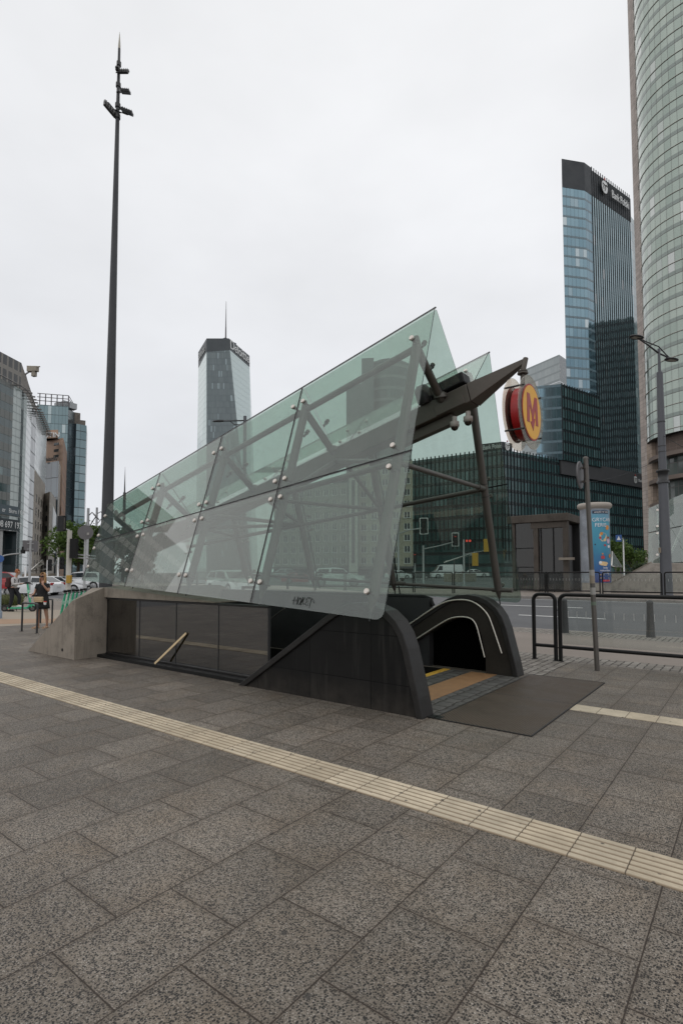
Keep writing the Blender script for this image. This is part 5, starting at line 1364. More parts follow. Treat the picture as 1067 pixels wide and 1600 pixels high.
# concrete ramp wall and glass of the second entrance
d = 31.5
P0, P1, P2, P3 = gp(930, d + 1, RZ), gp(1016, d, RZ), gp(1075, d - 1, RZ), gp(1140, d - 2, RZ)
ME = thing('metro_entrance', 'pale green glass metro entrance with a sloping concrete wall behind the street lamp', 'metro entrance', tuple(P1))
z1_ = zz(1016, 880, d); off = Vector((0, .5, 0)); mb = MB()
mb.prism([P0, P3, Vector((P3.x, P3.y, z1_)), Vector((P1.x, P1.y, z1_)), Vector((P0.x, P0.y, RZ + .05))], off); bevel(mb.build('ramp_wall', M_CONCL, ME), .03)
mb = MB(); e_ = Vector((0, -.05, .0)); mb.prism([P0 + Vector((0, 0, .06)), P1 + Vector((0, 0, z1_ - RZ + .01)), P1 + Vector((0, 0, z1_ - RZ + .08)), P0 + Vector((0, 0, .13))], (0, .56, 0)); mb.build('coping', M_CONC, ME)
G0, G1 = at(1012, 881, d + .5), at(1130, 874, d - 1.2); T0, T1 = at(1012.5, 794, d + 1.3), at(1130, 745, d - .4)
M0, M1 = G0.lerp(T0, .55), G1.lerp(T1, .5)
M_GL2 = sheet_glass('far_canopy_glass', (.62, .70, .665), .10, .22, (.42, .46, .44))
nn = (G1 - G0).cross(T0 - G0).normalized()
for q in ([G0, G1, M1 - Vector((0, 0, .03)), M0 - Vector((0, 0, .03))], [M0 + Vector((0, 0, .03)), M1 + Vector((0, 0, .03)), T1, T0]):
    mb = MB(); mb.prism(q, -nn * .03); mb.build('glass_panel', M_GL2, ME)
mb = MB(); mb.tube(M0, M1, .02, n=6); mb.build('joint_seal', M_DARK, ME)
for t_, s_ in ((.14, .14), (.14, .50), (.14, .62), (.14, .90)):
    p = (G0.lerp(T0, s_)).lerp(G1.lerp(T1, s_), t_ * .9); mb = MB(); mb.lathe([(.07, 0), (.07, .04)], p, nn if nn.y < 0 else -nn, 12); mb.build('bolt', M_BOLT, ME)
mb = MB(); mb.tube(G0.lerp(G1, .16) + Vector((0, .25, 0)), T0.lerp(T1, .12) + Vector((0, .25, -.3)), .07, n=10); mb.build('leg', M_INOX, ME)
mb = MB(); mb.tube(G0.lerp(G1, .3) + Vector((0, .8, .6)), T0.lerp(T1, .6) + Vector((0, .8, -.6)), .08, n=10); mb.build('leg', M_INOX, ME)
# small wedge canopies of other entrances
def wedge(u0, v0, u1, v1, ut, vt, d, label, m, grp='distant metro canopies'):
    A_, B_, C_ = at(u0, v0, d), at(u1, v1, d + 3), at(ut, vt, d + 1)
    T = thing('metro_canopy', label, 'canopy', (A_.x, A_.y, RZ), 0, grp); off = Vector((-.6, 2.2, .3))
    n = (B_ - A_).cross(C_ - A_).normalized() * .04
    mb = MB(); mb.prism([A_, B_, C_], n); mb.build('glass_panel', m, T)
    mb = MB(); mb.prism([A_ + off, B_ + off, C_ + off], n); mb.build('glass_panel', m, T)
    mb = MB(); mb.path([A_, C_, B_], .06, 6); mb.path([B_, A_, A_ + off], .06, 6); mb.build('frame', M_INOX, T)
    mb = MB(); mb.bb((min(A_.x, B_.x), min(A_.y, B_.y), RZ - .3), (max(A_.x, B_.x), max(A_.y, B_.y) + .5, RZ + 1.1)); mb.build('base', M_CONC, T)
    for q in (.3, .8): p = A_.lerp(B_, q); mb = MB(); mb.tube((p.x, p.y + .3, RZ), p + Vector((0, .3, .1)), .07, n=6); mb.build('leg', M_STEEL, T)
M_GL3 = sheet_glass('teal_canopy_glass', (.35, .60, .55), .10, .3, (.10, .26, .23))
wedge(693, 879, 741, 866, 741, 863, 78, 'small teal metro canopy beyond the white van', M_GL3)
wedge(955, 884, 971, 886, 956, 862, 52, 'white edged metro canopy right of the advertising column', M_GL2)
wedge(46, 893, 69, 881, 67, 875, 62, 'pale wedge canopy behind the left pedestrians', M_GL2)

# ------------------------------------------------------------------ mast with floodlights
d = 30.0; b = at(171.2, 935, d); b.z = 0; mt = at(187.5, 50, d); b = Vector((mt.x - .12, mt.y, 0)); zt_m = mt.z
MS = thing('light_mast', 'very tall dark tapering light mast with floodlights and a pale spike', 'mast', tuple(b))
mb = MB(); z1 = zz(187, 76, d); ax_ = lambda z: Vector((b.x + (mt.x - b.x) * z / zt_m, b.y, z))
rad = lambda z: .36 + (.07 - .36) * (z / z1) ** 1.0
zsx = [0, 4, 8, 12, 16, 20, 24, z1 - 4, z1]
mb.path([ax_(z) for z in zsx], [rad(z) for z in zsx], 20); mb.build('shaft', painted('mast_paint', (.040, .042, .046), .5, .2, .12, .6), MS)
mb = MB(); mb.path([ax_(z1), ax_(z1 + .15), ax_(zt_m)], [.062, .07, .006], 12); mb.build('spike', painted('spike_brass', (.33, .31, .26), .4, .5, .1, 2), MS)
mb = MB()
for v in (100, 133, 165, 182): z = zz(187, v, d); mb.path([ax_(z - .12), ax_(z + .12)], rad(z) + .05, 14)
mb.build('ring', M_DARK, MS)
def flood(u, v, w, h, rx, rz_, ry=0.0):
    p = at(u, v, d - .2); z = p.z; Mx = Matrix.Translation(p) @ Matrix.Rotation(rz_, 4, 'Z') @ Matrix.Rotation(rx, 4, 'X') @ Matrix.Rotation(ry, 4, 'Y')
    mb = MB(); mb.box(p, (1, 1, 1), M=Mx @ Matrix.Diagonal((w, h, .13, 1)))
    for k in range(5): mb.box(p, (1, 1, 1), M=Mx @ Matrix.Translation((-w * .4 + k * w * .2, 0, .10)) @ Matrix.Diagonal((.02, h * .7, .08, 1)))
    f = bevel(mb.build('floodlight', M_DARK, MS), .02)
    mb = MB(); mb.box(p, (1, 1, 1), M=Mx @ Matrix.Translation((0, 0, -.068)) @ Matrix.Diagonal((w * .88, h * .86, .01, 1))); mb.build('lens', flat('flood_lens', (.06, .06, .065), .1), f, world=False)
    q = ax_(z + .1); mb = MB(); l_ = Mx @ Vector((-w / 2 - .02, 0, 0)); r_ = Mx @ Vector((w / 2 + .02, 0, 0)); mb.path([l_, l_ + (q - p) * .6, r_ + (q - p) * .6, r_], .025, 6); mb.tube(p + (q - p) * .6, q, .03, n=6); mb.build('yoke', M_DARK, f, world=False)
flood(194, 112, .55, .36, R(60), YAW); flood(184.5, 108, .22, .25, R(70), YAW)
flood(196.5, 143, .50, .42, R(18), YAW + .1); flood(199, 174.5, .62, .5, R(20), YAW + .15, R(14)); flood(172, 170, .78, .60, R(62), YAW + .35, R(42))
# slimmer poles beyond
def spire(u, v, d, r, label, vb=930):
    p = at(u, v, d); mb = MB(); T = thing('pole', label, 'pole', (p.x, p.y, 0))
    mb.path([(p.x, p.y, 0), (p.x, p.y, p.z * .78)], [r, r * .8], 10); mb.build('shaft', M_DARK, T)
    mb = MB(); mb.path([(p.x, p.y, p.z * .78), (p.x, p.y, p.z)], [r * .45, .01], 8); mb.build('spike', M_DARK, T); return T
spire(196, 729, 70, .22, 'thin dark spiked mast showing above the low end of the glass canopy')

# ------------------------------------------------------------------ poles, signs and signals
def pole_thing(name, label, cat, u, vt, d, r, mat, vb=None, group=None, z0=None):
    p = at(u, vt, d); z0 = road_z(p.y) if z0 is None else z0
    T = thing(name, label, cat, (p.x, p.y, z0), 0, group)
    mb = MB(); mb.lathe([(r * 1.5, z0), (r * 1.5, z0 + .25), (r, z0 + .3), (r * .9, p.z)], (p.x, p.y, 0), n=12); mb.build('post', mat, T); return T, p
M_GALV = painted('galvanised_steel', (.33, .335, .34), .5, .3, .1, 4)
M_LRD = flat('lamp_red', (.5, .03, .02), .4, 0, (1, .08, .05), .7); M_LOFF = flat('lamp_off', (.03, .03, .03), .2)
def signal(T, p, face, red=True, sc=1.0, lamps=3, frame=False):
    f = Vector(face).normalized(); s = Vector((-f.y, f.x, 0)); rz = math.atan2(f.y, f.x)
    mb = MB(); mb.box(p, (.24 * sc, .34 * sc, .34 * sc * lamps), rz)
    for k in range(lamps): mb.path([p + Vector((0, 0, ((lamps - 1) / 2 - k) * .33 * sc + .05)) + f * .1 * sc, p + Vector((0, 0, ((lamps - 1) / 2 - k) * .33 * sc + .08)) + f * .32 * sc], .13 * sc, 8)
    h = mb.build('signal_head', M_BLACK, T)
    for k in range(lamps):
        mb = MB(); mb.lathe([(.105 * sc, 0), (.105 * sc, .02)], p + f * .122 * sc + Vector((0, 0, ((lamps - 1) / 2 - k) * .33 * sc)), f, 12); mb.build('lamp', M_LRD if (k == 0 and red) else M_LOFF, h, world=False)
    if frame:
        mb = MB(); q = p - f * .02; w, hh = .30 * sc, .62 * sc
        for a_, b_ in (((-w, -hh), (w, -hh)), ((w, -hh), (w, hh)), ((w, hh), (-w, hh)), ((-w, hh), (-w, -hh))): mb.tube(q + s * a_[0] + Vector((0, 0, a_[1])), q + s * b_[0] + Vector((0, 0, b_[1])), .03 * sc, n=6)
        mb.build('backboard_edge', M_WHITE, h, world=False)
tocam_v = lambda p: Vector((-p.x, -p.y, 0)).normalized()
# left cluster
T, p = pole_thing('signal_post', 'pale post with a black display box and dark traffic light beside the parked scooters', 'traffic light', 109.5, 829, 27, .13, painted('pale_post', (.42, .40, .36), .6, 0, .15, 3))
q = at(97, 818, 27); mb = MB(); mb.box(q, (.50, .16, .78), YAW - .5); bevel(mb.build('display_box', M_BLACK, T), .02)
mb = MB(); q2 = at(101.5, 818, 26.9); mb.box(q2, (.05, .14, .62), YAW - .1); mb.build('display_edge', M_STEEL, T)
mb = MB(); mb.path([q + Vector((.2, 0, -.3)), at(104, 827, 27), p], .035, 8); mb.build('arm', M_GALV, T)
q = at(116, 857, 26.8); signal(T, q, -tocam_v(q) + Vector((.5, 0, 0)), False, .95)
mb = MB(); mb.tube(at(110, 866, 27), at(150, 869, 27), .035, n=8); mb.tube(at(110, 871, 27), at(150, 873, 27), .035, n=8); mb.build('cross_arm', M_GALV, T)
mb = MB(); q = at(108.5, 905, 26.8); mb.box(q, (.21, .2, .40), YAW); bevel(mb.build('push_button_box', flat('signal_yellow', (.42, .25, .03), .5), T), .02)
T, p = pole_thing('sign_post', 'grey post with a round sign seen from behind, just left of the canopy', 'sign post', 134.5, 820, 25, .055, M_GALV)
q = at(134.5, 832, 24.9); tc_ = tocam_v(q); mb = MB(); mb.lathe([(.335, 0), (.335, .02)], q + tc_ * .07 + Vector((-.02, 0, 0)), -tc_, 32, sm=False); mb.build('sign_disc', M_SIGNGREY, T)
mb = MB(); mb.box(at(138, 834, 24.75), (.10, .02, .11), YAW); mb.build('sticker', M_STK[0], T)
T, p = pole_thing('sign_post', 'grey post with a rectangular sign seen from behind, left of the woman', 'sign post', 48.5, 844, 24, .055, M_GALV)
q = at(48, 853, 23.9); tc_ = tocam_v(q); mb = MB(); mb.box(q - tc_ * .12, (.60, .025, .50), math.atan2(q.y, q.x) - math.pi / 2); mb.build('sign_board', M_SIGNGREY, T)
mb = MB()
for dz in (.11, -.14): mb.box(q - tc_ * .09 + Vector((0, 0, dz)), (.26, .03, .035), math.atan2(q.y, q.x) - math.pi / 2)
mb.build('bracket', M_GALV, T)
T, p = pole_thing('signal_post', 'pale blue post with a curved signal arm at the left edge', 'traffic light', 1, 868, 19.5, .085, painted('blue_grey_post', (.22, .27, .33), .5, 0, .1, 3), z0=0)
mb = MB(); mb.path(smooth_line([at(1, 872, 19.5), at(6, 868, 19.6), at(18, 866, 20), at(35, 864.5, 20.5)]), .025, 8); mb.build('arm', M_GALV, T)
q = at(36.5, 862, 20.5); mb = MB(); mb.box(q, (.13, .1, .14), YAW); mb.box(q + Vector((-.03, 0, .12)), (.05, .05, .15), YAW); mb.build('camera_box', M_BLACK, T)
mb = MB(); mb.lathe([(.13, 0), (.13, .02)], at(.5, 873, 19.4), tocam_v(at(1.5, 873, 19.4)) + Vector((1.2, -.6, 0)), 20, sm=False); mb.build('sign_disc', flat('sign_blue', (.03, .10, .30), .4), T)
for u, vt, d, lab in ((75, 875, 44, 'thin white post between the rectangular sign and the woman'), (92, 871, 46, 'thin white post with a red traffic light behind the woman'), (40.5, 886, 40, 'thin white post behind the man on the scooter')):
    T, p = pole_thing('signal_post' if u == 92 else 'post', lab, 'post', u, vt, d, .07, M_WHITE)
    if u == 92: q = at(97.5, 880, d - .2); signal(T, q, tocam_v(q) + Vector((.6, 0, 0)), False, 1.0)
    if u == 75: q = at(78.5, 883, d - .2); signal(T, q, tocam_v(q), False, .9)
# ornate lamp poles far left of the canopy
for u, v, d, lab in ((138.5, 794, 60, 'far street lamp pole with a bracket just left of the canopy'), (152, 793, 75, 'farthest thin lamp pole just left of the canopy edge')):
    T, p = pole_thing('street_lamp', lab, 'street lamp', u, v, d, .16, M_GALV)
    mb = MB(); e = at(u + 12, v + 13, d); mb.path([p + Vector((0, 0, -.9)), p.lerp(e, .5), e], .06, 6); mb.path([p + Vector((0, 0, -2.4)), p.lerp(e, .6) + Vector((0, 0, -.9)), e], .05, 6); mb.build('arm', M_DARK, T)
    mb = MB(); lamp_head(mb, e, e - p, .6, .25); mb.build('lamp_head', M_DARK, T)
# lamp reaching out above the canopy
d = 36; p = at(383, 657, d); T = thing('street_lamp', 'street lamp with a long arm showing above the middle of the canopy', 'street lamp', (p.x, p.y, RZ))
mb = MB(); mb.lathe([(.16, RZ), (.11, p.z + .3)], (p.x, p.y, 0), n=12); mb.build('post', M_LAMP, T)
q = at(345, 658, d - .6); mb = MB(); mb.path([p, q], [.05, .04], 8); mb.path([p + Vector((0, 0, -.3)), p.lerp(q, .45) + Vector((0, 0, -.26)), p.lerp(q, .62)], .03, 6); mb.build('arm', M_DARK, T)
mb = MB(); lamp_head(mb, q + (q - p).normalized() * .12, q - p, .42, .17); mb.build('lamp_head', M_DARK, T)
# signals seen through the far canopy pane
def arm_signal(lab, up, vp_, ua, va, uh, vh, d, red, sc=1.0):
    T, p = pole_thing('signal_post', lab, 'traffic light', up, vp_, d, .09, M_GALV)
    mb = MB(); mb.path([Vector((p.x, p.y, at(up, va + 6, d).z)), at(ua, va, d), at(uh, vh, d)], .045, 8); mb.build('arm', M_GALV, T)
    q = at(uh, vh - 3, d - .2); signal(T, q, tocam_v(q), red, sc, 3, True); return T
arm_signal('traffic light on an arm above the road, upper one through the glass', 622, 820, 640, 828, 662, 825, 42, False, 1.0)
arm_signal('traffic light with a red figure on a long arm, lower one through the glass', 661, 852, 690, 852, 711, 846, 48, True, .95)
T, p = pole_thing('signal_post', 'short post with a lit red signal behind the canopy glass', 'traffic light', 648, 872, 50, .07, M_GALV)
q = at(648, 871, 49.8); signal(T, q, tocam_v(q), True, 1.0)
T, p = pole_thing('post', 'pale post with yellow signs behind the far canopy pane', 'post', 724, 843, 46, .08, M_GALV)
for u, v in ((742, 874), (760, 852)): q = at(u, v, 45.8); mb = MB(); mb.box(q, (.5, .12, 1.1), YAW - .3); mb.build('sign', flat('sign_amber', (.5, .28, .02), .5) if u == 742 else bpy.data.materials['sign_amber'], T)
mb = MB(); mb.tube(at(724, 866, 46), at(760, 860, 46), .03, n=6); mb.build('arm', M_GALV, T)
for u in (729, 734): q = at(u, 845, 45.8); mb = MB(); mb.lathe([(.10, 0), (.10, .05)], q, tocam_v(q), 10); mb.build('lamp', M_LRD, T)
T, p = pole_thing('signal_post', 'white framed traffic light left of the advertising column', 'traffic light', 912, 826, 38, .06, M_WHITE)
q = at(905, 823, 37.8); signal(T, q, tocam_v(q), False, .85, 3, True)
mb = MB(); mb.tube(q, p + Vector((0, 0, -.4)), .03, n=6); mb.build('arm', M_WHITE, T)
T, p = pole_thing('sign_post', 'blue pedestrian crossing sign on a white post right of the advertising column', 'sign post', 973, 843, 40, .05, M_WHITE)
q = at(966, 841, 39.8); tc_ = tocam_v(q); rz = math.atan2(tc_.y, tc_.x) + math.pi / 2
mb = MB(); mb.box(q, (.40, .03, .50), rz); sg = mb.build('sign_board', bpy.data.materials['sign_blue'], T)
s_ = Vector((-tc_.y, tc_.x, 0)); mb = MB(); mb.face([q + tc_ * .02 - s_ * .13 + Vector((0, 0, -.13)), q + tc_ * .02 + s_ * .13 + Vector((0, 0, -.13)), q + tc_ * .02 + Vector((0, 0, .17))]); mb.build('sign_symbol', M_WHITE, sg, world=False)
mb = MB(); mb.tube(q, Vector((p.x, p.y, q.z)), .03, n=6); mb.build('bracket', M_GALV, T)
T, p = pole_thing('sign_post', 'thin white post with a red ringed sign beside the lift pavilion', 'sign post', 897, 858, 40, .04, M_WHITE)
q = at(890, 868, 39.8); tc_ = tocam_v(q); mb = MB(); mb.lathe([(.22, 0), (.22, .02)], q, tc_, 24, sm=False); sg = mb.build('sign_disc', flat('sign_red', (.35, .03, .03), .4), T)
mb = MB(); mb.lathe([(.15, .022), (.15, .026)], q, tc_, 24, sm=False); mb.build('sign_centre', M_DARK, sg, world=False)
q = at(891, 875, 39.8); mb = MB(); mb.box(q, (.38, .02, .14), math.atan2(tc_.y, tc_.x) + math.pi / 2); mb.build('sign_plate', M_WHITE, T)
mb = MB(); mb.tube(at(890, 868, 39.9), at(897, 868, 40), .02, n=6); mb.build('bracket', M_GALV, T)

# ------------------------------------------------------------------ vehicles
def car_paint(n, c): 
    t = NT('car_paint_' + n); nd = t.n('BsdfPrincipled'); nd.inputs['Base Color'].default_value = (*c, 1); nd.inputs['Roughness'].default_value = .3; nd.inputs['Coat Weight'].default_value = .8; return t.done(nd.outputs[0])
CP = {'white': car_paint('white', (.66, .67, .68)), 'red': car_paint('red', (.36, .012, .014)), 'silver': car_paint('silver', (.36, .37, .38)), 'dark': car_paint('dark', (.03, .032, .036)), 'grey': car_paint('grey', (.14, .145, .15))}
M_CGL = flat('car_glass', (.022, .028, .032), .05); M_HEAD = flat('headlight_glass', (.6, .6, .58), .1); M_TAIL = flat('tail_light', (.30, .01, .01), .25); M_PLATE = flat('number_plate', (.6, .6, .58), .5)
SHAPES = {  # x, z of the lower body line, belt line and roof line (x forward), length, width
 'hatch': dict(L=4.2, W=1.76, H=1.48, hood=[(2.1, .55), (2.02, .78), (1.15, .98)], roof=[(1.15, .98), (.45, 1.40), (-.2, 1.48), (-1.1, 1.44), (-1.85, 1.02)], tail=[(-1.85, 1.02), (-2.06, .92), (-2.1, .5)]),
 'suv':   dict(L=4.65, W=1.88, H=1.66, hood=[(2.32, .6), (2.25, .95), (1.2, 1.10)], roof=[(1.2, 1.10), (.5, 1.56), (-.2, 1.66), (-1.6, 1.60), (-2.15, 1.12)], tail=[(-2.15, 1.12), (-2.28, 1.0), (-2.32, .55)]),
 'sedan': dict(L=4.6, W=1.82, H=1.44, hood=[(2.3, .52), (2.22, .78), (1.05, .96)], roof=[(1.05, .96), (.25, 1.38), (-.4, 1.44), (-1.1, 1.36), (-1.75, 1.02)], tail=[(-1.75, 1.02), (-2.24, .98), (-2.3, .5)]),
 'van':   dict(L=5.4, W=2.0, H=2.35, hood=[(2.7, .6), (2.6, 1.05), (2.0, 1.28)], roof=[(2.0, 1.28), (1.35, 2.2), (.9, 2.33), (-2.5, 2.35), (-2.68, 1.3)], tail=[(-2.68, 1.3), (-2.7, .9), (-2.7, .5)])}
def make_car(kind, paint, loc, rz, label, group='cars on the road'):
    S = SHAPES[kind]; T = thing('van' if kind == 'van' else 'car', label, 'van' if kind == 'van' else 'car', loc, rz, group); w = S['W'] / 2; wr = w * (.80 if kind != 'van' else .9)
    hood, roof, tail = S['hood'], S['roof'], S['tail']; wx = S['L'] * .295; rw = .33 if kind in ('hatch', 'sedan') else .37
    # body: side outline with wheel arches
    low = [(tail[-1][0], .28)]
    for cx_ in (-wx, wx):
        low += [(cx_ - rw - .06, .24)] + [(cx_ + (rw + .06) * math.cos(a), rw + (rw + .06) * math.sin(a)) for a in [R(180 - 30 * k) for k in range(0, 7)]] + [(cx_ + rw + .06, .24)]
    low += [(hood[0][0], .28)]
    up = hood + tail
    out = low + up; n = len(out); mb = MB(); vs = []
    for sgn in (-1, 1):
        for (x, z) in out:
            k = 1 - .16 * max(0, (abs(x) - S['L'] * .40) / (S['L'] * .10)) ** 1.5 if abs(x) > S['L'] * .40 else 1
            vs.append((x, sgn * w * k * (1 - .05 * max(0, (z - .6))), z))
    mb.idx(vs, [list(range(n))[::-1], list(range(n, 2 * n))]); mb.idx(vs, [(i, (i + 1) % n, n + (i + 1) % n, n + i) for i in range(n)])
    o = mb.build('body', CP[paint], T, world=False); bevel(o, .05, 3, 28)
    # cabin
    mb = MB(); m = len(roof); vs = []
    for sgn in (-1, 1):
        for i, (x, z) in enumerate(roof):
            kk = (z - roof[0][1]) / (S['H'] - roof[0][1]); vs.append((x, sgn * (w * .95 + (wr - w * .95) * max(kk, 0)), z - (.03 if i in (0, m - 1) else 0)))
    mb.idx(vs, [list(range(m))[::-1], list(range(m, 2 * m))]); mb.idx(vs, [(i, (i + 1) % m, m + (i + 1) % m, m + i) for i in range(m)])
    cb_ = mb.build('cabin', CP[paint], T, world=False); bevel(cb_, .045, 3, 25)
    V_ = [Vector(v) for v in vs]
    def inset(P, f, off):
        c = sum(P, Vector()) / len(P); nn_ = (P[1] - P[0]).cross(P[2] - P[0]).normalized()
        if nn_.dot(c - Vector((0, 0, 1.0))) < 0: nn_ = -nn_
        return [c + (p - c) * f + nn_ * off for p in P]
    def gface(name, P, f=.86, off=.012):
        mb = MB(); Q = inset(P, f, off); mb.face(Q); mb.build(name, M_CGL, T, world=False)
    def lerpP(a, b, t): return a + (b - a) * t
    for sgn, o_ in ((-1, 0), (1, m)):
        r0, r1, r2, r3, r4 = V_[o_:o_ + 5]; bl = lambda x: lerpP(r0, r4, (r0.x - x) / (r0.x - r4.x)) + Vector((0, 0, .05))
        if kind == 'van':
            gface('side_window', [bl(1.75), lerpP(r0, r1, .95), bl(.75) + Vector((0, 0, .85)), bl(.75)], .85)
        else:
            xm = (r1.x + r3.x) / 2 - .05
            up_ = lambda x: (lerpP(r1, r2, (r1.x - x) / (r1.x - r2.x)) if x > r2.x else lerpP(r2, r3, (r2.x - x) / (r2.x - r3.x))) - Vector((0, 0, .06))
            gface('side_window', [bl(r0.x - .28), lerpP(r0, r1, .9), up_(xm + .05), bl(xm + .05)], .93)
            gface('side_window', [bl(xm - .05), up_(xm - .05), up_(r3.x + .05), bl(r4.x + .35)], .93)
        mb = MB(); mb.box((r0.x - .35, sgn * (w + .07), r0.z + .08), (.12, .2, .13)); mb.build('mirror', M_BLACK if paint != 'red' else CP['red'], T, world=False)
        for z_ in (.72,):
            for x_ in (-.55, .45): mb = MB(); mb.box((x_, sgn * (w * .985 + .008), z_ + .16), (.18, .02, .03)); mb.build('door_handle', M_BLACK, T, world=False)
        xh = hood[1][0] - .10; mb = MB(); mb.box((xh, sgn * w * .66, hood[1][1] - .05), (.24, .42, .15), sgn * -.25); bevel(mb.build('headlight', M_HEAD, T, world=False), .03)
        xt = tail[1][0] + .08; mb = MB(); mb.box((xt, sgn * w * .72, tail[1][1] - .02), (.16, .34, .20 if kind != 'van' else .5), sgn * .2); bevel(mb.build('tail_light', M_TAIL, T, world=False), .03)
        for cx_ in (-wx, wx):
            mb = MB(); mb.lathe([(rw - .09, -.105), (rw - .02, -.11), (rw, -.07), (rw, .07), (rw - .02, .11), (rw - .09, .105)], (cx_, sgn * (w - .12), rw), (0, 1, 0), 24); wh = mb.build('wheel', M_RUB, T, world=False)
            mb = MB(); s_ = sgn; mb.lathe([(rw - .10, .0), (rw - .10, .012), (.05, .03)], (cx_, s_ * (w - .12 + .106), rw), (0, s_, 0), 20)
            for k in range(5):
                a = k * R(72); mb.box((cx_ + math.cos(a) * rw * .4, s_ * (w - .12 + .125), rw + math.sin(a) * rw * .4), (1, 1, 1), M=Matrix.Translation((cx_ + math.cos(a) * rw * .38, s_ * (w - .12 + .128), rw + math.sin(a) * rw * .38)) @ Matrix.Rotation(-a, 4, 'Y') @ Matrix.Diagonal((rw * .6, .02, .06, 1)))
            mb.build('rim', M_GALV, wh, world=False)
    gface('windscreen', [V_[0], V_[m], V_[m + 1], V_[1]], .88); gface('rear_window', [V_[m - 2], V_[2 * m - 2], V_[2 * m - 1], V_[m - 1]], .82)
    mb = MB(); mb.box((hood[0][0] + .005, 0, .52), (.05, S['W'] * .5, .20)); mb.build('grille', M_BLACK, T, world=False)
    mb = MB(); mb.box((tail[-1][0] - .01, 0, .72), (.03, .5, .12)); mb.build('number_plate', M_PLATE, T, world=False)
    mb = MB(); mb.box((hood[0][0] + .04, 0, .40), (.03, .5, .11)); mb.build('number_plate', M_PLATE, T, world=False)
    return T
HEAD = YAW                                              # cars on the cross street run along the view's horizontal
def put_car(kind, paint, u, vw, face, label, d=None):
    d = d or 45.0; p = gp(u, d); z = HC + (895 - vw) * d / F_PX; p.z = z
    T = make_car(kind, paint, p, face, label)
    if z > road_z(p.y) + .03 or z < road_z(p.y) - .5: T.location.z = z
    return T
Lr = YAW                                                # facing right along the image, pi + YAW faces left
put_car('hatch', 'red', 8, 924, YAW + .25, 'red hatchback at the left edge behind the man on the scooter', 40)
put_car('hatch', 'white', 52, 931, YAW + math.pi - .1, 'white hatchback side on, between the man and the woman', 40)
put_car('sedan', 'white', 94, 926, YAW + .2, 'white saloon partly hidden behind the woman', 46)
put_car('suv', 'white', 130, 922, YAW + math.pi, 'white car just left of the canopy, behind the round sign post', 48)
put_car('suv', 'white', 527, 917, YAW, 'white SUV seen through the lower right canopy pane', 46)
put_car('suv', 'white', 362, 929, YAW - .9, 'white car front seen through the lower middle canopy pane', 36)
put_car('hatch', 'silver', 450, 905, YAW + .1, 'pale silver car farther back, left of the white SUV behind the glass', 75)
put_car('sedan', 'red', 470, 912, YAW, 'dull red car behind the white SUV seen through the glass', 66)
put_car('van', 'white', 697, 903.5, YAW + math.pi, 'white panel van seen through the open end of the canopy', 92)
put_car('sedan', 'white', 742, 902, YAW, 'white car in front of the white van, through the far pane', 95)
put_car('hatch', 'white', 622, 905, YAW + .2, 'small white car left of the white van, beside the glass edge', 88)
put_car('hatch', 'dark', 655, 905, YAW - .2, 'dark car between the small white car and the white van', 95)
put_car('sedan', 'grey', 912, 906, YAW - .3, 'grey parked car left of the advertising column', 60)
put_car('hatch', 'dark', 893, 908, YAW, 'dark parked car right of the lift pavilion', 54)

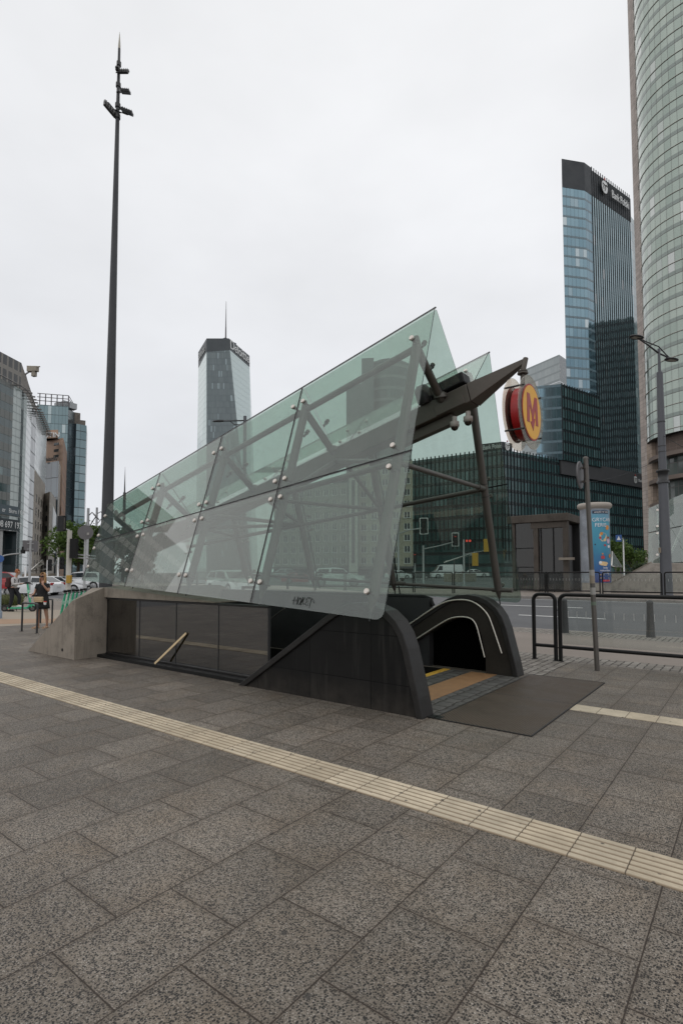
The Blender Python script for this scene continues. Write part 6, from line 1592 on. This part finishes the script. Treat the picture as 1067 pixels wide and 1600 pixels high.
# ------------------------------------------------------------------ trees and planting
def leaf_mat(n, a, b):
    t = NT(n); g = t.n('NewGeometry'); r_ = g.outputs['Random Per Island']; nd = t.n('BsdfPrincipled'); t.set(nd.inputs['Base Color'], t.mix(r_, a, b)); nd.inputs['Roughness'].default_value = .6
    tl = t.n('BsdfTranslucent'); t.set(tl.inputs[0], t.mix(r_, tuple(v * 1.2 for v in a), tuple(v * 1.3 for v in b))); ms = t.n('MixShader'); ms.inputs[0].default_value = .3
    t.set(ms.inputs[1], nd.outputs[0]); t.set(ms.inputs[2], tl.outputs[0]); return t.done(ms.outputs[0])
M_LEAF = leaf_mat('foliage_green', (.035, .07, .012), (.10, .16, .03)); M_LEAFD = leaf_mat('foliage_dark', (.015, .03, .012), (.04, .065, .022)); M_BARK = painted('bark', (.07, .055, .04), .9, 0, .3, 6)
def tree(name, label, p, h, r, seed, mat, nleaf=2600, trunk_h=.3, leaf=.16, group=None, flat_=1.0):
    rnd = random.Random(seed); T = thing(name, label, 'tree' if trunk_h > .12 else 'shrub', tuple(p), 0, group)
    mb = MB(); top_ = Vector((0, 0, h * .62)); mb.path([(0, 0, -.1), (.05, .03, h * trunk_h), (0, .1, h * .62)], [h * .03, h * .022, h * .008], 8); clumps = []
    for k in range(13):
        a = rnd.uniform(0, 6.28); rr_ = r * rnd.uniform(.25, .82); zz_ = h * rnd.uniform(trunk_h + .06, .9); 
        e = Vector((math.cos(a) * rr_, math.sin(a) * rr_, zz_)); s = Vector((.03, .03, h * min(trunk_h + rnd.uniform(0, .2), .55)))
        mb.path([s, s.lerp(e, .5) + Vector((0, 0, .1 * h * rnd.random())), e], [h * .012, h * .008, h * .003], 5); clumps.append((e, r * rnd.uniform(.22, .42)))
    for k in range(7): a = rnd.uniform(0, 6.28); clumps.append((Vector((math.cos(a) * r * .3, math.sin(a) * r * .3, h * rnd.uniform(.6, .92))), r * rnd.uniform(.25, .4)))
    mb.build('trunk', M_BARK, T, world=False)
    mb = MB()
    for k in range(nleaf):
        c, q = rnd.choice(clumps); v = Vector((rnd.gauss(0, 1), rnd.gauss(0, 1), rnd.gauss(0, .8))).normalized() * q * rnd.random() ** .45
        o = c + v; o.z = max(o.z, h * trunk_h * .7); s = leaf * rnd.uniform(.6, 1.3); a_ = Vector((rnd.gauss(0, 1), rnd.gauss(0, 1), rnd.gauss(0, 1))).normalized(); b_ = a_.cross(Vector((rnd.gauss(0, 1), rnd.gauss(0, 1), rnd.gauss(0, 1)))).normalized()
        mb.face([o - a_ * s, o + b_ * s * .55, o + a_ * s, o - b_ * s * .55])
    mb.build('crown', mat, T, world=False); return T
tree('tree', 'broad green tree behind the traffic lights, left of the canopy', gp(122, 66, .2), 8.2, 3.6, 3, M_LEAF, 5200, .28, .20)
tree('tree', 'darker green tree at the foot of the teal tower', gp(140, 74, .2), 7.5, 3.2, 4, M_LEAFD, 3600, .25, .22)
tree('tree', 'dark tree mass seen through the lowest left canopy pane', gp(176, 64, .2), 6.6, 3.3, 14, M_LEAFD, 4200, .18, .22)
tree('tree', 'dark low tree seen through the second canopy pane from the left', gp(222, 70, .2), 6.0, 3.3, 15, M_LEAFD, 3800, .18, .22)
tree('tree', 'small bright green tree between the lift pavilion and the advertising column', gp(897, 62, RZ), 5.6, 1.9, 5, M_LEAF, 2600, .2, .14)
tree('tree', 'green tree just right of the advertising column', gp(963, 66, RZ), 5.6, 2.0, 6, M_LEAF, 2600, .2, .14)
tree('tree', 'green tree right of the crossing sign, beside the second metro entrance', gp(988, 60, RZ), 4.6, 2.1, 8, M_LEAF, 2600, .16, .14)
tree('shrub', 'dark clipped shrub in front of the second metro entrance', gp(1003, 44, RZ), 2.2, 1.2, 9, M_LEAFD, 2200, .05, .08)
M_GRASS = leaf_mat('grass_blades', (.07, .085, .03), (.16, .17, .07))
def grass(name, pts, z, n, hgt, seed):
    rnd = random.Random(seed); mb = MB(); P = [Vector((p.x, p.y, 0)) for p in pts]
    for k in range(n):
        a, b = rnd.random(), rnd.random(); o = P[0].lerp(P[1], a).lerp(P[3].lerp(P[2], a), b); o.z = z; h = hgt * rnd.uniform(.5, 1.2); w = .02
        t_ = Vector((rnd.gauss(0, .25), rnd.gauss(0, .25), 1)) * h; s_ = Vector((rnd.gauss(0, 1), rnd.gauss(0, 1), 0)).normalized() * w
        mb.face([o - s_, o + s_, o + t_])
    return stuff(mb.build(name, M_GRASS))
grass('grass', [gp(-60, 26.3), gp(36, 27.5), gp(36, 31.5), gp(-60, 30)], 0, 9000, .42, 1)
M_LAWN = painted('lawn', (.075, .10, .035), .9, 0, .25, 3)
mb = MB(); mb.face([gp(-70, 25.8, .003), gp(38, 27, .003), gp(38, 32, .003), gp(-70, 31, .003)]); struct(mb.build('verge', M_LAWN))
mb = MB(); mb.face([gp(430, 44, RZ - .1), gp(560, 44, RZ - .1), gp(560, 49, RZ - .1), gp(430, 49, RZ - .1)]); mb2 = mb
mb.face([gp(600, 40, RZ - .1), gp(715, 40, RZ - .1), gp(715, 47, RZ - .1), gp(600, 47, RZ - .1)]); struct(mb.build('verge', M_LAWN))
grass('grass', [gp(936, 33.5), gp(985, 33.2), gp(985, 36), gp(936, 36)], RZ, 4000, .5, 2)

# ------------------------------------------------------------------ people, scooters
def skin_mesh(name, nodes, edges, mat, parent, root, sub=2, label=None):
    ks = list(nodes); ix = {k: i for i, k in enumerate(ks)}
    me = bpy.data.meshes.new(name); me.from_pydata([nodes[k][0] for k in ks], [(ix[a], ix[b]) for a, b in edges], []); me.materials.append(mat)
    o = link(bpy.data.objects.new(name, me)); m = o.modifiers.new('Skin', 'SKIN'); m.use_smooth_shade = True; m.branch_smoothing = .6
    for i, k in enumerate(ks):
        r_ = nodes[k][1]; me.skin_vertices[0].data[i].radius = r_ if hasattr(r_, '__len__') else (r_, r_); me.skin_vertices[0].data[i].use_root = (k == root)
    s = o.modifiers.new('Subdiv', 'SUBSURF'); s.levels = sub; s.render_levels = sub
    if parent is not None: o.parent = parent
    return o
M_SKIN = painted('skin', (.46, .27, .19), .5, 0, .06, 20); M_SKIN2 = painted('skin_tanned', (.40, .22, .15), .5, 0, .06, 20)
def hand(nodes, edges, wrist, palm_dir, side, tag_, curl=.5, s=1.0):
    """palm with five unequal bent fingers, appended to a skin skeleton"""
    d = Vector(palm_dir).normalized(); w = Vector(nodes[wrist][0]); sd_ = Vector(side); sd_ = (sd_ - d * sd_.dot(d)).normalized(); n = d.cross(sd_)
    nodes[tag_ + 'p'] = (tuple(w + d * .055 * s), (.026, .017)); edges.append((wrist, tag_ + 'p'))
    for i, (off, l) in enumerate(((-.028, .060), (-.010, .072), (.010, .068), (.027, .052))):
        b = w + d * .085 * s + sd_ * off; m_ = b + d * l * .5; e = m_ + (d * (1 - curl) + n * curl).normalized() * l * .6
        for q, p, r_ in (('a', b, .010), ('b', m_, .0085), ('c', e, .007)): nodes[f'{tag_}{i}{q}'] = (tuple(p), r_)
        edges += [(tag_ + 'p', f'{tag_}{i}a'), (f'{tag_}{i}a', f'{tag_}{i}b'), (f'{tag_}{i}b', f'{tag_}{i}c')]
    t1 = w + d * .035 * s - sd_ * .034; t2 = t1 + (d * .6 - sd_ * .6 + n * .3).normalized() * .04
    nodes[tag_ + 't1'] = (tuple(t1), .011); nodes[tag_ + 't2'] = (tuple(t2), .009); edges += [(wrist, tag_ + 't1'), (tag_ + 't1', tag_ + 't2')]
def face(parent, c, f, mat, s=1.0):
    """nose, eyes, mouth and ears on a head centred at c looking along f"""
    f = Vector(f).normalized(); r_ = Vector((f.y, -f.x, 0)).normalized(); u = r_.cross(f); c = Vector(c)
    mb = MB(); mb.path([c + f * .088 + u * .02, c + f * .112 - u * .018, c + f * .092 - u * .03], [.009, .014, .010], 8); mb.build('nose', mat, parent, world=False)
    mb = MB()
    for k in (-1, 1): mb.ball(c + r_ * k * .078 - u * .005, .026, 8, 6, sc=(.6, .6, 1)); 
    mb.build('ears', mat, parent, world=False)
    mb = MB()
    for k in (-1, 1): mb.ball(c + f * .082 + r_ * k * .032 + u * .012, .012, 8, 6)
    mb.build('eyes', flat('eye_dark', (.03, .02, .015), .2), parent, world=False) if 'eye_dark' not in bpy.data.materials else mb.build('eyes', bpy.data.materials['eye_dark'], parent, world=False)
    mb = MB(); mb.path([c + f * .086 - u * .055 - r_ * .024, c + f * .095 - u * .056, c + f * .086 - u * .055 + r_ * .024], .007, 6); mb.build('mouth', flat('lips', (.32, .08, .07), .4) if 'lips' not in bpy.data.materials else bpy.data.materials['lips'], parent, world=False)

# --- woman in black, local frame: x to her left in the photo's right, -y towards the camera
pw = gp(68, 16.15); WZ = YAW
WM = thing('person', 'woman in a black dress and sunglasses with one hand at her face', 'person', tuple(pw), WZ)
N = {}; Ed = []
def nd(k, p, r_, *links):
    N[k] = (p, r_)
    for l in links: Ed.append((k, l))
nd('pelvis', (0, 0, .86), (.145, .11)); nd('waist', (0, .0, 1.02), (.115, .09), 'pelvis'); nd('chest', (0, .0, 1.2), (.135, .10), 'waist'); nd('neck0', (0, .01, 1.335), (.06, .06), 'chest'); nd('neck', (.0, 0, 1.40), .046, 'neck0')
nd('jaw', (.0, -.012, 1.47), (.058, .068), 'neck'); nd('skull', (.0, .0, 1.545), (.070, .084), 'jaw'); nd('crown', (.0, .008, 1.60), (.05, .06), 'skull')
for s, k in ((-1, 'r'), (1, 'l')):
    nd('sh' + k, (s * .155, .01, 1.30), .050, 'chest')
    nd('hip' + k, (s * .075, 0, .80), .085, 'pelvis')
nd('kner', (-.10, -.04, .46), .056, 'hipr'); nd('calr', (-.115, .0, .30), .047, 'kner'); nd('ankr', (-.12, .03, .085), .030, 'calr'); nd('heer', (-.12, .05, .035), .030, 'ankr'); nd('toer', (-.155, -.13, .028), .026, 'heer')
nd('knel', (.115, .02, .46), .056, 'hipl'); nd('call', (.125, .06, .30), .047, 'knel'); nd('ankl', (.12, .07, .085), .030, 'call'); nd('heel', (.12, .09, .035), .030, 'ankl'); nd('toel', (.125, -.09, .028), .026, 'heel')
nd('elbr', (-.215, -.02, 1.06), .038, 'shr'); nd('wrir', (-.19, -.19, .985), .024, 'elbr')
nd('elbl', (.215, -.06, 1.09), .038, 'shl'); nd('wril', (.115, -.20, 1.30), .024, 'elbl')
hand(N, Ed, 'wrir', (-.1, -1, .15), (1, 0, .3), 'hr', .75); hand(N, Ed, 'wril', (-.35, .55, 1), (1, 0, .3), 'hl', .35, .9)
body = skin_mesh('body', N, Ed, M_SKIN2, WM, 'pelvis'); face(WM, (0, -.004, 1.525), (0, -1, -.03), M_SKIN2)
M_BLKF = painted('black_fabric', (.010, .010, .011), .85, 0, .3, 12)
def ring_cloth(name, rings, mat, parent, n=28, closed=False, wob=.0):       # rings: (cx, cy, z, rx, ry)
    mb = MB(); vs = []
    for (cx_, cy_, z, rx, ry) in rings:
        for j in range(n):
            a = 2 * math.pi * j / n; k = 1 + wob * math.sin(a * 7 + z * 9); vs.append((cx_ + math.cos(a) * rx * k, cy_ + math.sin(a) * ry * k, z))
    fs = [(i * n + j, i * n + (j + 1) % n, (i + 1) * n + (j + 1) % n, (i + 1) * n + j) for i in range(len(rings) - 1) for j in range(n)]
    mb.idx(vs, fs, 0, True); o = mb.build(name, mat, parent, world=False)
    so_ = o.modifiers.new('Solid', 'SOLIDIFY'); so_.thickness = .008; return o
ring_cloth('dress', [(0, 0, .58, .215, .175), (0, 0, .66, .21, .17), (0, 0, .80, .195, .15), (0, 0, .92, .175, .135), (0, 0, 1.03, .145, .115), (0, -.005, 1.14, .160, .128), (0, -.005, 1.24, .168, .125), (0, .005, 1.31, .15, .10), (0, .01, 1.345, .085, .075)], M_BLKF, WM, wob=.02)
for s in (-1, 1):
    e = Vector(N['elb' + ('r' if s < 0 else 'l')][0]); h_ = Vector((s * .135, .01, 1.305)); q = h_.lerp(e, .55); mb = MB(); mb.path([h_, h_.lerp(q, .5), q], [.062, .062, .060], 14, caps=False); o = mb.build('sleeve', M_BLKF, WM, world=False)
M_HAIR = painted('hair_blonde', (.36, .20, .085), .55, 0, .35, 30)
def hair(parent, c, f, mat, length, w=.088):
    f = Vector(f).normalized(); r_ = Vector((f.y, -f.x, 0)).normalized(); u = Vector((0, 0, 1)); c = Vector(c); mb = MB(); n, m = 22, 9; vs = []
    for i in range(m):
        for j in range(n):
            a = (j / (n - 1) - .5) * R(262); t_ = i / (m - 1)
            if t_ < .5: th = t_ * 2 * math.pi / 2; rr_ = math.sin(th); z = math.cos(th) * .105
            else: rr_ = 1.0 + .06 * math.sin(t_ * 9 + j); z = -(t_ - .5) * 2 * length
            vs.append(c - f * math.cos(a) * (w + .018) * rr_ + r_ * math.sin(a) * w * rr_ + u * (z + .012))
    fs = [(i * n + j, i * n + j + 1, (i + 1) * n + j + 1, (i + 1) * n + j) for i in range(m - 1) for j in range(n - 1)]
    mb.idx(vs, fs, 0, True); o = mb.build('hair', mat, parent, world=False); s_ = o.modifiers.new('Solid', 'SOLIDIFY'); s_.thickness = .022; s_.offset = 1; return o
hair(WM, (0, .012, 1.555), (0, -1, 0), M_HAIR, .24)
mb = MB()
for s in (-1, 1): mb.lathe([(.032, 0), (.032, .008)], (s * .036, -.098, 1.545), (s * .2, -1, 0), 14); mb.tube((s * .066, -.088, 1.55), (s * .082, .01, 1.55), .004, n=5)
mb.tube((-.012, -.100, 1.552), (.012, -.100, 1.552), .004, n=5); mb.build('sunglasses', M_BLACK, WM, world=False)
M_SANDAL = painted('sandal_tan', (.42, .27, .17), .6, 0, .1, 20)
for k in 'rl':
    a, b = Vector(N['hee' + k][0]), Vector(N['toe' + k][0]); mb = MB(); mb.path([a + Vector((0, .03, -.022)), b + Vector((0, -.05, -.018))], [.036, .042], 10); mb.path([a.lerp(b, .55) + Vector((-.045, 0, -.01)), a.lerp(b, .5) + Vector((0, 0, .045)), a.lerp(b, .55) + Vector((.045, 0, -.01))], .012, 6); mb.build('sandal', M_SANDAL, WM, world=False)
Tm = Matrix.Translation(pw) @ Matrix.Rotation(WZ, 4, 'Z')
def wloc(p): return Tm @ Vector(p)
T = thing('handbag', 'small pale gold handbag hanging in front of the woman in black', 'handbag', tuple(wloc((0, -.2, .86))), WZ)
mb = MB(); mb.box((0, 0, .0), (.27, .07, .16)); bevel(mb.build('pouch', painted('bag_gold', (.50, .37, .22), .4, .1, .1, 10), T, world=False), .02, 3)
mb = MB(); mb.box((0, -.037, .02), (.26, .012, .09)); bevel(mb.build('flap', bpy.data.materials['bag_gold'], T, world=False), .005)
mb = MB(); mb.path([(-.13, .02, .07), (-.13, .08, .28), (-.05, .08, .45), (.09, .22, .50)], .007, 6); mb.path([(.13, .02, .07), (.15, .08, .25), (.12, .2, .44), (.09, .22, .50)], .007, 6); mb.build('strap', M_BLACK, T, world=False)
T = thing('cup', 'pale takeaway cup in the right hand of the woman in black', 'cup', tuple(wloc((-.20, -.275, .975))), WZ)
mb = MB(); mb.lathe([(.030, -.05), (.040, .06)], (0, 0, 0), n=18); mb.build('body', painted('cup_pink', (.62, .50, .47), .5), T, world=False)
mb = MB(); mb.lathe([(.043, .06), (.043, .072), (.034, .085)], (0, 0, 0), n=18); mb.build('lid', M_WHITE, T, world=False)
T = thing('paper_cup', 'red and white paper cup standing on the hoop rail beside the woman', 'cup', tuple(at(71, 941, 15.6)), 0)
mb = MB(); mb.lathe([(.032, -.07), (.042, .0)], n=18); mb.build('body', M_WHITE, T, world=False)
mb = MB(); mb.lathe([(.0425, .0), (.045, .03)], n=18); mb.build('band', flat('cup_red', (.55, .05, .03), .5), T, world=False)
# hoop rail in front of her
a, b = gp(37.5, 15.3), gp(61, 14.75)
def hoop_rail(p, q, label):
    v = q - p; T = thing('hoop_rail', label, 'railing', tuple(p), math.atan2(v.y, v.x), 'dark hoop rails by the scooters'); w = v.length
    mb = MB(); mb.path(hoop_path(w, .80, .05), .026, 10); mb.build('frame', M_DARK, T, world=False)
    for xx in (0, w): mb = MB(); mb.lathe([(.05, 0), (.05, .01)], (xx, 0, 0), n=12); mb.build('base_plate', M_DARK, T, world=False)
hoop_rail(a, b, 'dark hoop rail in front of the woman in black')
hoop_rail(gp(84, 17.2), gp(66, 17.6), 'dark hoop rail behind the woman, beside the scooters')

# --- kick scooters (local x forward, standing on their wheels)
M_SGRN = painted('scooter_green', (.035, .36, .19), .4, 0, .06, 6); M_SGR2 = painted('scooter_pale_green', (.30, .55, .42), .45, 0, .1, 8)
def scooter(loc, rz, label, group=None, lean=0.0):
    T = thing('kick_scooter', label, 'scooter', tuple(loc), rz, group); T.rotation_euler = (lean, 0, rz)
    for x in (.0, .88):
        mb = MB(); mb.lathe([(.06, -.02), (.105, -.028), (.118, -.014), (.118, .014), (.105, .028), (.06, .02)], (x, 0, .118), (0, 1, 0), 20); wh = mb.build('wheel', M_RUB, T, world=False)
        mb = MB(); mb.lathe([(.06, -.022), (.06, .022)], (x, 0, .118), (0, 1, 0), 14); mb.build('hub', M_STEEL, wh, world=False)
    mb = MB(); mb.box((.42, 0, .14), (.62, .15, .055)); mb.box((.42, 0, .171), (.56, .13, .006)); bevel(mb.build('deck', M_SGRN, T, world=False), .012)
    mb = MB(); mb.path([(.72, 0, .15), (.80, 0, .26), (.79, 0, .36)], [.035, .04, .036], 10); mb.build('neck', M_SGRN, T, world=False)
    mb = MB(); mb.path([(.86, 0, .16), (.80, 0, .34), (.69, 0, 1.10)], [.03, .034, .028], 12); mb.box((.79, 0, .52), (.055, .075, .34), M=Matrix.Translation((.775, 0, .55)) @ Matrix.Rotation(-.145, 4, 'Y') @ Matrix.Diagonal((.075, .085, .42, 1))); mb.build('stem', M_SGRN, T, world=False)
    mb = MB(); mb.box((.0, 0, 0), (1, 1, 1), M=Matrix.Translation((.735, 0, .80)) @ Matrix.Rotation(-.145, 4, 'Y') @ Matrix.Diagonal((.085, .06, .10, 1))); mb.build('stem_label', M_SGR2, T, world=False)
    mb = MB(); mb.tube((.69, -.23, 1.11), (.69, .23, 1.11), .014, n=8); mb.build('handlebar', M_BLACK, T, world=False)
    for s in (-1, 1): mb = MB(); mb.tube((.69, s * .13, 1.11), (.69, s * .25, 1.11), .020, n=8); mb.tube((.72, s * .12, 1.10), (.76, s * .2, 1.085), .006, n=5); mb.build('grip', M_RUB, T, world=False)
    mb = MB(); mb.box((.70, 0, 1.13), (.10, .09, .07)); bevel(mb.build('display', M_BLACK, T, world=False), .01)
    mb = MB(); mb.path([(-.12, 0, .16), (-.05, 0, .255), (.08, 0, .25), (.16, 0, .19)], .02, 6); mb.build('rear_fender', M_BLACK, T, world=False)
    mb = MB(); mb.path([(.80, 0, .255), (.88, 0, .262), (.97, 0, .20)], .022, 6); mb.build('front_fender', M_SGRN, T, world=False)
    mb = MB(); mb.tube((.35, .05, .13), (.30, .16, .01), .009, n=6); mb.build('kickstand', M_BLACK, T, world=False)
    return T
sc0 = None
labs = ['leftmost of the parked green scooters, nearest the woman', 'second parked green scooter from the woman', 'middle one of the parked green scooters in the row', 'parked green scooter, second from the concrete block', 'parked green scooter in the row nearest the canopy corner', 'rearmost parked green scooter showing only its handlebar by the canopy corner']
vdir = YAW + R(90)
for k in range(6):
    p = gp(104 + k * 6.3, 15.6 + k * .34)
    rz = YAW + R(212)
    if sc0 is None: o = sc0 = scooter(p, rz, labs[0], 'green scooters parked in a row', R(-10))
    else: o = copy_tree(sc0); o.location = p; o['label'] = labs[k]; o.rotation_euler = (R(-10 + (k % 3) * 1.5), 0, rz + R((k * 7) % 5 - 2))
    f = Matrix.Rotation(rz, 3, 'Z') @ Vector((.69, .19, 0)); o.location = p - f

# --- man stepping on a green scooter at the left
dm = 23.0; ps_ = gp(10, dm); rzm = YAW
scm = scooter(ps_, rzm, 'green scooter ridden by the man at the left', None, 0)
scm.scale = (1.35, 1.08, 1.08)
pm = gp(23.5, dm + .05); Tm2 = Matrix.Translation(pm) @ Matrix.Rotation(rzm, 4, 'Z')
MN = thing('person', 'red haired man in pale shirt and dark trousers standing on a green scooter', 'person', tuple(pm), rzm)
N = {}; Ed = []
# he faces +x (to the right), looking down at his hands
nd('pelvis', (-.02, 0, .98), (.12, .13)); nd('waist', (0, 0, 1.12), (.10, .12), 'pelvis'); nd('chest', (.02, 0, 1.33), (.115, .14), 'waist'); nd('neck0', (.05, 0, 1.48), (.065, .065), 'chest'); nd('neck', (.085, 0, 1.54), .05, 'neck0')
nd('jaw', (.13, 0, 1.60), (.062, .068), 'neck'); nd('skull', (.135, 0, 1.675), (.078, .088), 'jaw'); nd('crown', (.12, 0, 1.735), (.055, .06), 'skull')
for s, k in ((-1, 'r'), (1, 'l')):
    nd('sh' + k, (.02, s * .17, 1.43), .055, 'chest'); nd('elb' + k, (.08, s * .22, 1.16), .042, 'sh' + k); nd('wri' + k, (.32, s * .09, 1.19), .027, 'elb' + k); nd('hip' + k, (-.02, s * .085, .92), .09, 'pelvis')
nd('kner', (-.03, -.09, .52), .06, 'hipr'); nd('ankr', (-.12, -.10, .12), .038, 'kner'); nd('heer', (-.15, -.10, .05), .035, 'ankr'); nd('toer', (.04, -.11, .045), .032, 'heer')
nd('knel', (.20, .09, .60), .06, 'hipl'); nd('ankl', (.16, .09, .28), .038, 'knel'); nd('heel', (.13, .09, .225), .035, 'ankl'); nd('toel', (.31, .09, .215), .032, 'heel')
hand(N, Ed, 'wrir', (1, .15, .05), (0, 1, 0), 'hr', .7); hand(N, Ed, 'wril', (1, -.15, .05), (0, -1, 0), 'hl', .7)
skin_mesh('body', N, Ed, M_SKIN, MN, 'pelvis'); face(MN, (.135, 0, 1.655), (1, 0, -.35), M_SKIN)
M_SHIRT = painted('shirt_pale_grey', (.46, .45, .45), .85, 0, .1, 12); M_TROU = painted('trousers_navy', (.012, .013, .018), .85, 0, .25, 12)
C = {}; E2 = []
def grow(keys, f, extra=0.0): 
    for k in keys: p, r_ = N[k]; C[k] = (p, tuple(q * f + extra for q in (r_ if hasattr(r_, '__len__') else (r_, r_))))
grow(['waist', 'chest', 'shr', 'shl', 'elbr', 'elbl', 'wrir', 'wril'], 1.12, .014); C['hem'] = ((-.02, 0, .97), (.145, .155)); C['col'] = ((.05, 0, 1.475), (.075, .075))
skin_mesh('shirt', C, [('hem', 'waist'), ('waist', 'chest'), ('chest', 'col'), ('chest', 'shr'), ('chest', 'shl'), ('shr', 'elbr'), ('elbr', 'wrir'), ('shl', 'elbl'), ('elbl', 'wril')], M_SHIRT, MN, 'chest')
C = {}; grow(['pelvis', 'hipr', 'hipl', 'kner', 'knel', 'ankr', 'ankl'], 1.1, .016)
skin_mesh('trousers', C, [('pelvis', 'hipr'), ('pelvis', 'hipl'), ('hipr', 'kner'), ('hipl', 'knel'), ('kner', 'ankr'), ('knel', 'ankl')], M_TROU, MN, 'pelvis')
for k in 'rl':
    a, b = Vector(N['hee' + k][0]), Vector(N['toe' + k][0]); mb = MB(); mb.path([a + Vector((-.03, 0, -.012)), a.lerp(b, .5) + Vector((0, 0, .0)), b + Vector((.05, 0, -.012))], [.042, .048, .034], 10); mb.build('shoe', M_WHITE if k == 'l' else M_BLACK, MN, world=False)
M_RHAIR = painted('hair_red', (.30, .095, .03), .6, 0, .35, 30); hair(MN, (.125, 0, 1.70), (1, 0, -.1), M_RHAIR, .06, .092)
T = thing('backpack', 'dark red backpack on the back of the man on the scooter', 'backpack', tuple(Tm2 @ Vector((-.20, 0, 1.24))), rzm)
mb = MB(); mb.box((0, 0, 0), (.20, .30, .46)); bevel(mb.build('pack', painted('pack_maroon', (.05, .012, .012), .8), T, world=False), .07, 4)
mb = MB(); mb.box((-.10, 0, -.08), (.08, .24, .22)); bevel(mb.build('pocket', bpy.data.materials['pack_maroon'], T, world=False), .03, 3)
mb = MB()
for s in (-1, 1): mb.path([(.06, s * .11, .2), (.20, s * .13, .24), (.32, s * .14, .1), (.26, s * .15, -.12), (.08, s * .12, -.18)], .014, 6)
mb.build('strap', M_BLACK, T, world=False)
T = thing('phone', 'dark phone held in both hands by the man on the scooter', 'phone', tuple(Tm2 @ Vector((.45, 0, 1.22))), rzm)
mb = MB(); mb.box((0, 0, 0), (1, 1, 1), M=Matrix.Rotation(-.6, 4, 'Y') @ Matrix.Diagonal((.14, .07, .009, 1))); bevel(mb.build('case', M_BLACK, T, world=False), .003)
mb = MB(); mb.box((0, 0, 0), (1, 1, 1), M=Matrix.Rotation(-.6, 4, 'Y') @ Matrix.Translation((0, 0, .0055)) @ Matrix.Diagonal((.128, .062, .001, 1))); mb.build('screen', flat('phone_screen', (.03, .035, .04), .08), T, world=False)
